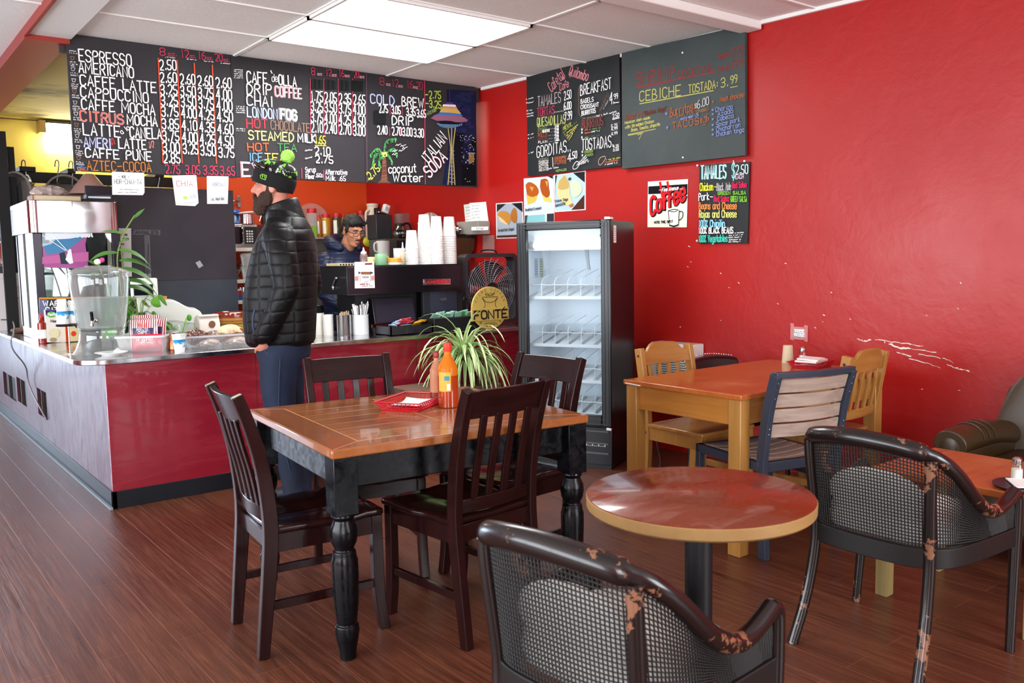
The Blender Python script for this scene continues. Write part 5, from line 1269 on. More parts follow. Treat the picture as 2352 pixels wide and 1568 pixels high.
chip_bag('striped potato chip bag behind the front one in the chip tub', (cpos[0]+.025, cpos[1]+.02, TC+.004), R(-40), -14, M_stripe, (.45, .7, navy), .16, .19)
chip_bag('striped potato chip bag leaning at the back of the chip tub', (cpos[0]+.01, cpos[1]+.10, TC+.004), R(-22), -10, M_stripe, (.4, .6, navy), .17, .205)
# copper cup, paper cup
t = thing('copper_cup', 'copper tumbler between the chip tub and the wave-print cup', 'cup', (.452, .275, TC))
lathe_obj('body', [(.030, 0), (.034, .004), (.030, .04), (.020, .085), (.017, .1), (.0165, .101), (.0, .1)], mat('copper', '#c07a5a', .2, 1.), t, 32)
paper_cup('single paper cup with blue waves standing on the counter beside the copper tumbler', (.438, .10, TC), False, 1, h=.105, r0=.028, r1=.040)
# pastry tub with latch and pastries
tp = tub('long clear tub of pastries in front of the standing man', (.73, .22, TC), R(-4), .46, .22, .085)
obj('latch', G().tube(smoothline([(-.236, -.03, .03), (-.252, -.05, .016), (-.25, -.02, .010), (-.245, .04, .012), (-.25, .06, .05)], 2), .006, 8), mat('blue_plastic', '#1f48b0', .35), tp)
def pastry(label, loc, r, col, rz=0, nm='pastry'):
    g = G().grid(lambda u, v: crumple(u, v, (0, 0, 0), r), 26, 14); o = props(obj(nm, g, col), label, 'pastry', 'pastries in the long tub'); o.location = loc; o.rotation_euler = (0, 0, rz); return o
M_choc = mat('speckled_chocolate', '#5a2f20', .6); _t = NT(M_choc); _t.set('Base Color', _t.mix(_t.ramp(_t.noise(_t.coord(), 90, 3, .6), [(.58, 0), (.62, 1)]), '#5a2f20', '#e6d6c8'))
M_crust = mat('baked_crust', '#8d5330', .6); M_powder = mat('sugared_crust', '#e2c9a0', .7)
pastry('sprinkle-covered chocolate pastry at the latch end of the long tub', (.58, .22, TC+.068), (.07, .06, .045), M_choc)
pastry('wrapped chocolate pastry in the middle of the long tub', (.70, .24, TC+.060), (.06, .055, .04), mat('wrapped_pastry', '#8a7466', .3, coat=.5))
o = pastry('sugar-topped brown pastry slice sticking up from the long tub', (.80, .23, TC+.075), (.085, .05, .05), M_crust, .25)
obj('sugar_topping', G().grid(lambda u, v: crumple(u, .5+v*.5, (-.008, 0, .008), (.082, .05, .05)), 26, 8), M_powder, o)
pastry('small brown pastry at the far end of the long tub, by the man', (.90, .24, TC+.06), (.045, .045, .04), mat('brown_glaze', '#a5653a', .4))
for i in range(2): pastry('wrapped roll low inside the long tub', (.64+.18*i, .19, TC+.032), (.07, .06, .026), mat('wrapped_roll', '#b9a596', .35, coat=.4))

# glass cup, coffee bag, clay pot
t = thing('glass_cup', 'clear glass bowl cup holding a green straw pen, before the register', 'glass', (.60, .62, TC))
lathe_obj('bowl', [(.034, 0), (.034, .004), (.012, .012), (.012, .02), (.048, .045), (.062, .085), (.060, .13)], M_tankglass, t, 36, cap=False)
t = thing('pen', 'green pen topped with a small leaf standing in the glass cup', 'pen', (.61, .64, TC+.03), 0)
obj('barrel', G().tube([(0, 0, 0), (.055, .03, .135)], .0045, 8), mat('lime_plastic', '#7ac433', .4), t); obj('leaf_top', G().ell((.075, .04, .135), (.016, .01, .022), 10, 8), mat('leaf_green_toy', '#4f9a34', .5), t)
t = thing('coffee_bag', 'white folded-top coffee bag with a brown round seal by the clay pot', 'bag', (.80, .68, TC), R(8))
def ringb(w_, d_, z, y=0): return [V((p.x, p.y+y, z)) for p in rounded([(-w_/2, -d_/2), (w_/2, -d_/2), (w_/2, d_/2), (-w_/2, d_/2)], [.012]*4, 3)]
obj('bag', G().loft([ringb(.145, .09, 0), ringb(.15, .094, .02), ringb(.15, .092, .12), ringb(.148, .06, .165), ringb(.145, .03, .18, -.01), ringb(.14, .012, .172, -.04)]), mat('white_kraft', '#e4ddd2', .55), t)
g = G(); g.lathe([(0, 0), (.024, 0), (.024, .0008), (0, .0008)], 28, (.012, -.0485, .115), M=Mx.Rotation(PI/2, 3, 'X')); obj('round_seal', g, mat('brown_print', '#7c5038', .5), t)
obj('label_sticker', G().box(-.03, .045, -.0482, -.0472, .02, .055), mat('tan_label', '#b58a4a', .5), t); g = G()
for k in range(6): g.box(-.0762, -.0755, -.012, .002, .03+k*.012, .036+k*.012)
obj('printed_name', g, mat('brown_print2', '#5a4438', .5), t)
t = thing('clay_pot', 'wide glazed clay pot banded in red and olive behind the pastry tub', 'pot', (.99, .74, TC))
M_glz = mat('banded_glaze', '#7d6a2a', .15, coat=.6); _t = NT(M_glz); _s = _t.new('ShaderNodeSeparateXYZ'); _t.t.links.new(_t.coord(), _s.inputs[0])
_z = _t.math('MULTIPLY', _t.math('ADD', _s.outputs[2], _t.math('MULTIPLY', _t.noise(_t.coord((2, 2, 30)), 3, 3), .012)), 5.4)
_t.set('Base Color', _t.ramp(_z, [(.0, '#8a7a30'), (.58, '#9a8434'), (.62, '#2c2214'), (.65, '#a88a3a'), (.72, '#9c3a18'), (.78, '#b5983f'), (.85, '#9a2c12'), (.98, '#7a2410')]))
lathe_obj('pot', [(.085, 0), (.092, .004), (.108, .1), (.117, .165), (.122, .17), (.122, .182), (.114, .186), (.108, .176), (.1, .1), (.08, .01), (0, .01)], M_glz, t, 48)

# register
M_reg = mat('beige_plastic', '#e2e4dc', .35)
t = thing('cash_register', 'white rounded cash register with a raised display, in front of the dark partition', 'register', (.65, .92, TC), R(-14))
prof = [(-.19, 0), (-.19, .10), (-.165, .22), (-.12, .27), (-.02, .285), (.03, .27), (.1, .22), (.155, .215), (.18, .185), (.19, .13), (.2, 0)]
P = smoothline([V((x, -.15, z)) for x, z in prof], 2)
obj('body', G().prism(P, (0, .30, 0)), M_reg, t, bevel=.012, seg=3)
obj('drawer', G().box(-.2, .21, -.165, .16, .0, .075), M_reg, t, bevel=.004)
d = obj('display_housing', G().cbox((-.17, .03, .36), (.17, .09, .13), (R(-14), 0, 0)), M_reg, t, bevel=.012, seg=3)
obj('screen', G().cbox((-.175, -.0185, .352), (.12, .004, .075), (R(-14), 0, 0)), mat('display_dark', '#10151a', .15), d); obj('display_post', G().box(-.22, -.12, 0, .06, .2, .31), M_reg, t, bevel=.006)
obj('orange_button', G().box(-.055, -.03, .02, .05, .285, .305), mat('orange_plastic', '#d88a2a', .4), t); g = G()
for k, c in enumerate((0, 1, 2)): g.box(-.06+k*.03, -.036+k*.03, -.167, -.165, .03, .048)
obj('card_logo', g, mat('card_blue', '#3f7ab8', .4), t); g = G()
for z in (.125, .13): g.tube([(-.192, -.152, z), (0, -.153, z+.02), (.19, -.152, z-.02)], .0012, 6)
obj('seam_groove', g, mat('plastic_seam', '#b9bab2', .5), t)

# plants behind the dispenser
M_leaf = mat('pothos_leaf', '#5f9a34', .35, coat=.2); M_leafd = mat('bamboo_leaf', '#4c7a38', .4); M_leafy = mat('variegated_leaf', '#9ab968', .4); M_stem = mat('plant_stem', '#6f8a3e', .5)
def leaf(g, base, d, L_, w_, droop=.4, n=8, twist=0, fold=.18, shape=1.):
    """bent leaf blade growing from base along d"""
    base = V(base); d = V(d).normalized(); side = d.cross(V((0,0,1)))
    side = side.normalized() if side.length > .05 else V((1,0,0))
    if twist: side = Mx.Rotation(twist, 3, d) @ side
    P = []; p = base.copy(); q = d.copy()
    for i in range(n+1):
        P.append((p.copy(), q.copy())); q = (q+V((0,0,-droop/n*(1+i/n)))).normalized(); p = p+q*L_/n
    vs = []; fs = []
    for i, (p, q) in enumerate(P):
        u = i/n; k = w_*(math.sin(PI*min(u*shape+.06, 1))**.75 if shape <= 1 else (1-u)**.5*min(1, .35+u*4)); nn = side.cross(q)
        vs += [p-side*k/2, p-nn*k*fold, p+side*k/2]
    for i in range(n): a = i*3; fs += [(a, a+1, a+4, a+3), (a+1, a+2, a+5, a+4)]
    g.add(vs, fs); return P
rp = random.Random(3)
t = thing('lucky_bamboo', 'tall thin bamboo plant with drooping leaves rising behind the water dispenser', 'plant', (.30, .80, TC))
lathe_obj('vase', [(.035, 0), (.045, .02), (.05, .12), (.04, .17), (.036, .17), (.045, .12), (0, .02)], mat('smoky_vase', '#59616a', .1, trans=.6, ior=1.2), t, 28)
st = G(); lf = G()
for pts in ([(0,0,.05),(.0,0,.40),(-.02,0,.56),(.03,0,.72),(.11,0,.84)], [(.02,.02,.05),(.03,.02,.4),(.02,.02,.62)], [(-.02,0,.05),(-.09,0,.42),(-.13,0,.54)]): st.tube(smoothline(pts, 2), .0045, 8)
obj('stem', st, M_stem, t)
for b_, d_, L_, w_, dr in (((0,0,.55),(1,-.2,.25),.22,.03,.9),((0,0,.6),(-1,-.1,.2),.2,.026,.7),((.0,0,.5),(1,-.3,.1),.27,.034,1.1),((-.01,0,.62),(1,-.2,.1),.24,.03,1.),((.03,0,.72),(-1,.1,.5),.13,.02,.5),((.1,0,.82),(.8,-.1,.8),.1,.02,.1),((.02,0,.42),(1,-.2,.3),.28,.036,1.4),((-.02,0,.45),(-.3,-.5,.8),.15,.04,.6),((.03,.02,.38),(1,-.1,.25),.3,.04,1.5),((0,0,.66),(.3,-.8,.6),.12,.022,.7),((-.1,0,.46),(-1,-.2,.3),.12,.022,.5),((-.12,0,.52),(-.8,.3,.6),.08,.02,.3)): leaf(lf, b_, d_, L_, w_*1.35, dr, twist=.8*(1 if d_[0] > 0 else -1))
obj('foliage', lf, M_leafd, t)
obj('bud', G().ell((-.13, 0, .545), (.022, .02, .02), 12, 8), mat('cream_bud', '#ece8cc', .5), t, label='cream and pink bud'); obj('bud', G().ell((-.105, -.005, .555), (.017, .016, .017), 12, 8), mat('pink_bud', '#c9408c', .5), t)
t = thing('pothos_plant', 'trailing pothos in a small blue pot beside the cash register', 'plant', (.385, .735, TC+.0))
lathe_obj('pot', [(.04, 0), (.055, .02), (.062, .07), (.072, .13), (.066, .13), (.055, .07), (0, .06)], mat('blue_glaze', '#23356e', .15, coat=.5), t, 32)
lf = G(); st = G()
for k in range(26):
    a = rp.uniform(0, 2*PI); rr = rp.uniform(.04, .17); h = .13+rp.uniform(-.06, .19); tip = V((rr*math.cos(a), rr*math.sin(a)*.8, h))
    st.tube(smoothline([(0, 0, .12), (tip.x*.4, tip.y*.4, h+.03), tip], 2), .0025, 6); leaf(lf, tip, (math.cos(a), math.sin(a), rp.uniform(-.3, .3)), rp.uniform(.08, .12), rp.uniform(.055, .08), rp.uniform(.4, 1.1), twist=rp.choice((-1, 1))*rp.uniform(.5, 1.3))
for dx_, dz in ((-.12, -.02), (-.09, -.05), (.19, -.03), (.14, .0)):
    st.tube(smoothline([(0, 0, .13), (dx_*.6, -.05, .2), (dx_, -.08, .10+dz), (dx_*1.05, -.09, .05+dz)], 2), .0025, 6)
    for k in range(3): leaf(lf, (dx_, -.085, .14+dz-.03*k), (dx_*3, -.4, -.5), .09, .035, .8)
obj('stem', st, M_stem, t); obj('foliage', lf, M_leaf, t)

# dark plywood partition behind the register, with its tapes and list
M_part = mat('dark_plywood', '#2a2530', .45); _t = NT(M_part); _a = _t.noise(_t.coord((1, 1, 1)), 2.4, 5, .6, .5); _s = _t.new('ShaderNodeSeparateXYZ'); _t.t.links.new(_t.coord(), _s.inputs[0])
_t.set('Base Color', _t.mix(_t.math('LESS_THAN', _s.outputs[2], 1.245), _t.ramp(_a, [(.35, '#2b2530'), (.7, '#3a3039')]), _t.ramp(_a, [(.35, '#30343f'), (.7, '#3d424d')])))
YP = 2.1
t = thing('partition_panel', 'tall dark plywood panel standing between the counter and the kitchen', 'panel')
obj('board', G().box(.40, 1.545, YP, YP+.03, .0, 1.985), M_part, t); obj('seam', G().box(.40, 1.545, YP-.001, YP, 1.243, 1.246), M_ink, t)
Pp = lambda x, y: onY(x, y, YP-.002); PLANE_N[Pp] = V((0, -1, 0)); L = Letters(Pp)
L.poly([(300,527),(368,528),(368,540),(300,539)], '#77747b'); L.poly([(331,540),(344,540),(347,634),(334,634)], '#77757c'); L.poly([(333,628),(347,628),(347,640),(335,640)], '#a09ea4'); L.done(t, 'silver_tape')
L = Letters(lambda x, y: onY(x, y, YP-.0035)); PLANE_N[L.p] = V((0, -1, 0)); L.w('TAMALES', (302,537), (364,538), 8, '#3a373e', 1.4); L.l([(341,560),(339,630)], '#4a474e', 1.4); L.l([(335,618),(339,631),(344,618)], '#4a474e', 1.4); L.done(t, 'lettering')
o = props(obj('small_sticker', G().prism([onY(x, y, YP-.002) for x, y in ((449,603),(459,598),(467,610),(457,616))], (0, .001, 0)), mat('pale_sticker', '#b9b8bd', .6)), 'small pale diamond-set sticker on the dark plywood panel', 'sticker')
o = props(obj('paper_list', G().prism([onY(x, y, 1.95) for x, y in ((246,524),(301,524),(303,635),(248,635))], (0, .0012, 0)), M_paper), 'handwritten ingredient list beside the tall bamboo plant', 'note')
L = Letters(lambda x, y: onY(x, y, 1.9485)); PLANE_N[L.p] = V((0, -1, 0))
L.w("What's in the", (249,541), (292,541), 6, M_c := '#2a2a30', 1.2); L.w('Chicken Tinga?', (249,550), (299,550), 5, '#2a2a30', 1.2)
for k, (s_, c) in enumerate((('Tomatoes', '#b0404a'), ('Onion', '#3a3a44'), ('Potato', '#3a3a44'), ('Carrots', '#3a3a44'), ('Peas', '#3a3a44'), ('Onion', '#3a3a44'), ('Tomato', '#3a3a44'), ('Salt', '#3a3a44'), ('Beans', '#3a3a44'))): L.w(s_, (258,562+k*8), (258+len(s_)*3.4,562+k*8), 4.4, c, 1)
L.done(o)

# ------------------------------------------------------------------ espresso end of the counter
M_mach = mat('dark_machine_steel', '#3a333b', .22, .85); M_machside = mat('machine_side', '#171618', .35)
ex0, ex1, ey0, ey1, ez0, ez1 = 1.632, 2.61, .25, .67, 1.138, 1.336
t = thing('espresso_machine', 'wide dark espresso machine seen from behind on the counter', 'coffee machine')
obj('housing', G().box(ex0, ex1, ey0, ey1, ez0, ez1), M_machside, t, bevel=.004)
obj('rear_panel', G().box(ex0+.02, ex1-.03, ey0-.004, ey0, ez0+.004, ez1-.006), M_mach, t, bevel=.001)
obj('top_tray', G().box(ex0, ex1, ey0, ey1, ez1, ez1+.004), M_blackgloss, t)
obj('lower_body', G().box(ex0+.12, ex1-.1, ey0+.12, ey1-.02, TC+.06, ez0), M_black, t)
for x in (ex0+.18, ex1-.18):
    for y in (ey0+.17, ey1-.08): obj('foot', G().lathe([(.02, 0), (.016, .06)], 14, (x, y, TC)), M_chrome, t)
for x in (1.8, 2.2): obj('group_head', G().lathe([(.04, 0), (.045, .05), (.03, .1)], 20, (x, ey1+.0, ez0-.1)), M_chrome, t)
Ps = lambda x, y: onX(x, y, ex0-.002); PLANE_N[Ps] = V((-1, 0, 0))
g = G(); g.tube([Ps(765,660)-V((.004,0,0)), Ps(776,638)-V((.012,0,0))], .008, 8); g.ell(Ps(766,660)-V((.005,0,0)), (.01,.016,.016), 12, 8); obj('steam_lever', g, M_chrome, t)
Pe = lambda x, y: onY(x, y, ey0-.0055); PLANE_N[Pe] = V((0, -1, 0))
bd = obj('badge', G().prism([onY(x, y, ey0-.012) for x, y in ((973,641),(1035,640),(1035,653),(974,655))], (0, .008, 0)), M_steel, t, bevel=.001)
L = Letters(lambda x, y: onY(x, y, ey0-.0128)); PLANE_N[L.p] = V((0, -1, 0)); L.w('LA.MARZOCCO', (977,651), (1032,649.5), 7, '#c4202e', 2); L.done(bd, 'lettering')
o = props(obj('cacao_flyer', G().prism([onY(x, y, ey0-.010) for x, y in ((814,601.5),(859,600.5),(861,661),(815,662))], (0, .001, 0)), M_paper), 'white cacao flyer taped to the back of the espresso machine', 'flyer')
L = Letters(lambda x, y: onY(x, y, ey0-.0112)); PLANE_N[L.p] = V((0, -1, 0))
L.poly([(838,604),(855,603.5),(855,607.5),(838,608)], '#8a3434'); L.poly([(829,624),(850,624),(850,630),(829,630)], '#8c5a3e'); L.poly([(823,623),(829,626),(823,630)], '#3c3c44'); L.poly([(850,623),(858,626),(850,630)], '#3c3c44'); L.w('CACAO', (832,638), (846,638), 4, '#4a4450', 1)
for a_ in ((815,634),(852,633)): L.poly([(a_[0],a_[1]),(a_[0]+8,a_[1]),(a_[0]+8,a_[1]+10),(a_[0],a_[1]+10)], '#c98a8a')
L.l([(826,631),(827,646)], '#4a4450', .8); L.l([(851,631),(850,646)], '#4a4450', .8); L.sc((836,649),(846,649),6,'#4a4450',.8); L.sc((826,654),(848,653),3,'#a03038',1.6); L.sc((830,658),(858,657),2.4,'#5a4a50',.8)
L.done(o)
# cup stacks on the machine
M_rimw = mat('paper_cup_rim', '#f2f0ec', .5)
for i, (x0_, x1_, yt, lab) in enumerate(((933.5,960.5,529,'shortest tower of white paper cups on the espresso machine'),(962.5,990,493,'tallest tower of white paper cups on the espresso machine'),(991,1018,497,'tower of white paper cups third along the espresso machine'),(1020,1047.5,498,'tower of white paper cups nearest the box fan'))):
    Yc = .42+.05*(i % 2); a_, b_ = onY(x0_, 608, Yc), onY(x1_, 608, Yc); c_ = (a_+b_)/2; rr = (b_-a_).length/2*.97; zt = onY((x0_+x1_)/2, yt, Yc).z
    z0_ = ez1+.004; t = thing('cup_tower', lab, 'cups', (c_.x, Yc, z0_), 0, 'white paper cup towers')
    hc = .15 if i else .135; n = int((zt-z0_-hc)/.0125); pitch = (zt-z0_-hc)/n
    for k in range(n+1):
        zz = k*pitch; lathe_obj('cup', [(rr, zz), (rr, zz+.006), (rr*.96, zz+.0065), (rr*.72, zz+hc), (0, zz+hc)] if k == n else [(rr, zz), (rr, zz+.006), (rr*.95, zz+.0065), (rr*.90, zz+.03)], M_rimw, t, 24)
def squeeze(label, px0, px1, yb, yt, Y, col, z0, tip=.3, tr=.0, capc=None):
    a_, b_ = onY(px0, yb, Y), onY(px1, yb, Y); c_ = (a_+b_)/2; r_ = (b_-a_).length/2; h = onY((px0+px1)/2, yt, Y).z-z0
    t = thing('squeeze_bottle', label, 'bottle', (c_.x, Y, z0), 0, 'bottles on the espresso machine')
    hb = h*(1-tip); lathe_obj('body', [(r_*.95, 0), (r_, .005), (r_, hb*.85), (r_*.85, hb*.95), (r_*.6, hb)], col, t, 24); lathe_obj('nozzle', [(r_*.75, hb), (r_*.75, hb+.012), (r_*.3, hb+.02), (r_*.12, h)], capc or M_white, t, 18); return t
zt = ez1+.004
squeeze('brown-filled clear squeeze bottle on the espresso machine, next to the barista', 828, 844, 606, 568, .5, mat('syrup_brown', '#8a6f6a', .15, trans=.3), zt, .35)
squeeze('cream-filled squeeze bottle behind the cup towers on the espresso machine', 919, 933, 606, 556, .58, mat('syrup_cream', '#e6ddc0', .2, trans=.3), zt, .4)
def jar(nm, label, px0, px1, yb, yt, Y, z0, body, cap=None, capf=.4, cat='jar', group=None, taper=1.):
    a_, b_ = onY(px0, yb, Y), onY(px1, yb, Y); c_ = (a_+b_)/2; r_ = (b_-a_).length/2; h = onY((px0+px1)/2, yt, Y).z-z0
    t = thing(nm, label, cat, (c_.x, Y, z0), 0, group); hb = h*(1-capf) if cap else h
    lathe_obj('body', [(r_*.93*taper, 0), (r_*taper, .004), (r_, hb), (r_*.9, hb), (0, hb)], body, t, 28)
    if cap: lathe_obj('lid', [(r_*1.02, hb), (r_*1.02, h-.004), (r_*.95, h), (0, h)], cap, t, 28)
    return t
jar('tea_tin', 'cream tin with a teal base on the espresso machine behind the flyer', 840, 862, 606, 590, .5, zt, mat('teal_tin', '#6fae9c', .4), mat('cream_lid', '#e2c88a', .4), .72, group='jars on the espresso machine')
mg = jar('mug', 'mint green mug on top of the espresso machine', 863, 888, 609, 583, .40, zt, mat('mint_ceramic', '#8cbf92', .25), cat='mug', taper=.95)
obj('handle', G().tube(smoothline([(.036, 0, .02), (.062, 0, .025), (.062, 0, .06), (.036, 0, .065)], 2), .005, 8), mat('mint_ceramic', '#8cbf92', .25), mg)
jar('spread_jar', 'orange-lidded jar with black and white label on the espresso machine', 893, 921, 608, 592, .36, zt, mat('label_bw', '#d9d5cf', .5), mat('orange_lid', '#e8921f', .35), .62, group='jars on the espresso machine')
jar('small_cup', 'small white cup between the orange-lidded jar and the first cup tower', 906, 930, 600, 570, .62, zt, M_cup, cat='cup')
o = props(obj('wooden_rack', G().box(1.66, 1.78, .42, .62, zt, zt+.02), mat('pale_bamboo', '#c9b88a', .6), bevel=.002), 'pale slatted wooden rack on the espresso machine, in front of the barista', 'rack')
g = G()
for k in range(5): g.box(1.668+k*.022, 1.68+k*.022, .419, .4195, zt+.004, zt+.016)
obj('slot', g, M_ink, o)
# condiment jars on the counter
def canister(nm, label, px0, px1, yb, yt, mt, group, pos=None):
    b_ = onZ((px0+px1)/2, yb, TC) if pos is None else V((*pos, TC)); k = ((b_-CAM).dot(_f))/F_PX; r_ = (px1-px0)/2*k; p_ = V((b_.x+_f.x*r_*.8, b_.y+_f.y*r_*.8, TC)); h = Hz((px0+px1)/2, yt, p_)-TC
    t = thing(nm, label, 'jar', p_, 0, group); lathe_obj('body', [(r_*.96, 0), (r_, .004), (r_, h-.004), (r_*1.03, h), (r_*.96, h), (r_*.94, h-.01), (r_*.92, .006), (0, .006)], mt, t, 40); return p_, r_, h
M_canister = mat('canister_steel', '#bdbcba', .18, 1.)
p1, r1, h1 = canister('steel_canister', 'brushed steel canister full of wooden stir sticks', 772, 806, 771, 723, M_canister, 'condiment jars')
p2, r2, h2 = canister('white_canister', 'white canister packed with white cutlery and straws', 807, 845, 769, 722, mat('white_ceramic', '#e2e5e4', .3), 'condiment jars')
canister('white_canister', 'slim white jar tucked behind the stir stick canister', 752, 776, 766, 722, mat('white_ceramic2', '#e6e2d8', .3), 'condiment jars', pos=(1.565, .44))
p3, r3, h3 = canister('white_canister', 'cream jar with black lids stacked on it, beside the standing man', 729, 754, 763, 718, M_cream, 'condiment jars', pos=(1.53, .52))
canister('steel_canister', 'steel canister half hidden by the standing man', 712, 730, 762, 717, M_canister, 'condiment jars', pos=(1.49, .58))
M_stick = mat('birch_stick', '#d8c09a', .7); M_straw = mat('white_straw', '#f2f1ef', .5)
for i in range(22):
    a = rp.uniform(0, 2*PI); rr = r1*.75*math.sqrt(rp.random()); g = G(); b_ = V((rr*math.cos(a)*.6, rr*math.sin(a)*.6, .02)); e = V((rr*math.cos(a)*1.15, rr*math.sin(a)*1.15, h1+rp.uniform(.012, .03)))
    g.bar(b_, e, .006, .0018, up=(math.cos(a+1), math.sin(a+1), 0)); o = props(obj('stir_stick', g, M_stick), 'wooden stir stick in the steel canister', 'stir stick', 'wooden stir sticks'); o.location = p1
for i in range(34):
    a = rp.uniform(0, 2*PI); rr = r2*.8*math.sqrt(rp.random()); g = G(); b_ = V((rr*math.cos(a)*.5, rr*math.sin(a)*.5, .02)); e = V((rr*math.cos(a)*1.35+.0, rr*math.sin(a)*1.2, h2+rp.uniform(.03, .085)))
    if i % 2: g.tube([b_, e], .0032, 6)
    else: g.bar(b_, e, .011, .0025, up=(math.cos(a), math.sin(a), 0), w2=.009); g.ell(e, (.006, .004, .01), 8, 6)
    o = props(obj('plastic_utensil', g, M_straw), 'white plastic utensil or straw in the white canister', 'utensil', 'white utensils in the canister'); o.location = p2
t = thing('lid_stack', 'stack of black cup lids on the cream jar', 'lids', (p3.x, p3.y, TC+h3)); 
for k in range(7): lathe_obj('lid', [(r3*1.0, .008*k), (r3*1.02, .008*k+.004), (r3*.92, .008*k+.007), (0, .008*k+.007)], M_blackgloss, t, 28)
# tea boxes
M_dkbox = mat('dark_tea_box', '#1d1a22', .28, coat=.3)
t = thing('tea_box', 'open dark wooden tea box with red and yellow packets', 'box', (2.03, .155, TC), R(0))
obj('tray_box', G().box(-.18, .165, -.105, .11, 0, .006).box(-.18, .165, -.105, -.097, 0, .062).box(-.18, .165, .102, .11, 0, .062).box(-.18, -.172, -.105, .11, 0, .062).box(.157, .165, -.105, .11, 0, .062), M_dkbox, t)
obj('lid', G().prism([(-.18, .112, .07), (.165, .112, .07), (.165, .15, .255), (-.18, .15, .255)], (0, .012, 0)), M_dkbox, t, bevel=.003)
obj('lid_edge', G().prism([(-.165, .110, .078), (.15, .110, .078), (.15, .146, .24), (-.165, .146, .24)], (0, .001, 0)), mat('lid_inner', '#2b2833', .18), t)
def packets(prefix, base, spec, rz=0):
    for lab, x, y, z, w_, h_, c, rot in spec:
        g = G().cbox((0, 0, 0), (w_, h_, .004), (0, 0, 0)); o = props(obj('tea_packet', g, mat('packet_'+c.lstrip('#'), c, .35), bevel=.001), lab, 'packet', prefix); o.location = (base[0]+x, base[1]+y, TC+z); o.rotation_euler = (rot[0], rot[1], rot[2])
sp = []
for k in range(9): sp.append(('red sugar packet in the dark tea box', -.055+.018*(k % 5), -.03+.02*(k//5), .075+.006*(k % 4), .06, .045, '#c03a44', (rp.uniform(-.9, -.3), rp.uniform(-.4, .4), rp.uniform(-.4, .4))))
for k in range(5): sp.append(('yellow sweetener packet in the dark tea box', .06+.02*k, -.04+.01*k, .066+.004*k, .06, .045, '#e0a02c' if k % 2 else '#dcb23c', (rp.uniform(-.6, -.1), rp.uniform(-.3, .3), rp.uniform(-.4, .4))))
for k in range(4): sp.append(('white and blue packet in the dark tea box', -.135+.02*k, -.055+.015*k, .066+.005*k, .06, .05, '#dfe6f0' if k % 2 else '#8fb5d8', (rp.uniform(-.8, -.2), rp.uniform(-.3, .3), rp.uniform(-.6, .6))))
sp.append(('teal packet lying flat at the front of the dark tea box', -.04, -.075, .066, .07, .04, '#6fb5c8', (-.15, 0, .1)))
packets('packets in the tea box', (2.03, .155), sp)
t = thing('tea_display', 'tall black tea display with mint green packets beside the box fan', 'box', (2.40, .10, TC))
obj('tray_box', G().box(-.20, .20, -.06, .16, 0, .1), M_black, t, bevel=.003)
obj('backboard', G().box(-.145, .205, .165, .2, 0, .335), mat('tea_back', '#191c22', .5), t, bevel=.003); obj('backboard_panel', G().box(-.09, .15, .160, .165, .1, .31), mat('tea_panel', '#232838', .5, bump=(120, .2)), t)
g = G(); g.lathe([(0, 0), (.036, 0), (.036, .001), (0, .001)], 28, (.03, .1595, .225), M=Mx.Rotation(PI/2, 3, 'X') @ Mx.Diagonal((1, .75, 1))); em = obj('emblem', g, M_ink, t)
PLs = lambda x, y: onY(x, y, .256); PLANE_N[PLs] = V((0, -1, 0)); L = Letters(PLs); c_ = V((2.43, .256, TC+.225))
g = G()
for s_, u0 in (('SMITH', -.026),):
    x = 0
    for c in s_:
        for st_ in FONT[c]: stroke(g, [V((2.43+u0+x+q[0]*.008, .2565, TC+.217+q[1]*.016)) for q in st_], .0018, V((0, -1, 0)))
        x += .0108 if c != 'I' else .006
o = obj('lettering', g, mat('grey_print', '#6a6e78', .5), em); o.matrix_parent_inverse = t.matrix_basis.inverted()
sp = []
for k in range(10): sp.append(('mint green tea packet in the black tea display', -.16+.034*k, -.01+.012*(k % 3), .115+.004*(k % 3), .06, .05, ('#a5d6c2', '#b5e0cf', '#9accb4', '#55b56a')[k % 4 if k > 5 else k % 3], (rp.uniform(-1.2, -.6), rp.uniform(-.2, .2), rp.uniform(-.3, .3))))
packets('mint packets in the tea display', (2.40, .10), sp)
# hook stand
props(obj('chrome_hook', G().tube(smoothline([(2.56, .13, TC+.1), (2.555, .13, TC+.2), (2.545, .13, TC+.235), (2.525, .13, TC+.235), (2.52, .13, TC+.215)], 2), .006, 10), M_blackgloss), 'dark curled hook rising beside the tea display', 'hook')
# coffee roaster sign
Yf = -.005
t = thing('coffee_sign', 'oval gold coffee roaster sign with a black name band, in front of the box fan', 'sign')
c_ = onY(1125.5, 704, Yf); a_ = (onY(1167, 704, Yf)-onY(1085, 704, Yf)).length/2; hh = (onY(1125, 656, Yf).z-onY(1125, 753, Yf).z)/2
c_.z = TC+hh+.001
out = [V((c_.x+a_*math.cos(k*PI/24), Yf, c_.z+hh*math.sin(k*PI/24))) for k in range(48)]
M_gold = mat('gold_board', '#d9bd62', .45)
obj('oval_board', G().prism(out, (0, .012, 0)), M_gold, t, bevel=.001); bz0, bz1 = c_.z-.092, c_.z-.005
obj('name_band', G().box(c_.x-a_*1.03, c_.x+a_*1.03, Yf-.004, Yf+.008, bz0, bz1), M_gold, t)
g = G(); nP = V((0, -1, 0))
def W(s_, x0_, z0_, wd, h_, th, yy=Yf-.006):
    adv = [ADV.get(c, 1.) for c in s_]; tot = sum(adv)-.28; x = 0
    for c, a2 in zip(s_, adv):
        for st_ in FONT.get(c, []):
            P = [V((x0_+wd*(x+q[0]*.78)/tot, yy, z0_+q[1]*h_)) for q in st_]; stroke(g, smoothline(P, 1) if c in ROUND and len(P) > 2 else P, th, nP)
        x += a2
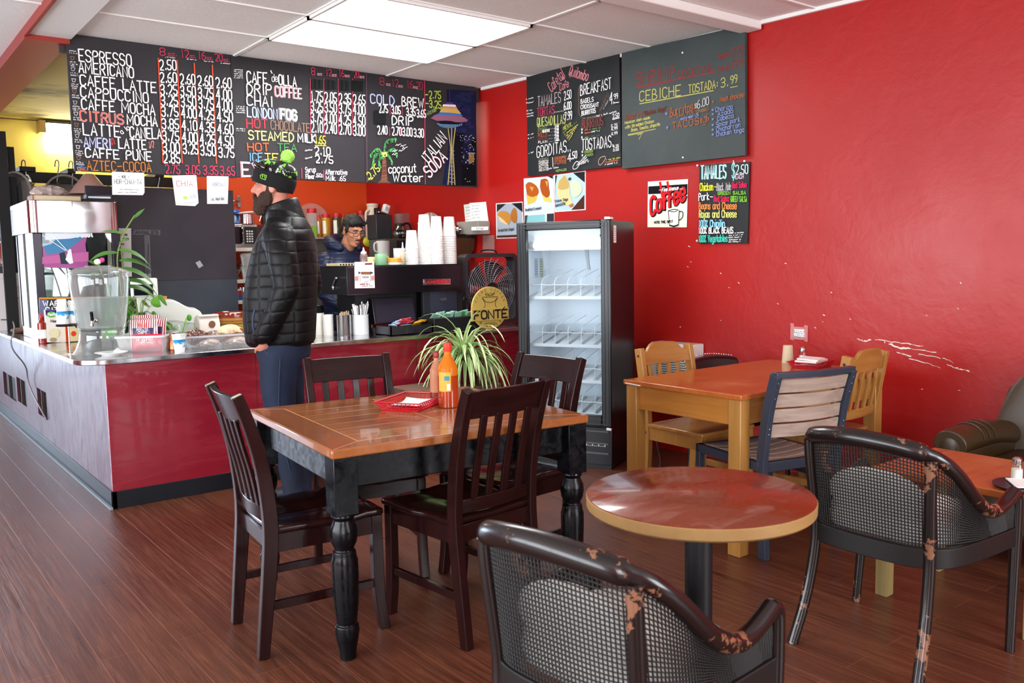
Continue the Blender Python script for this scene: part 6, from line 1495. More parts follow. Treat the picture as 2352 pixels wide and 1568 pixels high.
W('FONTE', c_.x-a_*.90, bz0+.014, a_*1.82, .058, .0125); stroke(g, [V((c_.x+a_*.70, Yf-.006, bz1-.01)), V((c_.x+a_*.80, Yf-.006, bz1+.006))], .008, nP)
def arc(s_, r_, a0, a1, h_):
    for i, c in enumerate(s_):
        a = a0+(a1-a0)*i/(len(s_)-1); 
        if c == ' ': continue
        e = V((math.cos(a), 0, math.sin(a))); tx = V((math.sin(a), 0, -math.cos(a))) if a0 > a1 else V((-math.sin(a), 0, math.cos(a))); up = e if a0 > a1 else -e
        o_ = V((c_.x+a_*r_*math.cos(a), Yf-.0015, c_.z+hh*r_*math.sin(a)))
        for st_ in FONT[c]: stroke(g, [o_+tx*((q[0]-.4)*h_*.7)+up*((q[1]-.0)*h_) for q in st_], .0022, nP)
arc('MICRO COFFEE', .80, R(158), R(22), .02); arc('ROASTER', .93, R(232), R(308), .018)
for yy, rr in ((.015, .05), (.055, .034)):
    stroke(g, [V((c_.x+rr*math.cos(k*PI/10)*1.2, Yf-.0015, c_.z+.055+yy-.03*math.sin(k*PI/10)*(1 if yy < .03 else .6))) for k in range(11)], .004, nP)
for k in range(3): stroke(g, smoothline([V((c_.x-.05+i*.02, Yf-.0015, c_.z-.112-.009*k+.003*(i % 2))) for i in range(6)], 1), .0025, nP)
stroke(g, smoothline([V((c_.x+x, Yf-.0015, c_.z+z)) for x, z in ((-.075,.075),(-.05,.05),(-.045,.015),(-.06,.0))], 2), .004, nP); stroke(g, smoothline([V((c_.x+x, Yf-.0015, c_.z+z)) for x, z in ((.075,.075),(.05,.05),(.045,.015),(.06,.0))], 2), .004, nP)
stroke(g, [V((c_.x-.07, Yf-.0015, c_.z+.08)), V((c_.x+.07, Yf-.0015, c_.z+.08))], .004, nP)
for k in range(3): stroke(g, smoothline([V((c_.x-.03+.03*k, Yf-.0015, c_.z+.085)), V((c_.x-.045+.03*k, Yf-.0015, c_.z+.1)), V((c_.x-.02+.03*k, Yf-.0015, c_.z+.115)), V((c_.x-.015+.03*k, Yf-.0015, c_.z+.095))], 2), .003, nP)
obj('lettering', g, mat('sign_black', '#1c1a18', .6), t)
# box fan
Yn = .42; A = onY(1068, 583, Yn); fx0, fx1, fz0, fz1 = A.x, A.x+.52, TC, A.z+.0
t = thing('box_fan', 'black square box fan with a spiral grille, beside the glass-door fridge', 'fan')
pts = rounded([(fx0, fz0), (fx1, fz0), (fx1, fz1), (fx0, fz1)], [.05]*4, 5); inn = rounded([(fx0+.028, fz0+.028), (fx1-.028, fz0+.028), (fx1-.028, fz1-.028), (fx0+.028, fz1-.028)], [.04]*4, 5)
g = G(); n = len(pts); vs = [V((p.x, y, p.y)) for y in (Yn, Yn+.11) for q in (pts, inn) for p in q]
fs = []
for i in range(n):
    j = (i+1) % n; fs += [(i, j, n+j, n+i), (2*n+j, 2*n+i, 3*n+i, 3*n+j), (i, 2*n+i, 2*n+j, j), (n+j, 3*n+j, 3*n+i, n+i)]
obj('housing', g.add(vs, fs), mat('fan_grey', '#2c2d31', .4), t)
cxf, czf = (fx0+fx1)/2, (fz0+fz1)/2; g = G()
for k in range(11): r_ = .055+k*.0175; g.tube([(cxf+r_*math.cos(a*PI/20), Yn+.006, czf+r_*math.sin(a*PI/20)) for a in range(40)], .0021, 5, True)
for k in range(24):
    a = k*2*PI/24; g.tube([(cxf+r_*math.cos(a+.6*(1-r_/.24))*1.0, Yn+.008, czf+r_*math.sin(a+.6*(1-r_/.24))) for r_ in (.05, .1, .15, .2, .245)], .0019, 5)
obj('spiral_grille', g, mat('fan_wire', '#8a8c90', .3, .6), t)
lathe_obj('hub', [(0, 0), (.05, 0), (.05, .02), (0, .02)], M_black, t).matrix_local = Mx.Translation((cxf, Yn+.016, czf)) @ Mx.Rotation(PI/2, 4, 'X')
g = G()
for k in range(5):
    a = k*2*PI/5
    def bl(u, v): r_ = .045+.175*u; th = a+(v-.5)*(.75+.2*u); return V((cxf+r_*math.cos(th), Yn+.055+.03*(v-.5), czf+r_*math.sin(th)))
    g_ = G().grid(bl, 6, 6); obj('blade', g_, mat('fan_blade', '#1a1b1f', .35), t, solid=.003)
obj('handle', G().tube(smoothline([(cxf-.09, Yn+.05, fz1), (cxf-.07, Yn+.05, fz1+.03), (cxf+.07, Yn+.05, fz1+.03), (cxf+.09, Yn+.05, fz1)], 2), .006, 8), M_black, t)

# spider plant on its bench
g = G(); g.box(1.73, 2.37, -.52, -.12, .49, .53)
t = thing('plant_bench', 'low grey-brown wooden bench against the counter front, under the spider plant', 'bench')
obj('top', g, wood('bench_wood', '#5a4436', '#735a48', .6, 1., 'X'), t, bevel=.003); 
for x in (1.75, 2.31): obj('side_board', G().box(x, x+.04, -.51, -.13, 0, .49), wood('bench_wood', '#5a4436', '#735a48'), t, bevel=.002)
px_, py_ = 2.2, -.33
t = thing('spider_plant', 'big striped spider plant in a maroon pot in front of the counter', 'plant', (px_, py_, .53))
lathe_obj('pot', [(.075, 0), (.08, .01), (.11, .16), (.115, .165), (.115, .185), (.1, .185), (.09, .15), (0, .14)], mat('maroon_pot', '#5c1626', .3, coat=.3), t, 36)
lathe_obj('soil', [(0, .15), (.096, .15)], mat('soil', '#1c1410', .9), t)
M_spider = mat('striped_spider_leaf', '#7fae58', .4); _t = NT(M_spider)
gl, gs = G(), G()
for k in range(150):
    a = rp.uniform(0, 2*PI); e = rp.uniform(.3, 1.45); L_ = rp.uniform(.30, .60); w_ = rp.uniform(.022, .034); d_ = V((math.cos(a)*math.cos(e), math.sin(a)*math.cos(e), math.sin(e))); dr = rp.uniform(1.3, 3.2)
    if d_.y > .4: L_ *= .62
    b_ = V((rp.uniform(-.03, .03), rp.uniform(-.03, .03), .16)); tw = rp.uniform(-.3, .3); st_ = len(gl.v)
    leaf(gl, b_, d_, L_, w_, dr, 10, tw, .22, 2.); leaf(gs, b_+V((0, 0, .0022)), d_, L_*.985, w_*.42, dr, 10, tw, .22, 2.)
    for s_, sgn in ((1, 1),):
        pass
obj('foliage', gl, mat('spider_leaf_edge', '#c3d69a', .45), t, label='long arching leaves with pale edges'); obj('foliage', gs, mat('spider_leaf_core', '#6fa348', .45), t, label='green centre stripes of the arching leaves')

# ================================================================== glass-door fridge
t = thing('glass_door_fridge', 'tall black glass-door fridge with empty white bottle racks', 'fridge', (2.404, -.675, 0), R(-63.3))
Wf, Df, Hf = .64, .50, 1.60
M_fblack = mat('fridge_black', '#1a0d10', .3); M_fwhite = mat('fridge_interior', '#eef3f8', .4)
obj('shell', G().box(0, .03, .05, Df, .02, Hf).box(Wf-.03, Wf, .05, Df, .02, Hf).box(.03, Wf-.03, Df-.03, Df, .02, Hf).box(.03, Wf-.03, .05, Df-.03, Hf-.03, Hf).box(.03, Wf-.03, .05, Df-.03, .02, .33), M_fblack, t)
obj('liner', G().box(.03, .038, .06, Df-.03, .33, Hf-.03).box(Wf-.038, Wf-.03, .06, Df-.03, .33, Hf-.03).box(.038, Wf-.038, Df-.038, Df-.03, .33, Hf-.03).box(.038, Wf-.038, .06, Df-.038, .33, .338).box(.038, Wf-.038, .06, Df-.038, Hf-.038, Hf-.03), M_fwhite, t)
obj('header_panel', G().box(.038, Wf-.038, .10, .13, 1.42, Hf-.035), M_fwhite, t); obj('header_switch', G().box(Wf-.10, Wf-.075, .098, .1, 1.50, 1.515), M_ink, t)
dz0, dz1 = .285, 1.605
fr = G(); fr.box(-.005, .062, 0, .048, dz0, dz1); fr.box(Wf-.062, Wf+.005, 0, .048, dz0, dz1); fr.box(.062, Wf-.062, 0, .048, dz0, dz0+.07); fr.box(.062, Wf-.062, 0, .048, dz1-.055, dz1)
dr = obj('door_frame', fr, mat('door_frame_black', '#0f1012', .3), t, bevel=.006, seg=2)
fr = G(); a = .018
for x0_, x1_ in ((.012, .02), (.036, .042), (Wf-.02, Wf-.012), (Wf-.042, Wf-.036)): fr.box(x0_, x1_, -.004, 0, dz0+a, dz1-a)
for z0_, z1_ in ((dz1-.02, dz1-.012), (dz1-.042, dz1-.036), (dz0+.012, dz0+.02), (dz0+.045, dz0+.05)): fr.box(.02, Wf-.02, -.004, 0, z0_, z1_)
obj('moulding', fr, mat('frame_ridge', '#2a2b2f', .35), dr, bevel=.001)
obj('glass_pane', G().box(.06, Wf-.06, .02, .026, dz0+.065, dz1-.05), M_pane, dr)
obj('hinge', G().box(Wf-.035, Wf+.004, .0, .06, dz1, dz1+.016).box(Wf-.03, Wf+.006, -.006, .03, dz0-.022, dz0-.004), M_steel, t, bevel=.002)
M_tubel = mat('frosted_tube', '#fff8e8', .4, emit='#fff6e6', estr=4.)
tb = obj('light_tube', G().lathe([(.015, 0), (.015, .50)], 16, (.07, .085, 1.455), M=Mx.Rotation(PI/2, 3, 'Y')), M_tubel, t)
obj('tube_cap', G().lathe([(.021, 0), (.021, .035)], 16, (.05, .085, 1.455), M=Mx.Rotation(PI/2, 3, 'Y')).lathe([(.021, 0), (.021, .035)], 16, (.555, .085, 1.455), M=Mx.Rotation(PI/2, 3, 'Y')), M_white, tb)
M_wire = mat('white_wire', '#f0f0ee', .4)
for z in (1.112, .797, .564, .345):
    sh = obj('shelf', G().box(.042, Wf-.042, .085, Df-.05, z, z+.008) if False else G(), M_wire, t) if False else None
    g = G(); nslot = 6; wv = (Wf-.084)/nslot
    g.box(.042, Wf-.042, .075, .087, z-.012, z+.008)
    for k in range(nslot):
        x = .042+k*wv; g.box(x+.012, x+wv-.012, .087, .11, z+.001, z+.006); g.box(x, x+.024, .087, Df-.05, z, z+.007) if False else None
        vs = [V((x+.016+e, y, z+.004+(y-.087)*.16)) for e, y in ((0, .087), (wv-.032, .087), (wv-.032, Df-.05), (0, Df-.05))]; g.prism(vs, (0, 0, .004))
    sh = obj('shelf', g, M_wire, t)
    g = G()
    for k in range(nslot+1):
        x = .044+k*wv*.995; zz = lambda y: z+.004+(y-.087)*.16
        g.tube([(x, .082, z), (x, .082, z+.10), (x, .11, z+.125), (x, Df-.08, zz(Df-.08)+.12), (x, Df-.08, zz(Df-.08))], .0026, 6)
    g.tube([(.044, .08, z+.085)]+[(.044+(Wf-.088)*i/24, .078, z+.085-.004*abs(math.sin(PI*i/4))) for i in range(1, 24)]+[(Wf-.044, .08, z+.085)], .0026, 6)
    g.tube([(.044, Df-.08, zz(Df-.08)+.01), (Wf-.044, Df-.08, zz(Df-.08)+.01)], .0026, 6)
    obj('divider_wire', g, M_wire, sh)
obj('hose', G().tube([(.43, .15, 1.42), (.44, .15, 1.33), (.445, .15, 1.29)], [.014, .010, .012], 10), mat('grey_hose', '#a9adb2', .5), t)
for k, (x0_, c) in enumerate(((.06, '#c9ced6'), (.13, '#d6d2b8'))):
    o = obj('sticker', G().box(.0385, .0395, .19+k*.085, .25+k*.085, 1.24, 1.37), mat('sticker_'+c.lstrip('#'), c, .5), t)
    g = G(); 
    for q in range(6): g.box(.0396, .0400, .195+k*.085, .24+k*.085-.004*(q % 3), 1.26+q*.017, 1.264+q*.017)
    obj('printed_text', g, mat('grey_ink', '#7a7f88', .6), o)
o = obj('sticker', G().box(Wf+.0005, Wf+.0015, .075, .125, 1.46, 1.57), M_paper, t); g = G()
for q in range(6): g.box(Wf+.0016, Wf+.0019, .08, .115, 1.475+q*.014, 1.479+q*.014)
obj('printed_text', g, mat('red_ink', '#b08a96', .6), o)
obj('kick_panel', G().box(.0, Wf, .02, .05, .03, .275), M_blackgloss, t, bevel=.003); g = G()
for z in (.245, .10, .165): g.box(.02, Wf-.02, .012, .02, z, z+.012)
obj('grille_bar', g, mat('grille_grey', '#54575c', .3), t, bevel=.002)
g = G(); x = Wf-.02-.20
for k in range(13): g.box(x+k*.014, x+k*.014+.009, .016, .019, .152, .152+(.004 if k % 3 else .012))
obj('vent_louver', g, mat('louver_white', '#d6d9da', .4), t)
obj('plinth', G().box(.01, Wf-.01, .035, Df-.02, 0, .03), M_black, t)
# ================================================================== the kitchen behind
M_fluor = mat('lit_fluorescent_lens', '#ffffff', .5, emit='#fffbe8', estr=9.)
t = thing('kitchen_light', 'glowing fluorescent wall fixture on the yellow kitchen wall', 'light')
a_, b_ = onY(101, 268, 4.4), onY(101, 346, 4.4)
obj('lens', G().box(a_.x+.015, a_.x+1.22, 4.42, 4.58, b_.z, a_.z-.05), M_fluor, t, bevel=.02); obj('end_cap', G().box(a_.x-.04, a_.x+.014, 4.42, 4.595, b_.z+.18, a_.z-.03), mat('cap_tan', '#a98c4a', .5), t); obj('top_channel', G().box(a_.x-.03, a_.x+1.23, 4.43, 4.595, a_.z-.05, a_.z-.035), M_ink, t)
t = thing('added_kitchen_light', 'added unseen fluorescent fixture brightening the kitchen prep area', 'light', (1.9, 1.75, ZC-.04), 0)
obj('lens', G().box(-.6, .6, -.15, .15, -.04, .02), M_fluor, t, bevel=.015); obj('housing', G().box(-.62, .62, -.17, .17, .02, .045), M_white, t)  # extra ceiling light out of view, added to brighten the kitchen

M_iron = mat('black_iron', '#0e0e10', .45)
t = thing('pot_rack', 'black iron pot rack spanning the kitchen opening below the menu boards', 'rack')
Yr = 3.2
A, B = onY(-14, 381, Yr), onY(560, 423, Yr)
obj('bar', G().box(A.x, B.x, Yr-.02, Yr+.02, 2.085, 2.175), M_iron, t, bevel=.002)
for px1, px2 in ((42, 79), (152, 170), (352, 372)):
    a_, b_ = onY(px1, 380, Yr), onY(px2, 380, Yr); obj('bracket', G().box(a_.x, b_.x, Yr-.05, Yr+.3, 2.175, 2.215), M_iron, t, bevel=.002)
for x0_, x1_, yt in ((14, 37, 340),):
    a_, b_ = onY(x0_, 440, Yr-.05), onY(x1_, 440, Yr-.05); obj('post', G().box(a_.x, b_.x, Yr-.10, Yr-.02, .853, onY(20, yt, Yr).z), M_iron, t, bevel=.002)
a_, b_ = onY(-14, 350, 3.0), onY(14, 350, 3.0)
obj('post', G().box(a_.x, b_.x, 2.95, 2.99, .853, onY(5, 303, 3.0).z), M_iron, t, bevel=.002)
M_hook = mat('hook_steel', '#b8b8b8', .25, 1.)
hk = [(57, 376, 60, 442), (134, 376, 130, 420), (166, 378, 165, 425), (283, 405, 281, 430), (300, 405, 303, 440), (365, 408, 362, 432), (435, 412, 436, 432)]
for i, (x0_, y0_, x1_, y1_) in enumerate(hk):
    p_ = onY(x0_, y0_, Yr-.03); q_ = onY(x1_, y1_, Yr-.03)
    o = obj('hook', G().tube(smoothline([p_+V((-.02, .05, -.02)), p_+V((-.018, .02, .03)), p_+V((0, -.005, .03)), p_+V((.004, -.008, -.01)), q_+V((0, -.01, .02)), q_+V((0, -.012, 0)), q_+V((.015, -.02, -.012)), q_+V((.02, -.03, .01))], 2), .005, 8), M_hook, t)
M_colander = mat('colander_steel', '#8f8e88', .35, .55)
def colander(label, c, r_, h_, M_):
    t = thing('colander', label, 'colander', c, 0, 'colanders hanging in the kitchen'); t.rotation_euler = M_
    lathe_obj('bowl', [(r_*.55, 0), (r_*.7, h_*.1), (r_*.9, h_*.5), (r_, h_), (r_*1.08, h_), (r_*1.08, h_+.006), (r_*.985, h_+.006), (r_*.88, h_*.5), (r_*.68, h_*.14), (0, .006)], M_colander, t, 40)
    g = G()
    for k in range(6):
        for j in range(6+k*5):
            a = 2*PI*j/(6+k*5); rr = r_*.09*(k+1); 
            if rr < r_*.56: g.lathe([(.0055, 0), (0, .0008)], 8, (rr*math.cos(a), rr*math.sin(a), -.0012))
    for k in range(3):
        for j in range(30):
            a = 2*PI*(j+.5*k)/30; f = .25+.22*k; rr = r_*(.72+.26*f**.8)+.003; g.ell((rr*math.cos(a), rr*math.sin(a), h_*(f)), (.006, .006, .006), 6, 4)
    obj('hole', g, M_ink, t); obj('handle', G().tube(smoothline([(r_*1.05, -.04, h_), (r_*1.25, -.04, h_+.01), (r_*1.25, .04, h_+.01), (r_*1.05, .04, h_)], 2), .005, 8), M_hook, t); return t
pc_ = onY(70, 455, Yr-.05)
colander('big tilted steel colander hanging above the pastry case', (pc_.x-.03, Yr-.10, pc_.z+.03), .165, .12, (R(90), R(-35), R(-55)))
pc_ = onY(135, 448, Yr+.12)
colander('second steel colander hanging face-on behind the plastic bag', (pc_.x, Yr+.06, pc_.z+.0), .165, .10, (R(96), 0, R(12)))
pc_ = onY(205, 412, 2.95); t = thing('paper_hat', 'pinkish cone-shaped funnel cover standing on the dark partition', 'cover', (pc_.x, 2.95, onY(205, 430, 2.95).z-.06))
lathe_obj('cone', [(.165, 0), (.165, .008), (.04, .17), (.035, .172), (0, .172)], mat('dusty_pink', '#a88078', .5), t, 40); lathe_obj('rivet', [(0, 0), (.012, 0), (.012, .01), (0, .012)], M_white, t, 14, (-.02, -.15, .02))
pc_ = onY(243, 432, 3.05); t = thing('mixing_bowl', 'pale upturned mixing bowl peeking over the partition', 'bowl', (pc_.x-.02, 3.05, pc_.z-.07)); lathe_obj('bowl', [(.15, 0), (.15, .006), (.11, .06), (.05, .09), (0, .095)], M_steel, t, 32)
props(obj('rack_shelf', G().box(.35, 1.5, 2.88, 3.12, 1.90, 1.93), M_iron, bevel=.002), 'black rack shelf behind the top of the dark partition', 'shelf')
pc_ = onY(478, 432, 3.05); t = thing('hanging_utensil', 'steel ladles bunched on the pot rack beside the horchata note', 'utensil', (pc_.x-.06, Yr-.06, pc_.z+.02)); obj('ladle', G().ell((0, 0, 0), (.04, .035, .03), 16, 10).tube([(0, 0, .01), (.02, 0, .12)], .005, 6), M_hook, t)
# steel shelving at the far end of the counter
t = thing('steel_shelving', 'tall steel kitchen shelving at the far end of the counter', 'shelving')
obj('back_panel', G().box(-.35, .14, 3.62, 3.66, .86, 2.1), mat('dull_steel', '#6d6c68', .35, .9), t)
for z in (1.38, 1.62, 1.86): obj('shelf', G().box(-.34, .14, 3.34, 3.62, z, z+.025), M_steel, t, bevel=.002)
for x in (-.33, .125): obj('post', G().box(x-.012, x+.012, 3.36, 3.384, .853, 2.1), M_steel, t)
for i, (x, c, h_, r_, lab) in enumerate(((-.11, '#a79a84', .17, .04, 'clear cruet on the counter behind the white carton'), (-.02, '#3a2a24', .20, .045, 'dark brown jug on the counter behind the white carton'), (.05, '#8a2a22', .18, .03, 'red-labelled bottle on the counter behind the white carton'))):
    z = 1.405; t = thing('kitchen_bottle', lab.replace('on the counter', 'on the steel shelving'), 'bottle', (x-.06, 3.45, z), 0, 'bottles on the steel shelving'); lathe_obj('body', [(r_, 0), (r_, h_*.6), (r_*.4, h_*.8), (r_*.35, h_)], mat('bottle_body_'+c.lstrip('#'), c, .15, coat=.4), t, 20); lathe_obj('cap', [(r_*.4, h_), (r_*.4, h_+.015), (0, h_+.015)], M_white, t, 14)
t = thing('steel_pot', 'big dented steel pot on the upper kitchen shelving', 'pot', (-.12, 3.48, 1.645)); lathe_obj('pot', [(.10, 0), (.11, .01), (.11, .19), (.116, .195), (.105, .195), (.1, .02), (0, .02)], M_colander, t, 32)

# microwave stand behind the standing man
xm0, xm1, ym = onY(522, 540, 2.22).x, onY(594, 540, 2.22).x, 2.22
t = thing('shelf_unit', 'white-edged kitchen shelf unit holding the microwave', 'shelving')
for z in (1.02, 1.20, 1.475): obj('shelf', G().box(xm0-.3, xm1+.04, ym, ym+.36, z, z+.03), mat('cream_shelf', '#d8d2c6', .5), t, bevel=.003)
for x in (xm0-.3, xm1+.02):
    for y in (ym, ym+.34): obj('post', G().box(x, x+.02, y, y+.02, 0, 1.475), M_steel, t)
t = thing('microwave', 'black and silver microwave on the kitchen shelf behind the man', 'microwave', (xm0-.2, ym+.02, 1.505)); wm = xm1-xm0+.2; hm = .205
obj('case', G().box(0, wm, 0, .3, 0, hm), M_steel, t, bevel=.004); obj('door', G().box(.01, wm*.72, -.012, 0, .035, hm-.022), M_blackgloss, t, bevel=.002); obj('handle', G().tube(smoothline([(wm*.69, -.014, .03), (wm*.69, -.04, .06), (wm*.69, -.04, .16), (wm*.69, -.014, .185)], 2), .007, 8), M_chrome, t)
kp = obj('keypad', G().box(wm*.74, wm-.006, -.008, 0, .035, hm-.022), M_black, t); g = G()
for r_ in range(5):
    for c in range(3): g.box(wm*.78+c*.022, wm*.78+c*.022+.014, -.0095, -.008, .05+r_*.022, .062+r_*.022)
obj('key_button', g, M_white, kp)
o = props(obj('maroon_box', G().box(xm1+.002, xm1+.14, ym+.06, ym+.34, 1.505, 1.71), mat('maroon_carton', '#43141a', .4), bevel=.003), 'dark maroon box beside the microwave', 'box')
t = thing('blue_pot', 'blue enamel pot on top of the microwave', 'pot', (onY(533, 500, 2.32).x, 2.36, 1.71)); lathe_obj('pot', [(.08, 0), (.09, .01), (.092, .10), (.085, .12), (.06, .135), (0, .14)], mat('blue_enamel', '#2456a8', .2, coat=.4), t, 32); obj('pale_patch', G().ell((0, -.088, .05), (.022, .008, .04), 16, 8), mat('pale_blue', '#b6cce4', .3), t)
t = thing('saucepan', 'steel saucepan with a white-rimmed lid on top of the microwave', 'saucepan', (onY(563, 500, 2.3).x, 2.29, 1.71)); lathe_obj('pan', [(.068, 0), (.074, .005), (.075, .085), (.08, .087), (.07, .087), (.068, .01), (0, .01)], M_chrome, t, 32); obj('lid', G().lathe([(.082, .0), (.084, .006), (.05, .014), (0, .016)], 32, (.01, 0, .098), M=Mx.Rotation(R(-6), 3, 'Y')), M_white, t); obj('handle', G().tube([(-.07, -.02, .085), (-.12, -.03, .09)], .008, 8), M_black, t)
t = thing('white_tub', 'stack of white lidded food tubs under the microwave', 'tubs', (onY(578, 600, 2.3).x, 2.33, 1.23)); lathe_obj('tub', [(.07, 0), (.08, .1), (.085, .1), (.085, .115), (0, .115)], mat('cloudy_white_plastic', '#d9d9d2', .35), t, 32); lathe_obj('tub', [(.072, .117), (.082, .2), (.087, .2), (.08, .225), (.05, .235), (0, .235)], mat('cloudy_white_plastic', '#d9d9d2', .35), t, 32)
t = thing('glass_goblet', 'clear glass goblet on the shelf under the microwave', 'glass', (onY(546, 640, 2.3).x, 2.30, 1.23)); lathe_obj('goblet', [(.035, 0), (.036, .004), (.008, .02), (.008, .05), (.04, .09), (.05, .14), (.047, .14), (.036, .09), (0, .06)], M_thinglass, t, 28)
t = thing('food_tin', 'red and blue tin on the lower kitchen shelf', 'tin', (onY(545, 672, 2.3).x, 2.30, 1.05)); lathe_obj('body', [(.04, 0), (.04, .045), (0, .045)], mat('tin_blue', '#2d4f92', .4), t, 24); lathe_obj('band', [(.0405, .045), (.0405, .085), (0, .085)], mat('tin_red', '#b52a22', .4), t, 24); lathe_obj('lid', [(.041, .085), (.041, .1), (0, .1)], M_cream, t, 24)
t = thing('steel_cup', 'steel cup next to the red and blue tin', 'cup', (onY(560, 672, 2.3).x, 2.30, 1.05)); lathe_obj('cup', [(.03, 0), (.033, .11), (.031, .11), (.028, .01), (0, .01)], M_steel, t, 24)
p_ = onY(552, 462, 2.6); t = thing('wall_tap', 'curved steel tap on the wall plate under the horchata note', 'tap', (p_.x, 2.655, p_.z)); obj('plate', G().box(-.01, .02, -.012, 0, -.05, .05), M_steel, t, bevel=.002); obj('spout', G().tube(smoothline([(0, -.01, 0), (-.04, -.05, .01), (-.1, -.06, -.02), (-.12, -.06, -.07)], 2), .011, 10), M_steel, t)
p_ = onY(612, 480, 2.6); struct('pipe', G().box(p_.x-.035, p_.x+.035, 2.60, 2.66, 0, 1.86), mat('dark_conduit', '#2a2d2b', .5), bevel=.004)
struct('wall_panel', G().box(1.95, 2.98, 2.645, 2.66, .9, 1.60), mat('steel_backsplash', '#8d8e88', .35, .7))

# jar shelf
zs = 1.605; xs0, xs1 = 1.93, 2.95
t = thing('jar_shelf', 'steel wall shelf crowded with red-lidded spice jars', 'shelf')
obj('board', G().box(xs0, xs1, 2.36, 2.655, zs-.02, zs), M_steel, t, bevel=.003)
for x in (2.33, 2.86): obj('bracket', G().bar((x, 2.65, zs-.24), (x, 2.40, zs-.02), .03, .02), M_iron, t); 
Ysh = 2.45
M_redlid = mat('red_lid', '#c8252a', .35); M_amber = mat('mustard_spice', '#b8891f', .3, coat=.5); M_herb = mat('dried_herbs', '#3d3a24', .4, coat=.5); M_seeds = mat('brown_seeds', '#5a3a24', .4, coat=.5); M_jarglass = mat('jar_clear', '#e9eeee', .08, trans=.8, ior=1.12)
def spice(label, px0, px1, yt, mt, lid, Y=Ysh, lab=True):
    a_, b_ = onY(px0, 540, Y), onY(px1, 540, Y); r_ = (b_-a_).length/2*.95; h_ = onY((px0+px1)/2, yt, Y).z-zs
    t = thing('spice_jar', label, 'jar', ((a_.x+b_.x)/2, Y, zs), 0, 'jars on the kitchen shelf')
    lathe_obj('body', [(r_*.95, 0), (r_, .005), (r_, h_*.78), (r_*.8, h_*.84)], mt, t, 24); lathe_obj('lid', [(r_*.85, h_*.83), (r_*.88, h_*.85), (r_*.88, h_*.98), (0, h_)], lid, t, 24)
    if lab:
        g = G(); g.grid(lambda u, v: V(((r_+.001)*math.cos(R(200+45*u)), (r_+.001)*math.sin(R(200+45*u)), h_*(.15+.55*v))), 6, 1); obj('label_sticker', g, M_cream, t)
    return t
spice('amber sauce bottle on the jar shelf closest to the standing man', 729, 738, 493, mat('amber_sauce', '#b5641f', .2, coat=.5), M_redlid)
spice('mustard-yellow spice jar with a red lid on the jar shelf', 740, 759, 491, M_amber, M_redlid)
spice('dark herb jar with a red lid on the jar shelf', 764, 785, 489, M_herb, M_redlid)
spice('pale spice jar with a red lid next to the dark herb jar', 785, 793, 491, M_amber, M_redlid)
spice('green-lidded jar on the jar shelf behind the barista', 792, 803, 493, M_jarglass, mat('green_lid', '#2f8a3c', .4))
spice('red-lidded jar on the jar shelf just over the barista hair', 812, 824, 488, M_seeds, M_redlid, 2.55)
spice('taller red-lidded jar on the jar shelf beside the white jug', 822, 838, 483, M_jarglass, M_redlid, 2.55, False)
spice('big clear jar with a red lid half full of olives on the jar shelf', 706, 730, 478, M_jarglass, M_redlid, 2.48, False)
props(obj('green_tin', G().box(onY(716, 540, 2.40).x, onY(726, 540, 2.40).x, 2.385, 2.41, zs, onY(720, 519, 2.4).z), mat('lime_tin', '#7fae3a', .4)), 'small green and blue packet on the jar shelf', 'packet')
p_ = onY(718, 502, 2.6); t = thing('clear_round_lid', 'large clear round lid leaning on the wall behind the jars', 'lid', (p_.x, 2.6, zs+.165)); t.rotation_euler = (R(80), 0, 0); lathe_obj('disc', [(0, 0), (.155, 0), (.165, .006), (.165, .014), (.157, .014), (.15, .006), (0, .005)], mat('foggy_clear', '#efe6e2', .15, trans=.85, ior=1.08), t, 48)  # the disc is a clear plastic lid stood on edge
a_, b_ = onY(842, 540, Ysh), onY(873, 540, Ysh); r_ = (b_.x-a_.x)/2; h_ = onY(858, 468, Ysh).z-zs
t = thing('white_jug', 'tall white plastic jug with a handle on the jar shelf', 'jug', ((a_.x+b_.x)/2, Ysh, zs)); lathe_obj('body', [(r_*.95, 0), (r_, .01), (r_, h_*.45), (r_*.78, h_*.75), (r_*.7, h_*.9), (r_*.76, h_*.92), (r_*.76, h_), (0, h_)], mat('ivory_plastic', '#ddd5c3', .35), t, 32); obj('handle', G().tube(smoothline([(-r_*.75, -.03, h_*.8), (-r_*1.2, -.03, h_*.76), (-r_*1.25, -.03, h_*.5), (-r_*.95, -.03, h_*.42)], 2), .013, 10), mat('ivory_plastic', '#ddd5c3', .35), t)
o = props(obj('tea_carton', G().box(onY(847, 540, 2.37).x, onY(864, 540, 2.37).x, 2.365, 2.43, zs, onY(855, 504, 2.37).z), mat('carton_pink', '#d7b6b0', .5), bevel=.002), 'small dark-topped carton on the shelf before the white jug', 'carton'); obj('top_band', G().box(onY(847, 540, 2.37).x-.001, onY(864, 540, 2.37).x+.001, 2.364, 2.431, onY(855, 515, 2.37).z, onY(855, 504, 2.37).z+.001), M_ink, o)

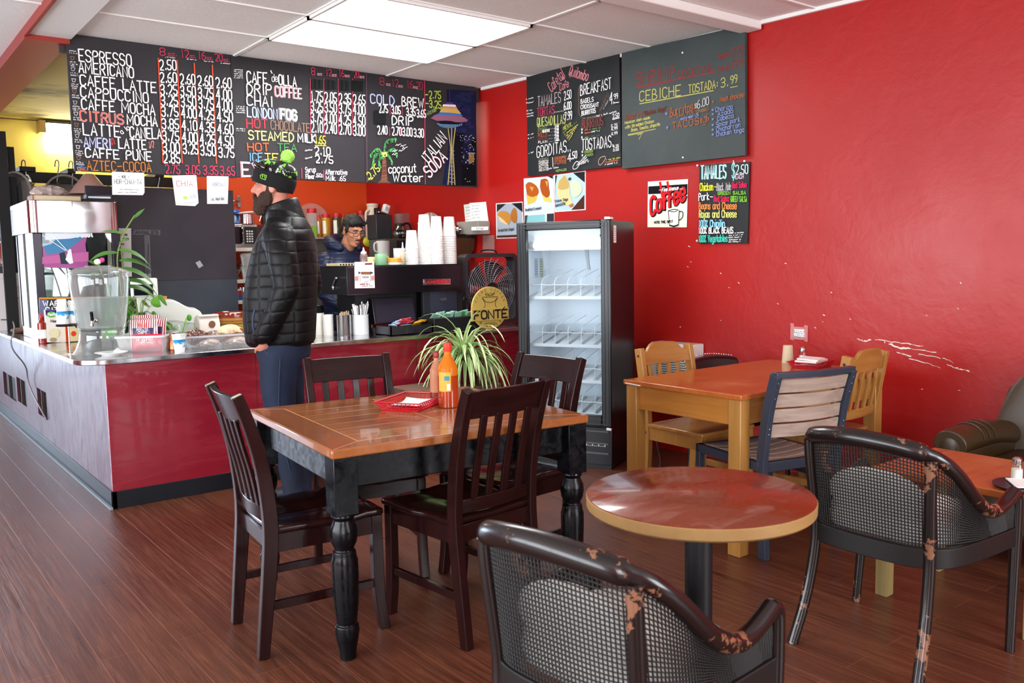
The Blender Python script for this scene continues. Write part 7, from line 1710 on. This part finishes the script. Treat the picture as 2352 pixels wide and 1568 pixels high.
# prep table along the red wall with brewing gear
t = thing('prep_table', 'steel prep table along the red wall behind the espresso machine', 'table')
obj('top', G().box(2.52, 3.12, 1.62, 2.62, .88, .91), M_steel, t, bevel=.003)
for x in (2.55, 3.09):
    for y in (1.66, 2.58): obj('leg', G().tube([(x, y, 0), (x, y, .88)], .018, 10), M_steel, t)
obj('lower_shelf', G().box(2.54, 3.10, 1.64, 2.60, .3, .32), M_steel, t)
Yb = 1.85
def pxbox(px0, px1, y0, y1, Y, d_): 
    a_, b_ = onY(px0, y1, Y), onY(px1, y0, Y); return G().box(a_.x, b_.x, Y, Y+d_, a_.z, b_.z)
t = thing('coffee_brewer', 'steel and black coffee brewer behind the white cup towers', 'coffee maker')
a_ = onY(885, 612, Yb); obj('base', G().box(a_.x, onY(940, 612, Yb).x, Yb, Yb+.3, .91, onY(900, 548, Yb).z), mat('warm_grey_steel', '#77756e', .35, .6), t, bevel=.004); obj('front_recess', G().box(onY(912, 600, Yb).x, onY(938, 600, Yb).x, Yb-.004, Yb, 1.0, onY(900, 552, Yb).z), M_ink, t)
obj('tower', G().box(onY(880, 547, Yb).x, onY(917, 547, Yb).x, Yb+.12, Yb+.3, onY(900, 548, Yb).z, onY(900, 491, Yb).z), mat('charcoal_case', '#2b2e31', .4), t, bevel=.006)
zc = onY(900, 548, Yb).z; zc2 = onY(900, 491, Yb).z
t = thing('coffee_carafe', 'round glass coffee carafe with a black handle on the brewer', 'carafe', (onY(925, 540, Yb).x, Yb+.05, zc)); lathe_obj('glass', [(.05, 0), (.07, .02), (.078, .06), (.06, .105), (.045, .125), (.043, .125), (.058, .105), (.075, .06), (.067, .022), (0, .006)], M_thinglass, t, 32); lathe_obj('collar', [(.046, .12), (.048, .135), (.03, .142), (0, .142)], M_black, t, 24); obj('handle', G().tube(smoothline([(.03, -.02, .138), (.08, -.03, .15), (.105, -.03, .09), (.11, -.03, .035)], 2), .009, 8), M_black, t)
t = thing('speaker', 'small black webcam-like speaker cube on the brewer', 'speaker', (onY(892, 485, Yb).x, Yb+.2, zc2)); obj('case', G().box(-.025, .025, -.02, .03, 0, .065), M_blackgloss, t, bevel=.004); lathe_obj('lens', [(0, 0), (.012, 0), (.012, .003), (0, .004)], M_chrome, t, 16, (.0, -.023, .025))
t = thing('speaker', 'small white-faced speaker tilted beside the black cube on the brewer', 'speaker', (onY(911, 488, Yb).x, Yb+.2, zc2+.012), R(0)); obj('case', G().cbox((0, 0, .045), (.055, .05, .08), (0, R(20), 0)), M_white, t, bevel=.004); obj('cone', G().lathe([(0, 0), (.02, 0), (.02, .002), (0, .003)], 20, (0, -.027, .045), M=Mx.Rotation(PI/2, 3, 'X')), mat('speaker_grey', '#b5b8ba', .4), t)
obj('bracket', G().box(-.035, .02, .0, .03, -.012, .01), M_black, t)
t = thing('bean_hopper', 'clear wedge-shaped bean hopper beside the coffee brewer', 'hopper', (0, 0, 0)); obj('hopper', G().prism([onY(x, y, Yb+.1) for x, y in ((919,490),(940,490),(949,497),(941,528),(919,528))], (0, .12, 0)), mat('tinted_clear', '#d9cfcb', .08, trans=.8, ior=1.1), t)
obj('grinder_body', G().box(onY(919, 528, Yb+.1).x, onY(946, 528, Yb+.1).x, Yb+.1, Yb+.22, .911, onY(930, 528, Yb+.1).z), M_black, t)
# grinders by the wall
t = thing('coffee_grinder', 'brown-tinted coffee grinder hopper against the red wall above the fan', 'grinder')
Yg = .96
M_tint = mat('brown_tinted_plastic', '#5a3a28', .12, trans=.45, ior=1.15)
g = G(); P0 = [onY(x, y, Yg) for x, y in ((1046,545),(1092,545),(1090,572),(1076,596),(1050,596))]; obj('hopper', G().prism(P0, (0, .13, 0)), M_tint, t, bevel=.006)
obj('body', G().box(onY(1048, 600, Yg).x, onY(1078, 600, Yg).x, Yg, Yg+.14, .0, onY(1060, 598, Yg).z), M_black, t, bevel=.006)
obj('lid', G().box(onY(1044, 545, Yg).x, onY(1093, 545, Yg).x, Yg-.005, Yg+.14, onY(1060, 545, Yg).z, onY(1060, 541, Yg).z), M_black, t, bevel=.003)
zg = onY(1060, 541, Yg).z
t = thing('coffee_grinder', 'second coffee grinder hopper tucked right into the corner of the red wall', 'grinder'); P0 = [onY(x, y, Yg+.12) for x, y in ((1094,547),(1110,547),(1109,572),(1096,590))]; obj('hopper', G().prism(P0, (0, .06, 0)), M_tint, t); obj('body', G().box(onY(1094, 590, Yg+.12).x, onY(1109, 590, Yg+.12).x, Yg+.12, Yg+.2, 0, onY(1100, 590, Yg+.12).z), M_black, t)
t = thing('foil_ball', 'crumpled silver foil on a black tray over the grinder', 'foil', (onY(1057, 530, Yg).x, Yg+.06, zg+.001)); lathe_obj('tray', [(0, 0), (.08, 0), (.085, .012), (.08, .012), (0, .006)], M_black, t, 24); obj('foil', G().grid(lambda u, v: crumple(u, v, (-.005, 0, .05), (.05, .04, .04)), 24, 12), M_chrome, t)
q = [onW(1076, 512, .002), onW(1128, 508, .002)]
t = thing('wall_bin', 'grey plastic bin fixed to the red wall, labelled sifter', 'bin'); g = G()
PA, PB = onW(1077, 535, .004), onW(1126, 535, .004); zt_, zb_ = onW(1100, 509, .004).z, onW(1100, 539, .004).z
g.loft([[PA+V((0, 0, zb_-PA.z)), PB+V((0, 0, zb_-PB.z)), PB+WALL_N*.10+V((0, 0, zb_-PB.z)), PA+WALL_N*.10+V((0, 0, zb_-PA.z))], [PA+V((0, 0, zt_-PA.z)), PB+V((0, 0, zt_-PB.z)), PB+WALL_N*.14+V((0, 0, zt_-PB.z)), PA+WALL_N*.14+V((0, 0, zt_-PA.z))]])
obj('bin', g, mat('grey_bin', '#a9a49a', .3, trans=.2), t, bevel=.004); obj('label_strip', G().prism([onW(x, y, .139) for x, y in ((1083,521),(1122,520),(1121,528),(1083,529))], WALL_N*.001), M_paper, t)
LL = Letters(wplane(.1418)); LL.w('Sifter', (1094,527), (1112,526.5), 4.5, '#8a8a8e', .9); LL.done(t, 'lettering')
props(obj('splash_divider', G().prism([onW(x, y, .003) for x, y in ((1110,540),(1136,540),(1136,580),(1110,580))], WALL_N*.006), mat('clear_divider', '#e9d9d6', .08, trans=.85, ior=1.05)), 'clear plastic sheet on the red wall beside the grinders', 'sheet')
pb_ = onY(985, 515, 1.5); t = props(obj('paper_bag', G().grid(lambda u, v: crumple(u, v, (pb_.x+.02, 1.5, 1.70), (.11, .07, .09)), 26, 14), mat('crumpled_paper', '#cfc6b8', .6)), 'crumpled paper bag sticking up behind the cup towers', 'bag')
props(obj('equipment_box', G().box(pb_.x-.09, pb_.x+.14, 1.44, 1.58, .0, 1.625), mat('dim_steel', '#5a5856', .4, .6), bevel=.004), 'tall narrow steel equipment box behind the cup towers', 'box')
# ladle, mug, stool behind the barista
p_ = onY(852, 555, 2.3); t = thing('hanging_ladle', 'yellow plastic ladle hanging beside the barista face', 'ladle', (p_.x, 2.34, p_.z)); obj('ladle', G().ell((0, 0, 0), (.065, .03, .05), 20, 12).tube([(.02, 0, -.02), (.05, 0, -.16)], [.012, .014], 8), mat('yellow_plastic', '#c9c437', .35), t); obj('hook', G().tube([(0, 0, .045), (0, .0, zs-.02-p_.z)], .004, 6), M_hook, t)
p_ = onY(868, 570, 1.9); props(obj('grey_canister', G().lathe([(.06, .911), (.065, 1.45), (.06, 1.46), (0, 1.46)], 28, (p_.x-.07, 2.2, 0)), mat('grey_enamel', '#8b8a84', .4)), 'grey canister on the prep table behind the barista', 'canister')
p_ = onY(880, 572, 1.75); t = thing('white_pitcher', 'white plastic pitcher with a square handle behind the mint mug', 'pitcher', (p_.x, 1.75, 0)); lathe_obj('body', [(.05, .911), (.055, onY(880, 600, 1.75).z), (.06, onY(880, 553, 1.75).z), (.055, onY(880, 553, 1.75).z), (0, onY(880, 590, 1.75).z)], M_white, t, 28); zz = onY(880, 553, 1.75).z; obj('handle', G().tube(smoothline([(-.055, 0, zz-.015), (-.09, 0, zz-.02), (-.09, 0, zz-.09), (-.055, 0, zz-.1)], 1), .009, 8), M_white, t)
a_ = onY(725, 615, 1.95); t = thing('office_chair', 'black mesh stool back beside the standing man', 'chair', (a_.x-.05, 1.95, 0)); obj('backrest', G().ell((0, 0, 1.33), (.11, .03, .17), 20, 12), M_black, t); obj('post', G().tube([(0, .03, .5), (0, .035, 1.2)], .018, 10), M_black, t); obj('seat', G().ell((0, -.2, .62), (.2, .2, .04), 24, 10), M_black, t); obj('column', G().tube([(0, -.2, .06), (0, -.2, .6)], .025, 12), M_black, t); g = G()
for k in range(5): g.bar((0, -.2, .06), (.26*math.cos(k*PI*.4), -.2+.26*math.sin(k*PI*.4), .03), .04, .03)
obj('base', g, M_black, t)
# ================================================================== people
def rotx(p, c, a):
    p = V(p)-V(c); return V((p.x, p.y*math.cos(a)-p.z*math.sin(a), p.y*math.sin(a)+p.z*math.cos(a)))+V(c)
class Blob(G):
    """overlapping closed lumps, welded into one skin by a voxel remesh"""
    def cap(s, a, b, ra, rb=None, n=16):
        a, b = V(a), V(b); rb = rb or ra; d = b-a; L_ = d.length; d.normalize(); rings = []; up = d.orthogonal().normalized(); sx = d.cross(up)
        prof = [(-ra*math.cos(k*PI/10), ra*math.sin(k*PI/10)) for k in range(1, 5)]+[(L_*k/4, ra+(rb-ra)*k/4) for k in range(5)]+[(L_+rb*math.sin(k*PI/10), rb*math.cos(k*PI/10)) for k in range(1, 5)]
        for h, r in prof: rings.append([a+d*h+(up*math.cos(2*PI*j/n)+sx*math.sin(2*PI*j/n))*max(r, 1e-4) for j in range(n)])
        return s.loft(rings)
    def chain(s, pts):
        for (a, ra), (b, rb) in zip(pts, pts[1:]): s.cap(a, b, ra, rb)
        return s
    def rings(s, rows, n=28):
        """stack of rounded cross-sections: (z, y_front, y_back, half_width, squareness)"""
        R_ = []
        for z, yf, yb, hw, *k in rows:
            e = k[0] if k else .85; yc, hy = (yf+yb)/2, (yf-yb)/2; xo = k[1] if len(k) > 1 else 0
            R_.append([V((xo+hw*math.copysign(abs(math.cos(a))**e, math.cos(a)), yc+hy*math.copysign(abs(math.sin(a))**e, math.sin(a)), z)) for a in [2*PI*j/n for j in range(n)]])
        return s.loft(R_)
def skinned(name, g, mt, parent, vox=.008, smooth=6, fac=.5):
    o = obj(name, g, mt, parent, angle=180)
    q = o.modifiers.new('weld', 'REMESH'); q.mode = 'VOXEL'; q.voxel_size = vox; q.use_smooth_shade = True
    q = o.modifiers.new('soften', 'SMOOTH'); q.factor = fac; q.iterations = smooth
    return o
def skin_mat(name, c1, c2):
    q = mat(name, c1, .45, spec=.4); n = q.node_tree.nodes['Principled BSDF']; n.inputs['Subsurface Weight'].default_value = .12; n.inputs['Subsurface Radius'].default_value = (.02, .008, .005); n.inputs['Subsurface Scale'].default_value = .3
    t = NT(q); t.set('Base Color', t.mix(t.ramp(t.noise(t.coord(), 14, 3), [(.4, 0), (.7, 1)]), c1, c2)); return q
def quilt_mat(name, c, rough, dz, dy, vert=True):
    q = mat(name, c, rough, spec=.3); t = NT(q); s_ = t.new('ShaderNodeSeparateXYZ'); v = t.coord(); t.t.links.new(v, s_.inputs[0])
    n1 = t.noise(v, 9, 3, .5); wob = t.math('MULTIPLY', t.math('SUBTRACT', n1, .5), .03)
    def puff(x, d):
        f = t.math('FRACT', t.math('DIVIDE', t.math('ADD', x, wob), d)); a = t.math('ABSOLUTE', t.math('SUBTRACT', f, .5)); return t.math('SUBTRACT', 1., t.math('POWER', t.math('MULTIPLY', a, 2.), 5.))
    h = puff(s_.outputs[2], dz)
    if vert: h = t.math('MULTIPLY', h, puff(t.math('ADD', s_.outputs[1], 1.), dy))
    h = t.math('ADD', h, t.math('MULTIPLY', t.noise(t.coord((1, 1, .6)), 42, 4, .6, .6), .35))
    t.bump(h, .38, .010); return q
M_skin1 = skin_mat('fair_skin', '#c98a74', '#bd705f'); M_skin2 = skin_mat('tan_skin', '#b47b5c', '#a5694c')
M_beard = mat('dark_brown_beard', '#38241a', .75, bump=(160, .8)); M_hair = mat('black_hair', '#0f0d0c', .5, bump=(140, .7))
M_eye = mat('shaded_eye_white', '#a08f86', .3); M_iris = mat('dark_iris', '#2a1d16', .15); M_lip = mat('lips', '#a5655a', .5)  # eye whites darkened, with a skin-shadow tone put into their colour
def body(parent, mt, armL, armR, head, vox, neck=((0, -.03, 1.56), (0, -.012, 1.70)), legs=True, lean=0.):
    g = Blob(); H = head
    g.ell(H((0, -.015, 1.815)), (.076, .097, .090), 24, 16, H.rot); g.ell(H((0, .038, 1.755)), (.060, .060, .088), 24, 16, H.rot); g.ell(H((0, .045, 1.695)), (.048, .052, .04), 20, 12, H.rot)
    g.cap(H((0, .094, 1.802)), H((0, .118, 1.764)), .009, .0135); 
    for s in (-1, 1):
        g.ell(H((s*.011, .108, 1.757)), (.008, .01, .008), 10, 8, H.rot); g.ell(H((s*.040, .062, 1.768)), (.024, .028, .022), 14, 10, H.rot); g.ell(H((s*.028, .083, 1.824)), (.028, .014, .010), 14, 8, H.rot); g.ell(H((s*.078, -.008, 1.772)), (.010, .021, .032), 14, 10, H.rot); g.ell(H((s*.074, .0, 1.77)), (.012, .012, .016), 10, 8, H.rot)
    g.ell(H((0, .098, 1.726)), (.022, .010, .006), 14, 8, H.rot); g.ell(H((0, .096, 1.714)), (.019, .010, .007), 14, 8, H.rot); g.ell(H((0, .09, 1.685)), (.02, .014, .014), 12, 8, H.rot)
    g.cap(neck[0], H((0, -.02, 1.71)), .062, .058); g.cap(H((0, .02, 1.69)), neck[0], .045, .055)
    # trunk, pelvis, legs
    g.rings([(.86, .10, -.12, .15), (.95, .11, -.12, .165), (1.10, .12, -.10, .15), (1.25, .12, -.11, .165), (1.40, .10, -.13, .19), (1.50, .06, -.13, .185), (1.56, .02, -.11, .12), (1.60, .01, -.09, .07)])
    for arm in (armL, armR): g.chain(arm['bones'])
    for arm in (armL, armR): hand(g, arm['hand'])
    if legs:
        for s in (-1, 1): g.chain([((s*.09, -.005, .88), .092), ((s*.105, -.02, .50), .058), ((s*.115, -.08, .12), .042), ((s*.12, -.085, .06), .045)]); g.cap((s*.124, -.08, .055), (s*.132, .05, .038), .030, .020)
    return skinned('body', g, mt, parent, vox, 4)
def hand(g, spec):
    """palm with five bent fingers; spec = wrist, forward dir, palm normal, curl angle, thumb side"""
    w_, d, nrm, curl, side = V(spec[0]), V(spec[1]).normalized(), V(spec[2]).normalized(), spec[3], spec[4]; sx = d.cross(nrm).normalized()*side
    M_ = Mx((sx, d, nrm)).transposed()
    g.ell(w_+d*.045, (.040, .052, .016), 16, 10, M_); g.cap(w_-d*.02, w_+d*.02, .026, .027)
    for k, (off, L_) in enumerate(((-.030, .060), (-.010, .075), (.010, .080), (.030, .072))):
        b_ = w_+d*(.085-.004*abs(k-2))+sx*off*-1; q = d.copy(); p = b_
        for j in range(3):
            a = curl*(.5+.4*j); q2 = (d*math.cos(a*(j+1)*.6)-nrm*math.sin(a*(j+1)*.6)).normalized(); e = p+q2*L_*(.45, .31, .24)[j]; g.cap(p, e, (.0092, .0085, .0078)[j], (.0085, .0078, .007)[j], 10); p = e
    tb = w_+d*.03-sx*-.030; q = (d*.6+sx*.75-nrm*.25).normalized(); m_ = tb+q*.04; g.cap(tb, m_, .012, .0105, 10); g.cap(m_, m_+(d*.85+sx*.3-nrm*.3).normalized()*.032, .010, .008, 10)
class Head:
    def __init__(s, pitch=0., yaw=0., pivot=(0, -.02, 1.66), shift=(0, 0, 0)):
        s.m = Mx.Rotation(yaw, 3, 'Z') @ Mx.Rotation(pitch, 3, 'X'); s.rot = s.m; s.c = V(pivot); s.s = V(shift)
    def __call__(s, p): return s.m @ (V(p)-s.c)+s.c+s.s
def eyes(H, parent):
    for k in (-1, 1):
        e = obj('eye', G().ell(H((k*.030, .0795, 1.800)), (.0115, .0105, .0068), 16, 12, H.rot), M_eye, parent); obj('iris', G().ell(H((k*.030, .0885, 1.799)), (.0055, .0028, .0050), 14, 8, H.rot), M_iris, e)
def pants(parent, mt, hipz=.98, spread=1.):
    g = Blob(); g.rings([(.80, .10, -.13, .17), (.86, .125, -.155, .185), (.93, .13, -.155, .185), (hipz, .12, -.14, .175)])
    for s in (-1, 1):
        g.chain([((s*.092, -.01, .86), .108), ((s*.10, .0, .68), .094), ((s*.108, -.012, .50), .078), ((s*.118, -.055, .28), .071), ((s*.124, -.085, .09), .070)]); g.rings([(.035, -.015, -.16, .075, .9, s*.126), (.09, -.015, -.158, .072, .9, s*.126), (.14, -.01, -.15, .07, .9, s*.124)], 18)
    return skinned('jeans', g, mt, parent, .011, 5)
def shoes(parent, upper, sole):
    for s in (-1, 1):
        x = s*.13; g = Blob(); g.cap((x, -.10, .055), (x+s*.015, .05, .042), .043, .040); g.cap((x, -.11, .07), (x, -.09, .10), .045, .045); g.cap((x+s*.01, .05, .04), (x+s*.018, .11, .034), .040, .032)
        sh = skinned('shoe', g, upper, parent, .008, 4)
        P = [(x-.036, -.15), (x+.036, -.15), (x+.046, -.05), (x+.05+s*.01, .06), (x+.03+s*.018, .145), (x-.03+s*.018, .145), (x-.045+s*.006, .06), (x-.042, -.05)]
        o_ = smoothline([V((a, b, 0)) for a, b in P], 2, True); obj('sole', G().prism([V((p.x, p.y, .001)) for p in o_], (0, 0, .024)), sole, sh, bevel=.003)

# ---- the customer in the knit hat
t = thing('person', 'standing man in black quilted jacket, jeans and black knit hat with lime pom-pom', 'person', (.78, -.60, 0), R(142-90), None)
H = Head(0, 0)
armL = dict(bones=[((-.175, -.07, 1.50), .07), ((-.235, -.10, 1.24), .048), ((-.215, -.01, 1.02), .038), ((-.190, .045, .965), .029)], hand=((-.180, .045, .952), (.55, -.05, -1), (-1, .1, -.1), .25, 1))
armR = dict(bones=[((.175, -.07, 1.50), .07), ((.235, -.10, 1.24), .048), ((.215, -.01, 1.02), .038), ((.190, .045, .965), .029)], hand=((.180, .045, .952), (-.55, -.05, -1), (1, .1, -.1), .25, -1))
body(t, M_skin1, armL, armR, H, .0075); eyes(H, t)
g = Blob()
g.rings([(.915, .165, -.165, .175), (.94, .185, -.185, .190), (1.05, .195, -.195, .192), (1.18, .190, -.205, .190), (1.32, .16, -.215, .190), (1.44, .125, -.215, .20), (1.52, .085, -.20, .195), (1.575, .05, -.18, .155), (1.62, .035, -.155, .115), (1.66, .04, -.125, .096)], 36)
for s in (-1, 1): g.chain([((s*.185, -.06, 1.50), .088), ((s*.235, -.09, 1.40), .080), ((s*.258, -.115, 1.24), .070), ((s*.248, -.055, 1.12), .064), ((s*.228, .02, 1.00), .056), ((s*.209, .050, .985), .048)])
jk = skinned('jacket', g, quilt_mat('black_quilted_nylon', '#09080a', .5, .062, .088), t, .009, 5)
g = G(); n = 30
def ell_ring(z, a, b, yc, tilt=0): return [V((a*math.cos(2*PI*j/n), yc+b*math.sin(2*PI*j/n), z+tilt*math.sin(2*PI*j/n))) for j in range(n)]
col = G().loft([ell_ring(1.60, .112, .105, -.055, -.02), ell_ring(1.65, .098, .098, -.045, -.025), ell_ring(1.695, .090, .090, -.035, -.03), ell_ring(1.70, .084, .084, -.034, -.03), ell_ring(1.66, .086, .086, -.042, -.025), ell_ring(1.60, .098, .092, -.05, -.02)], False)
obj('collar', col, mat('collar_nylon', '#0a090b', .4, bump=(40, .3)), jk, sub=1)
obj('zip_pull', G().bar((-.012, .062, 1.66), (-.012, .085, 1.60), .006, .003), M_steel, jk)
obj('pocket_zip', G().tube(smoothline([(-.222, .07, 1.13), (-.236, .085, 1.06), (-.232, .07, .98)], 2), .006, 6), mat('navy_zip', '#1f2f4a', .5), jk)
M_denim = mat('dark_denim', '#1b2b48', .8, bump=(220, .25)); _t = NT(M_denim); _t.set('Base Color', _t.ramp(_t.noise(_t.coord((1, 1, .5)), 5, 4, .6), [(.35, '#0e1626'), (.7, '#1b2b48')]))
pn = pants(t, M_denim); g = G()
for s in (-1, 1): g.tube(smoothline([(s*.172, .055, .93), (s*.187, .03, .885), (s*.192, -.02, .87)], 2), .0025, 6); g.tube(smoothline([(s*.196, -.045, .86), (s*.194, -.03, .70), (s*.186, -.02, .50), (s*.19, -.07, .25)], 2), .002, 6)
obj('stitching', g, mat('blue_stitch', '#34435e', .7), pn)
shoes(t, mat('dark_sneaker', '#1b1e28', .6), mat('lime_sole', '#5fae4a', .5))
# beard
g = Blob()
g.ell((0, .052, 1.690), (.062, .066, .044), 22, 14); g.ell((0, .072, 1.668), (.046, .050, .040), 20, 12); g.ell((0, .107, 1.738), (.034, .012, .009), 14, 8)
for s in (-1, 1): g.ell((s*.060, .035, 1.715), (.018, .042, .042), 14, 10); g.ell((s*.071, .012, 1.755), (.010, .017, .040), 12, 10); g.ell((s*.03, .10, 1.722), (.012, .012, .02), 10, 8)
bd = skinned('beard', g, M_beard, t, .006, 3)
tx = bpy.data.textures.new('whiskers', 'CLOUDS'); tx.noise_scale = .012; q = bd.modifiers.new('whiskers', 'DISPLACE'); q.texture = tx; q.strength = .012; q.mid_level = .5
obj('lips', G().ell((0, .117, 1.722), (.017, .007, .005), 14, 8), M_lip, t)
for s in (-1, 1): obj('eyebrow', G().tube([(s*.014, .102, 1.826), (s*.032, .098, 1.831), (s*.05, .086, 1.824)], [.004, .0045, .003], 8), M_beard, t)
g = G().ell((0, -.035, 1.775), (.068, .060, .038), 20, 12)
obj('hair', g, M_beard, t, label='short hair under the hat')
# beanie: band, patterned crown, pom-pom
MT = Mx.Translation(V((0, .008, 1.792))) @ Mx.Rotation(R(20), 4, 'X')
def hring(z, a, b, yo=0): return [MT @ V((a*math.cos(2*PI*j/40), yo+b*math.sin(2*PI*j/40), z)) for j in range(40)]
M_knit = mat('black_knit', '#0b0b0d', .85, bump=(180, .6))
M_crown = mat('patterned_knit', '#0d0d10', .85); _t = NT(M_crown); _n = _t.noise(_t.coord(), 22, 3, .6, 1.2); _n2 = _t.noise(_t.coord(loc=(3, 1, 2)), 19, 3, .6, 1.4); _c = _t.mix(_t.ramp(_n, [(.56, 0), (.59, 1)]), '#0d0d10', '#c9cdd2'); _t.set('Base Color', _t.mix(_t.ramp(_n2, [(.59, 0), (.61, 1)]), _c, '#7dc43a')); _t.bump(_t.noise(_t.coord(), 180, 2), .5, .004)
hat = obj('beanie_band', G().loft([hring(-.012, .087, .112), hring(-.008, .094, .118), hring(.03, .096, .121), hring(.062, .095, .119), hring(.068, .088, .112)], False), M_knit, t, sub=1)
obj('beanie_crown', G().loft([hring(.055, .092, .116), hring(.08, .091, .115), hring(.105, .083, .106, -.004), hring(.125, .066, .085, -.008), hring(.138, .04, .05, -.012), hring(.143, .01, .012, -.014)]), M_crown, t, sub=1)
g = G(); c_ = MT @ V((0, -.03, .175)); rp2 = random.Random(5)
pm = obj('pom_pom', G().ell((0, 0, 0), (.034, .034, .033), 40, 28), mat('lime_pompom', '#a6ee62', .9, bump=(120, .6)), t); pm.location = c_
tx2 = bpy.data.textures.new('yarn', 'CLOUDS'); tx2.noise_scale = .008; q = pm.modifiers.new('yarn', 'DISPLACE'); q.texture = tx2; q.strength = .018; q.mid_level = .4
lg = []; PLn = V((-1, .0, .0))
g = G()
for st_ in ([(-.014,.012),(.010,.012),(.018,0),(.010,-.012),(-.014,-.012),(-.014,.012)], [(-.008,-.006),(-.008,.006),(-.002,.006)], [(.003,-.006),(.003,.006),(.009,.003),(.003,0)]):
    P = []
    for a, b in st_:
        ang = R(180)-(.0+a*1.15)/.118*1.0+R(-16); P.append(MT @ V((.0985*math.cos(ang), .1235*math.sin(ang), .028+b)))
    for a, b in zip(P, P[1:]): g.tube([a, b], .0017, 5)
obj('hat_logo', g, mat('lime_print', '#8fd64a', .6), hat)
# sunglasses pushed up on the hat
g = G()
sg = []
for a0 in range(-74, 75, 4):
    th = R(90+a0); sg.append(MT @ V((.103*math.cos(th), .128*math.sin(th), .078)))
rings = [[p+V((0, 0, .019-.006*(abs(i-18)/18)**2)) , p+V((0, .004, 0)), p-V((0, 0, .019-.005*(abs(i-18)/18)**2))] for i, p in enumerate(sg)]
obj('sunglasses', G().grid(lambda u, v: rings[round(u*(len(sg)-1))][round(v*2)], len(sg)-1, 2), mat('dark_lens', '#1a0d0b', .06, coat=1.), t, solid=.004)

# ---- the barista behind the espresso machine
s_ = .925
t = thing('person', 'barista in a navy puffer jacket and glasses, looking down behind the espresso machine', 'person', (2.125, 1.20, 0), R(-80-90), None); t.scale = (s_, s_, s_)
H = Head(R(-24), R(-6), (0, -.03, 1.64), (0, .05, -.015))
armL = dict(bones=[((-.175, -.05, 1.48), .07), ((-.22, .0, 1.22), .048), ((-.16, .19, 1.10), .038), ((-.14, .235, 1.09), .030)], hand=((-.138, .245, 1.09), (.1, 1, -.1), (0, .1, 1), .5, 1))
armR = dict(bones=[((.175, -.05, 1.48), .07), ((.22, .0, 1.22), .048), ((.16, .19, 1.10), .038), ((.14, .235, 1.09), .030)], hand=((.138, .245, 1.09), (-.1, 1, -.1), (0, .1, 1), .5, -1))
body(t, M_skin2, armL, armR, H, .0075, neck=((0, -.03, 1.55), (0, 0, 1.7))); eyes(H, t)
M_puff = quilt_mat('navy_puffer', '#1a2138', .38, .05, .1, False)
g = Blob(); g.rings([(.90, .15, -.17, .20), (1.05, .175, -.18, .225), (1.25, .175, -.20, .235), (1.40, .15, -.21, .24), (1.50, .11, -.20, .22), (1.56, .07, -.17, .17), (1.61, .06, -.14, .12)], 36)
for s in (-1, 1): g.chain([((s*.185, -.05, 1.48), .095), ((s*.235, -.03, 1.36), .09), ((s*.245, .01, 1.22), .078), ((s*.205, .12, 1.14), .066), ((s*.165, .20, 1.10), .052)])
jk = skinned('puffer_jacket', g, M_puff, t, .009, 5)
g = Blob(); g.chain([((.10, .035, 1.60), .042), ((.125, -.03, 1.635), .05), ((.10, -.11, 1.66), .058), ((0, -.15, 1.665), .066), ((-.10, -.11, 1.66), .058), ((-.125, -.03, 1.635), .05), ((-.10, .035, 1.60), .042)]); g.ell((0, -.12, 1.62), (.12, .085, .07), 22, 12)
skinned('hood', g, quilt_mat('navy_puffer_hood', '#1a2138', .38, .045, .1, False), jk, .009, 4)
pants(t, mat('black_trousers', '#15161a', .8)); shoes(t, mat('black_shoe', '#121214', .5), mat('black_sole', '#1a1a1a', .6))
g = Blob()
for c_, r_ in (((0, -.025, 1.845), (.083, .100, .074)), ((0, .035, 1.885), (.066, .052, .032)), ((0, -.07, 1.79), (.078, .062, .075)), ((.0, -.005, 1.90), (.06, .07, .03))): g.ell(H(c_), r_, 22, 14, H.rot)
for s in (-1, 1): g.ell(H((s*.071, .012, 1.805)), (.012, .022, .04), 12, 10, H.rot); g.ell(H((s*.05, .05, 1.872)), (.03, .03, .026), 12, 10, H.rot)
hr = skinned('hair', g, M_hair, t, .007, 3); q = hr.modifiers.new('tufts', 'DISPLACE'); q.texture = tx; q.strength = .008; q.mid_level = .5
for s in (-1, 1): obj('eyebrow', G().tube([H((s*.012, .103, 1.824)), H((s*.032, .099, 1.831)), H((s*.052, .085, 1.824))], [.0045, .005, .003], 8), M_hair, t)
obj('lips', G().ell(H((0, .108, 1.720)), (.021, .007, .009), 14, 8, H.rot), mat('lips_dusky', '#94584a', .5), t)
obj('stubble', G().ell(H((0, .0985, 1.736)), (.026, .008, .004), 14, 8, H.rot), M_hair, t, label='thin moustache')
g = G()
for s in (-1, 1):
    P = [H((s*.034+.024*math.cos(a), .116-.35*abs(s*.034+.024*math.cos(a)-s*.01)**1.2*.6, 1.795+.0155*math.copysign(abs(math.sin(a))**.8, math.sin(a)))) for a in [2*PI*k/20 for k in range(20)]]; g.tube(P, .0019, 6, True)
    g.tube([H((s*.058, .108, 1.802)), H((s*.078, .07, 1.802)), H((s*.084, -.005, 1.792))], .0024, 6)
g.tube([H((-.010, .117, 1.800)), H((0, .120, 1.803)), H((.010, .117, 1.800))], .0019, 6)
obj('glasses', g, M_blackgloss, t)
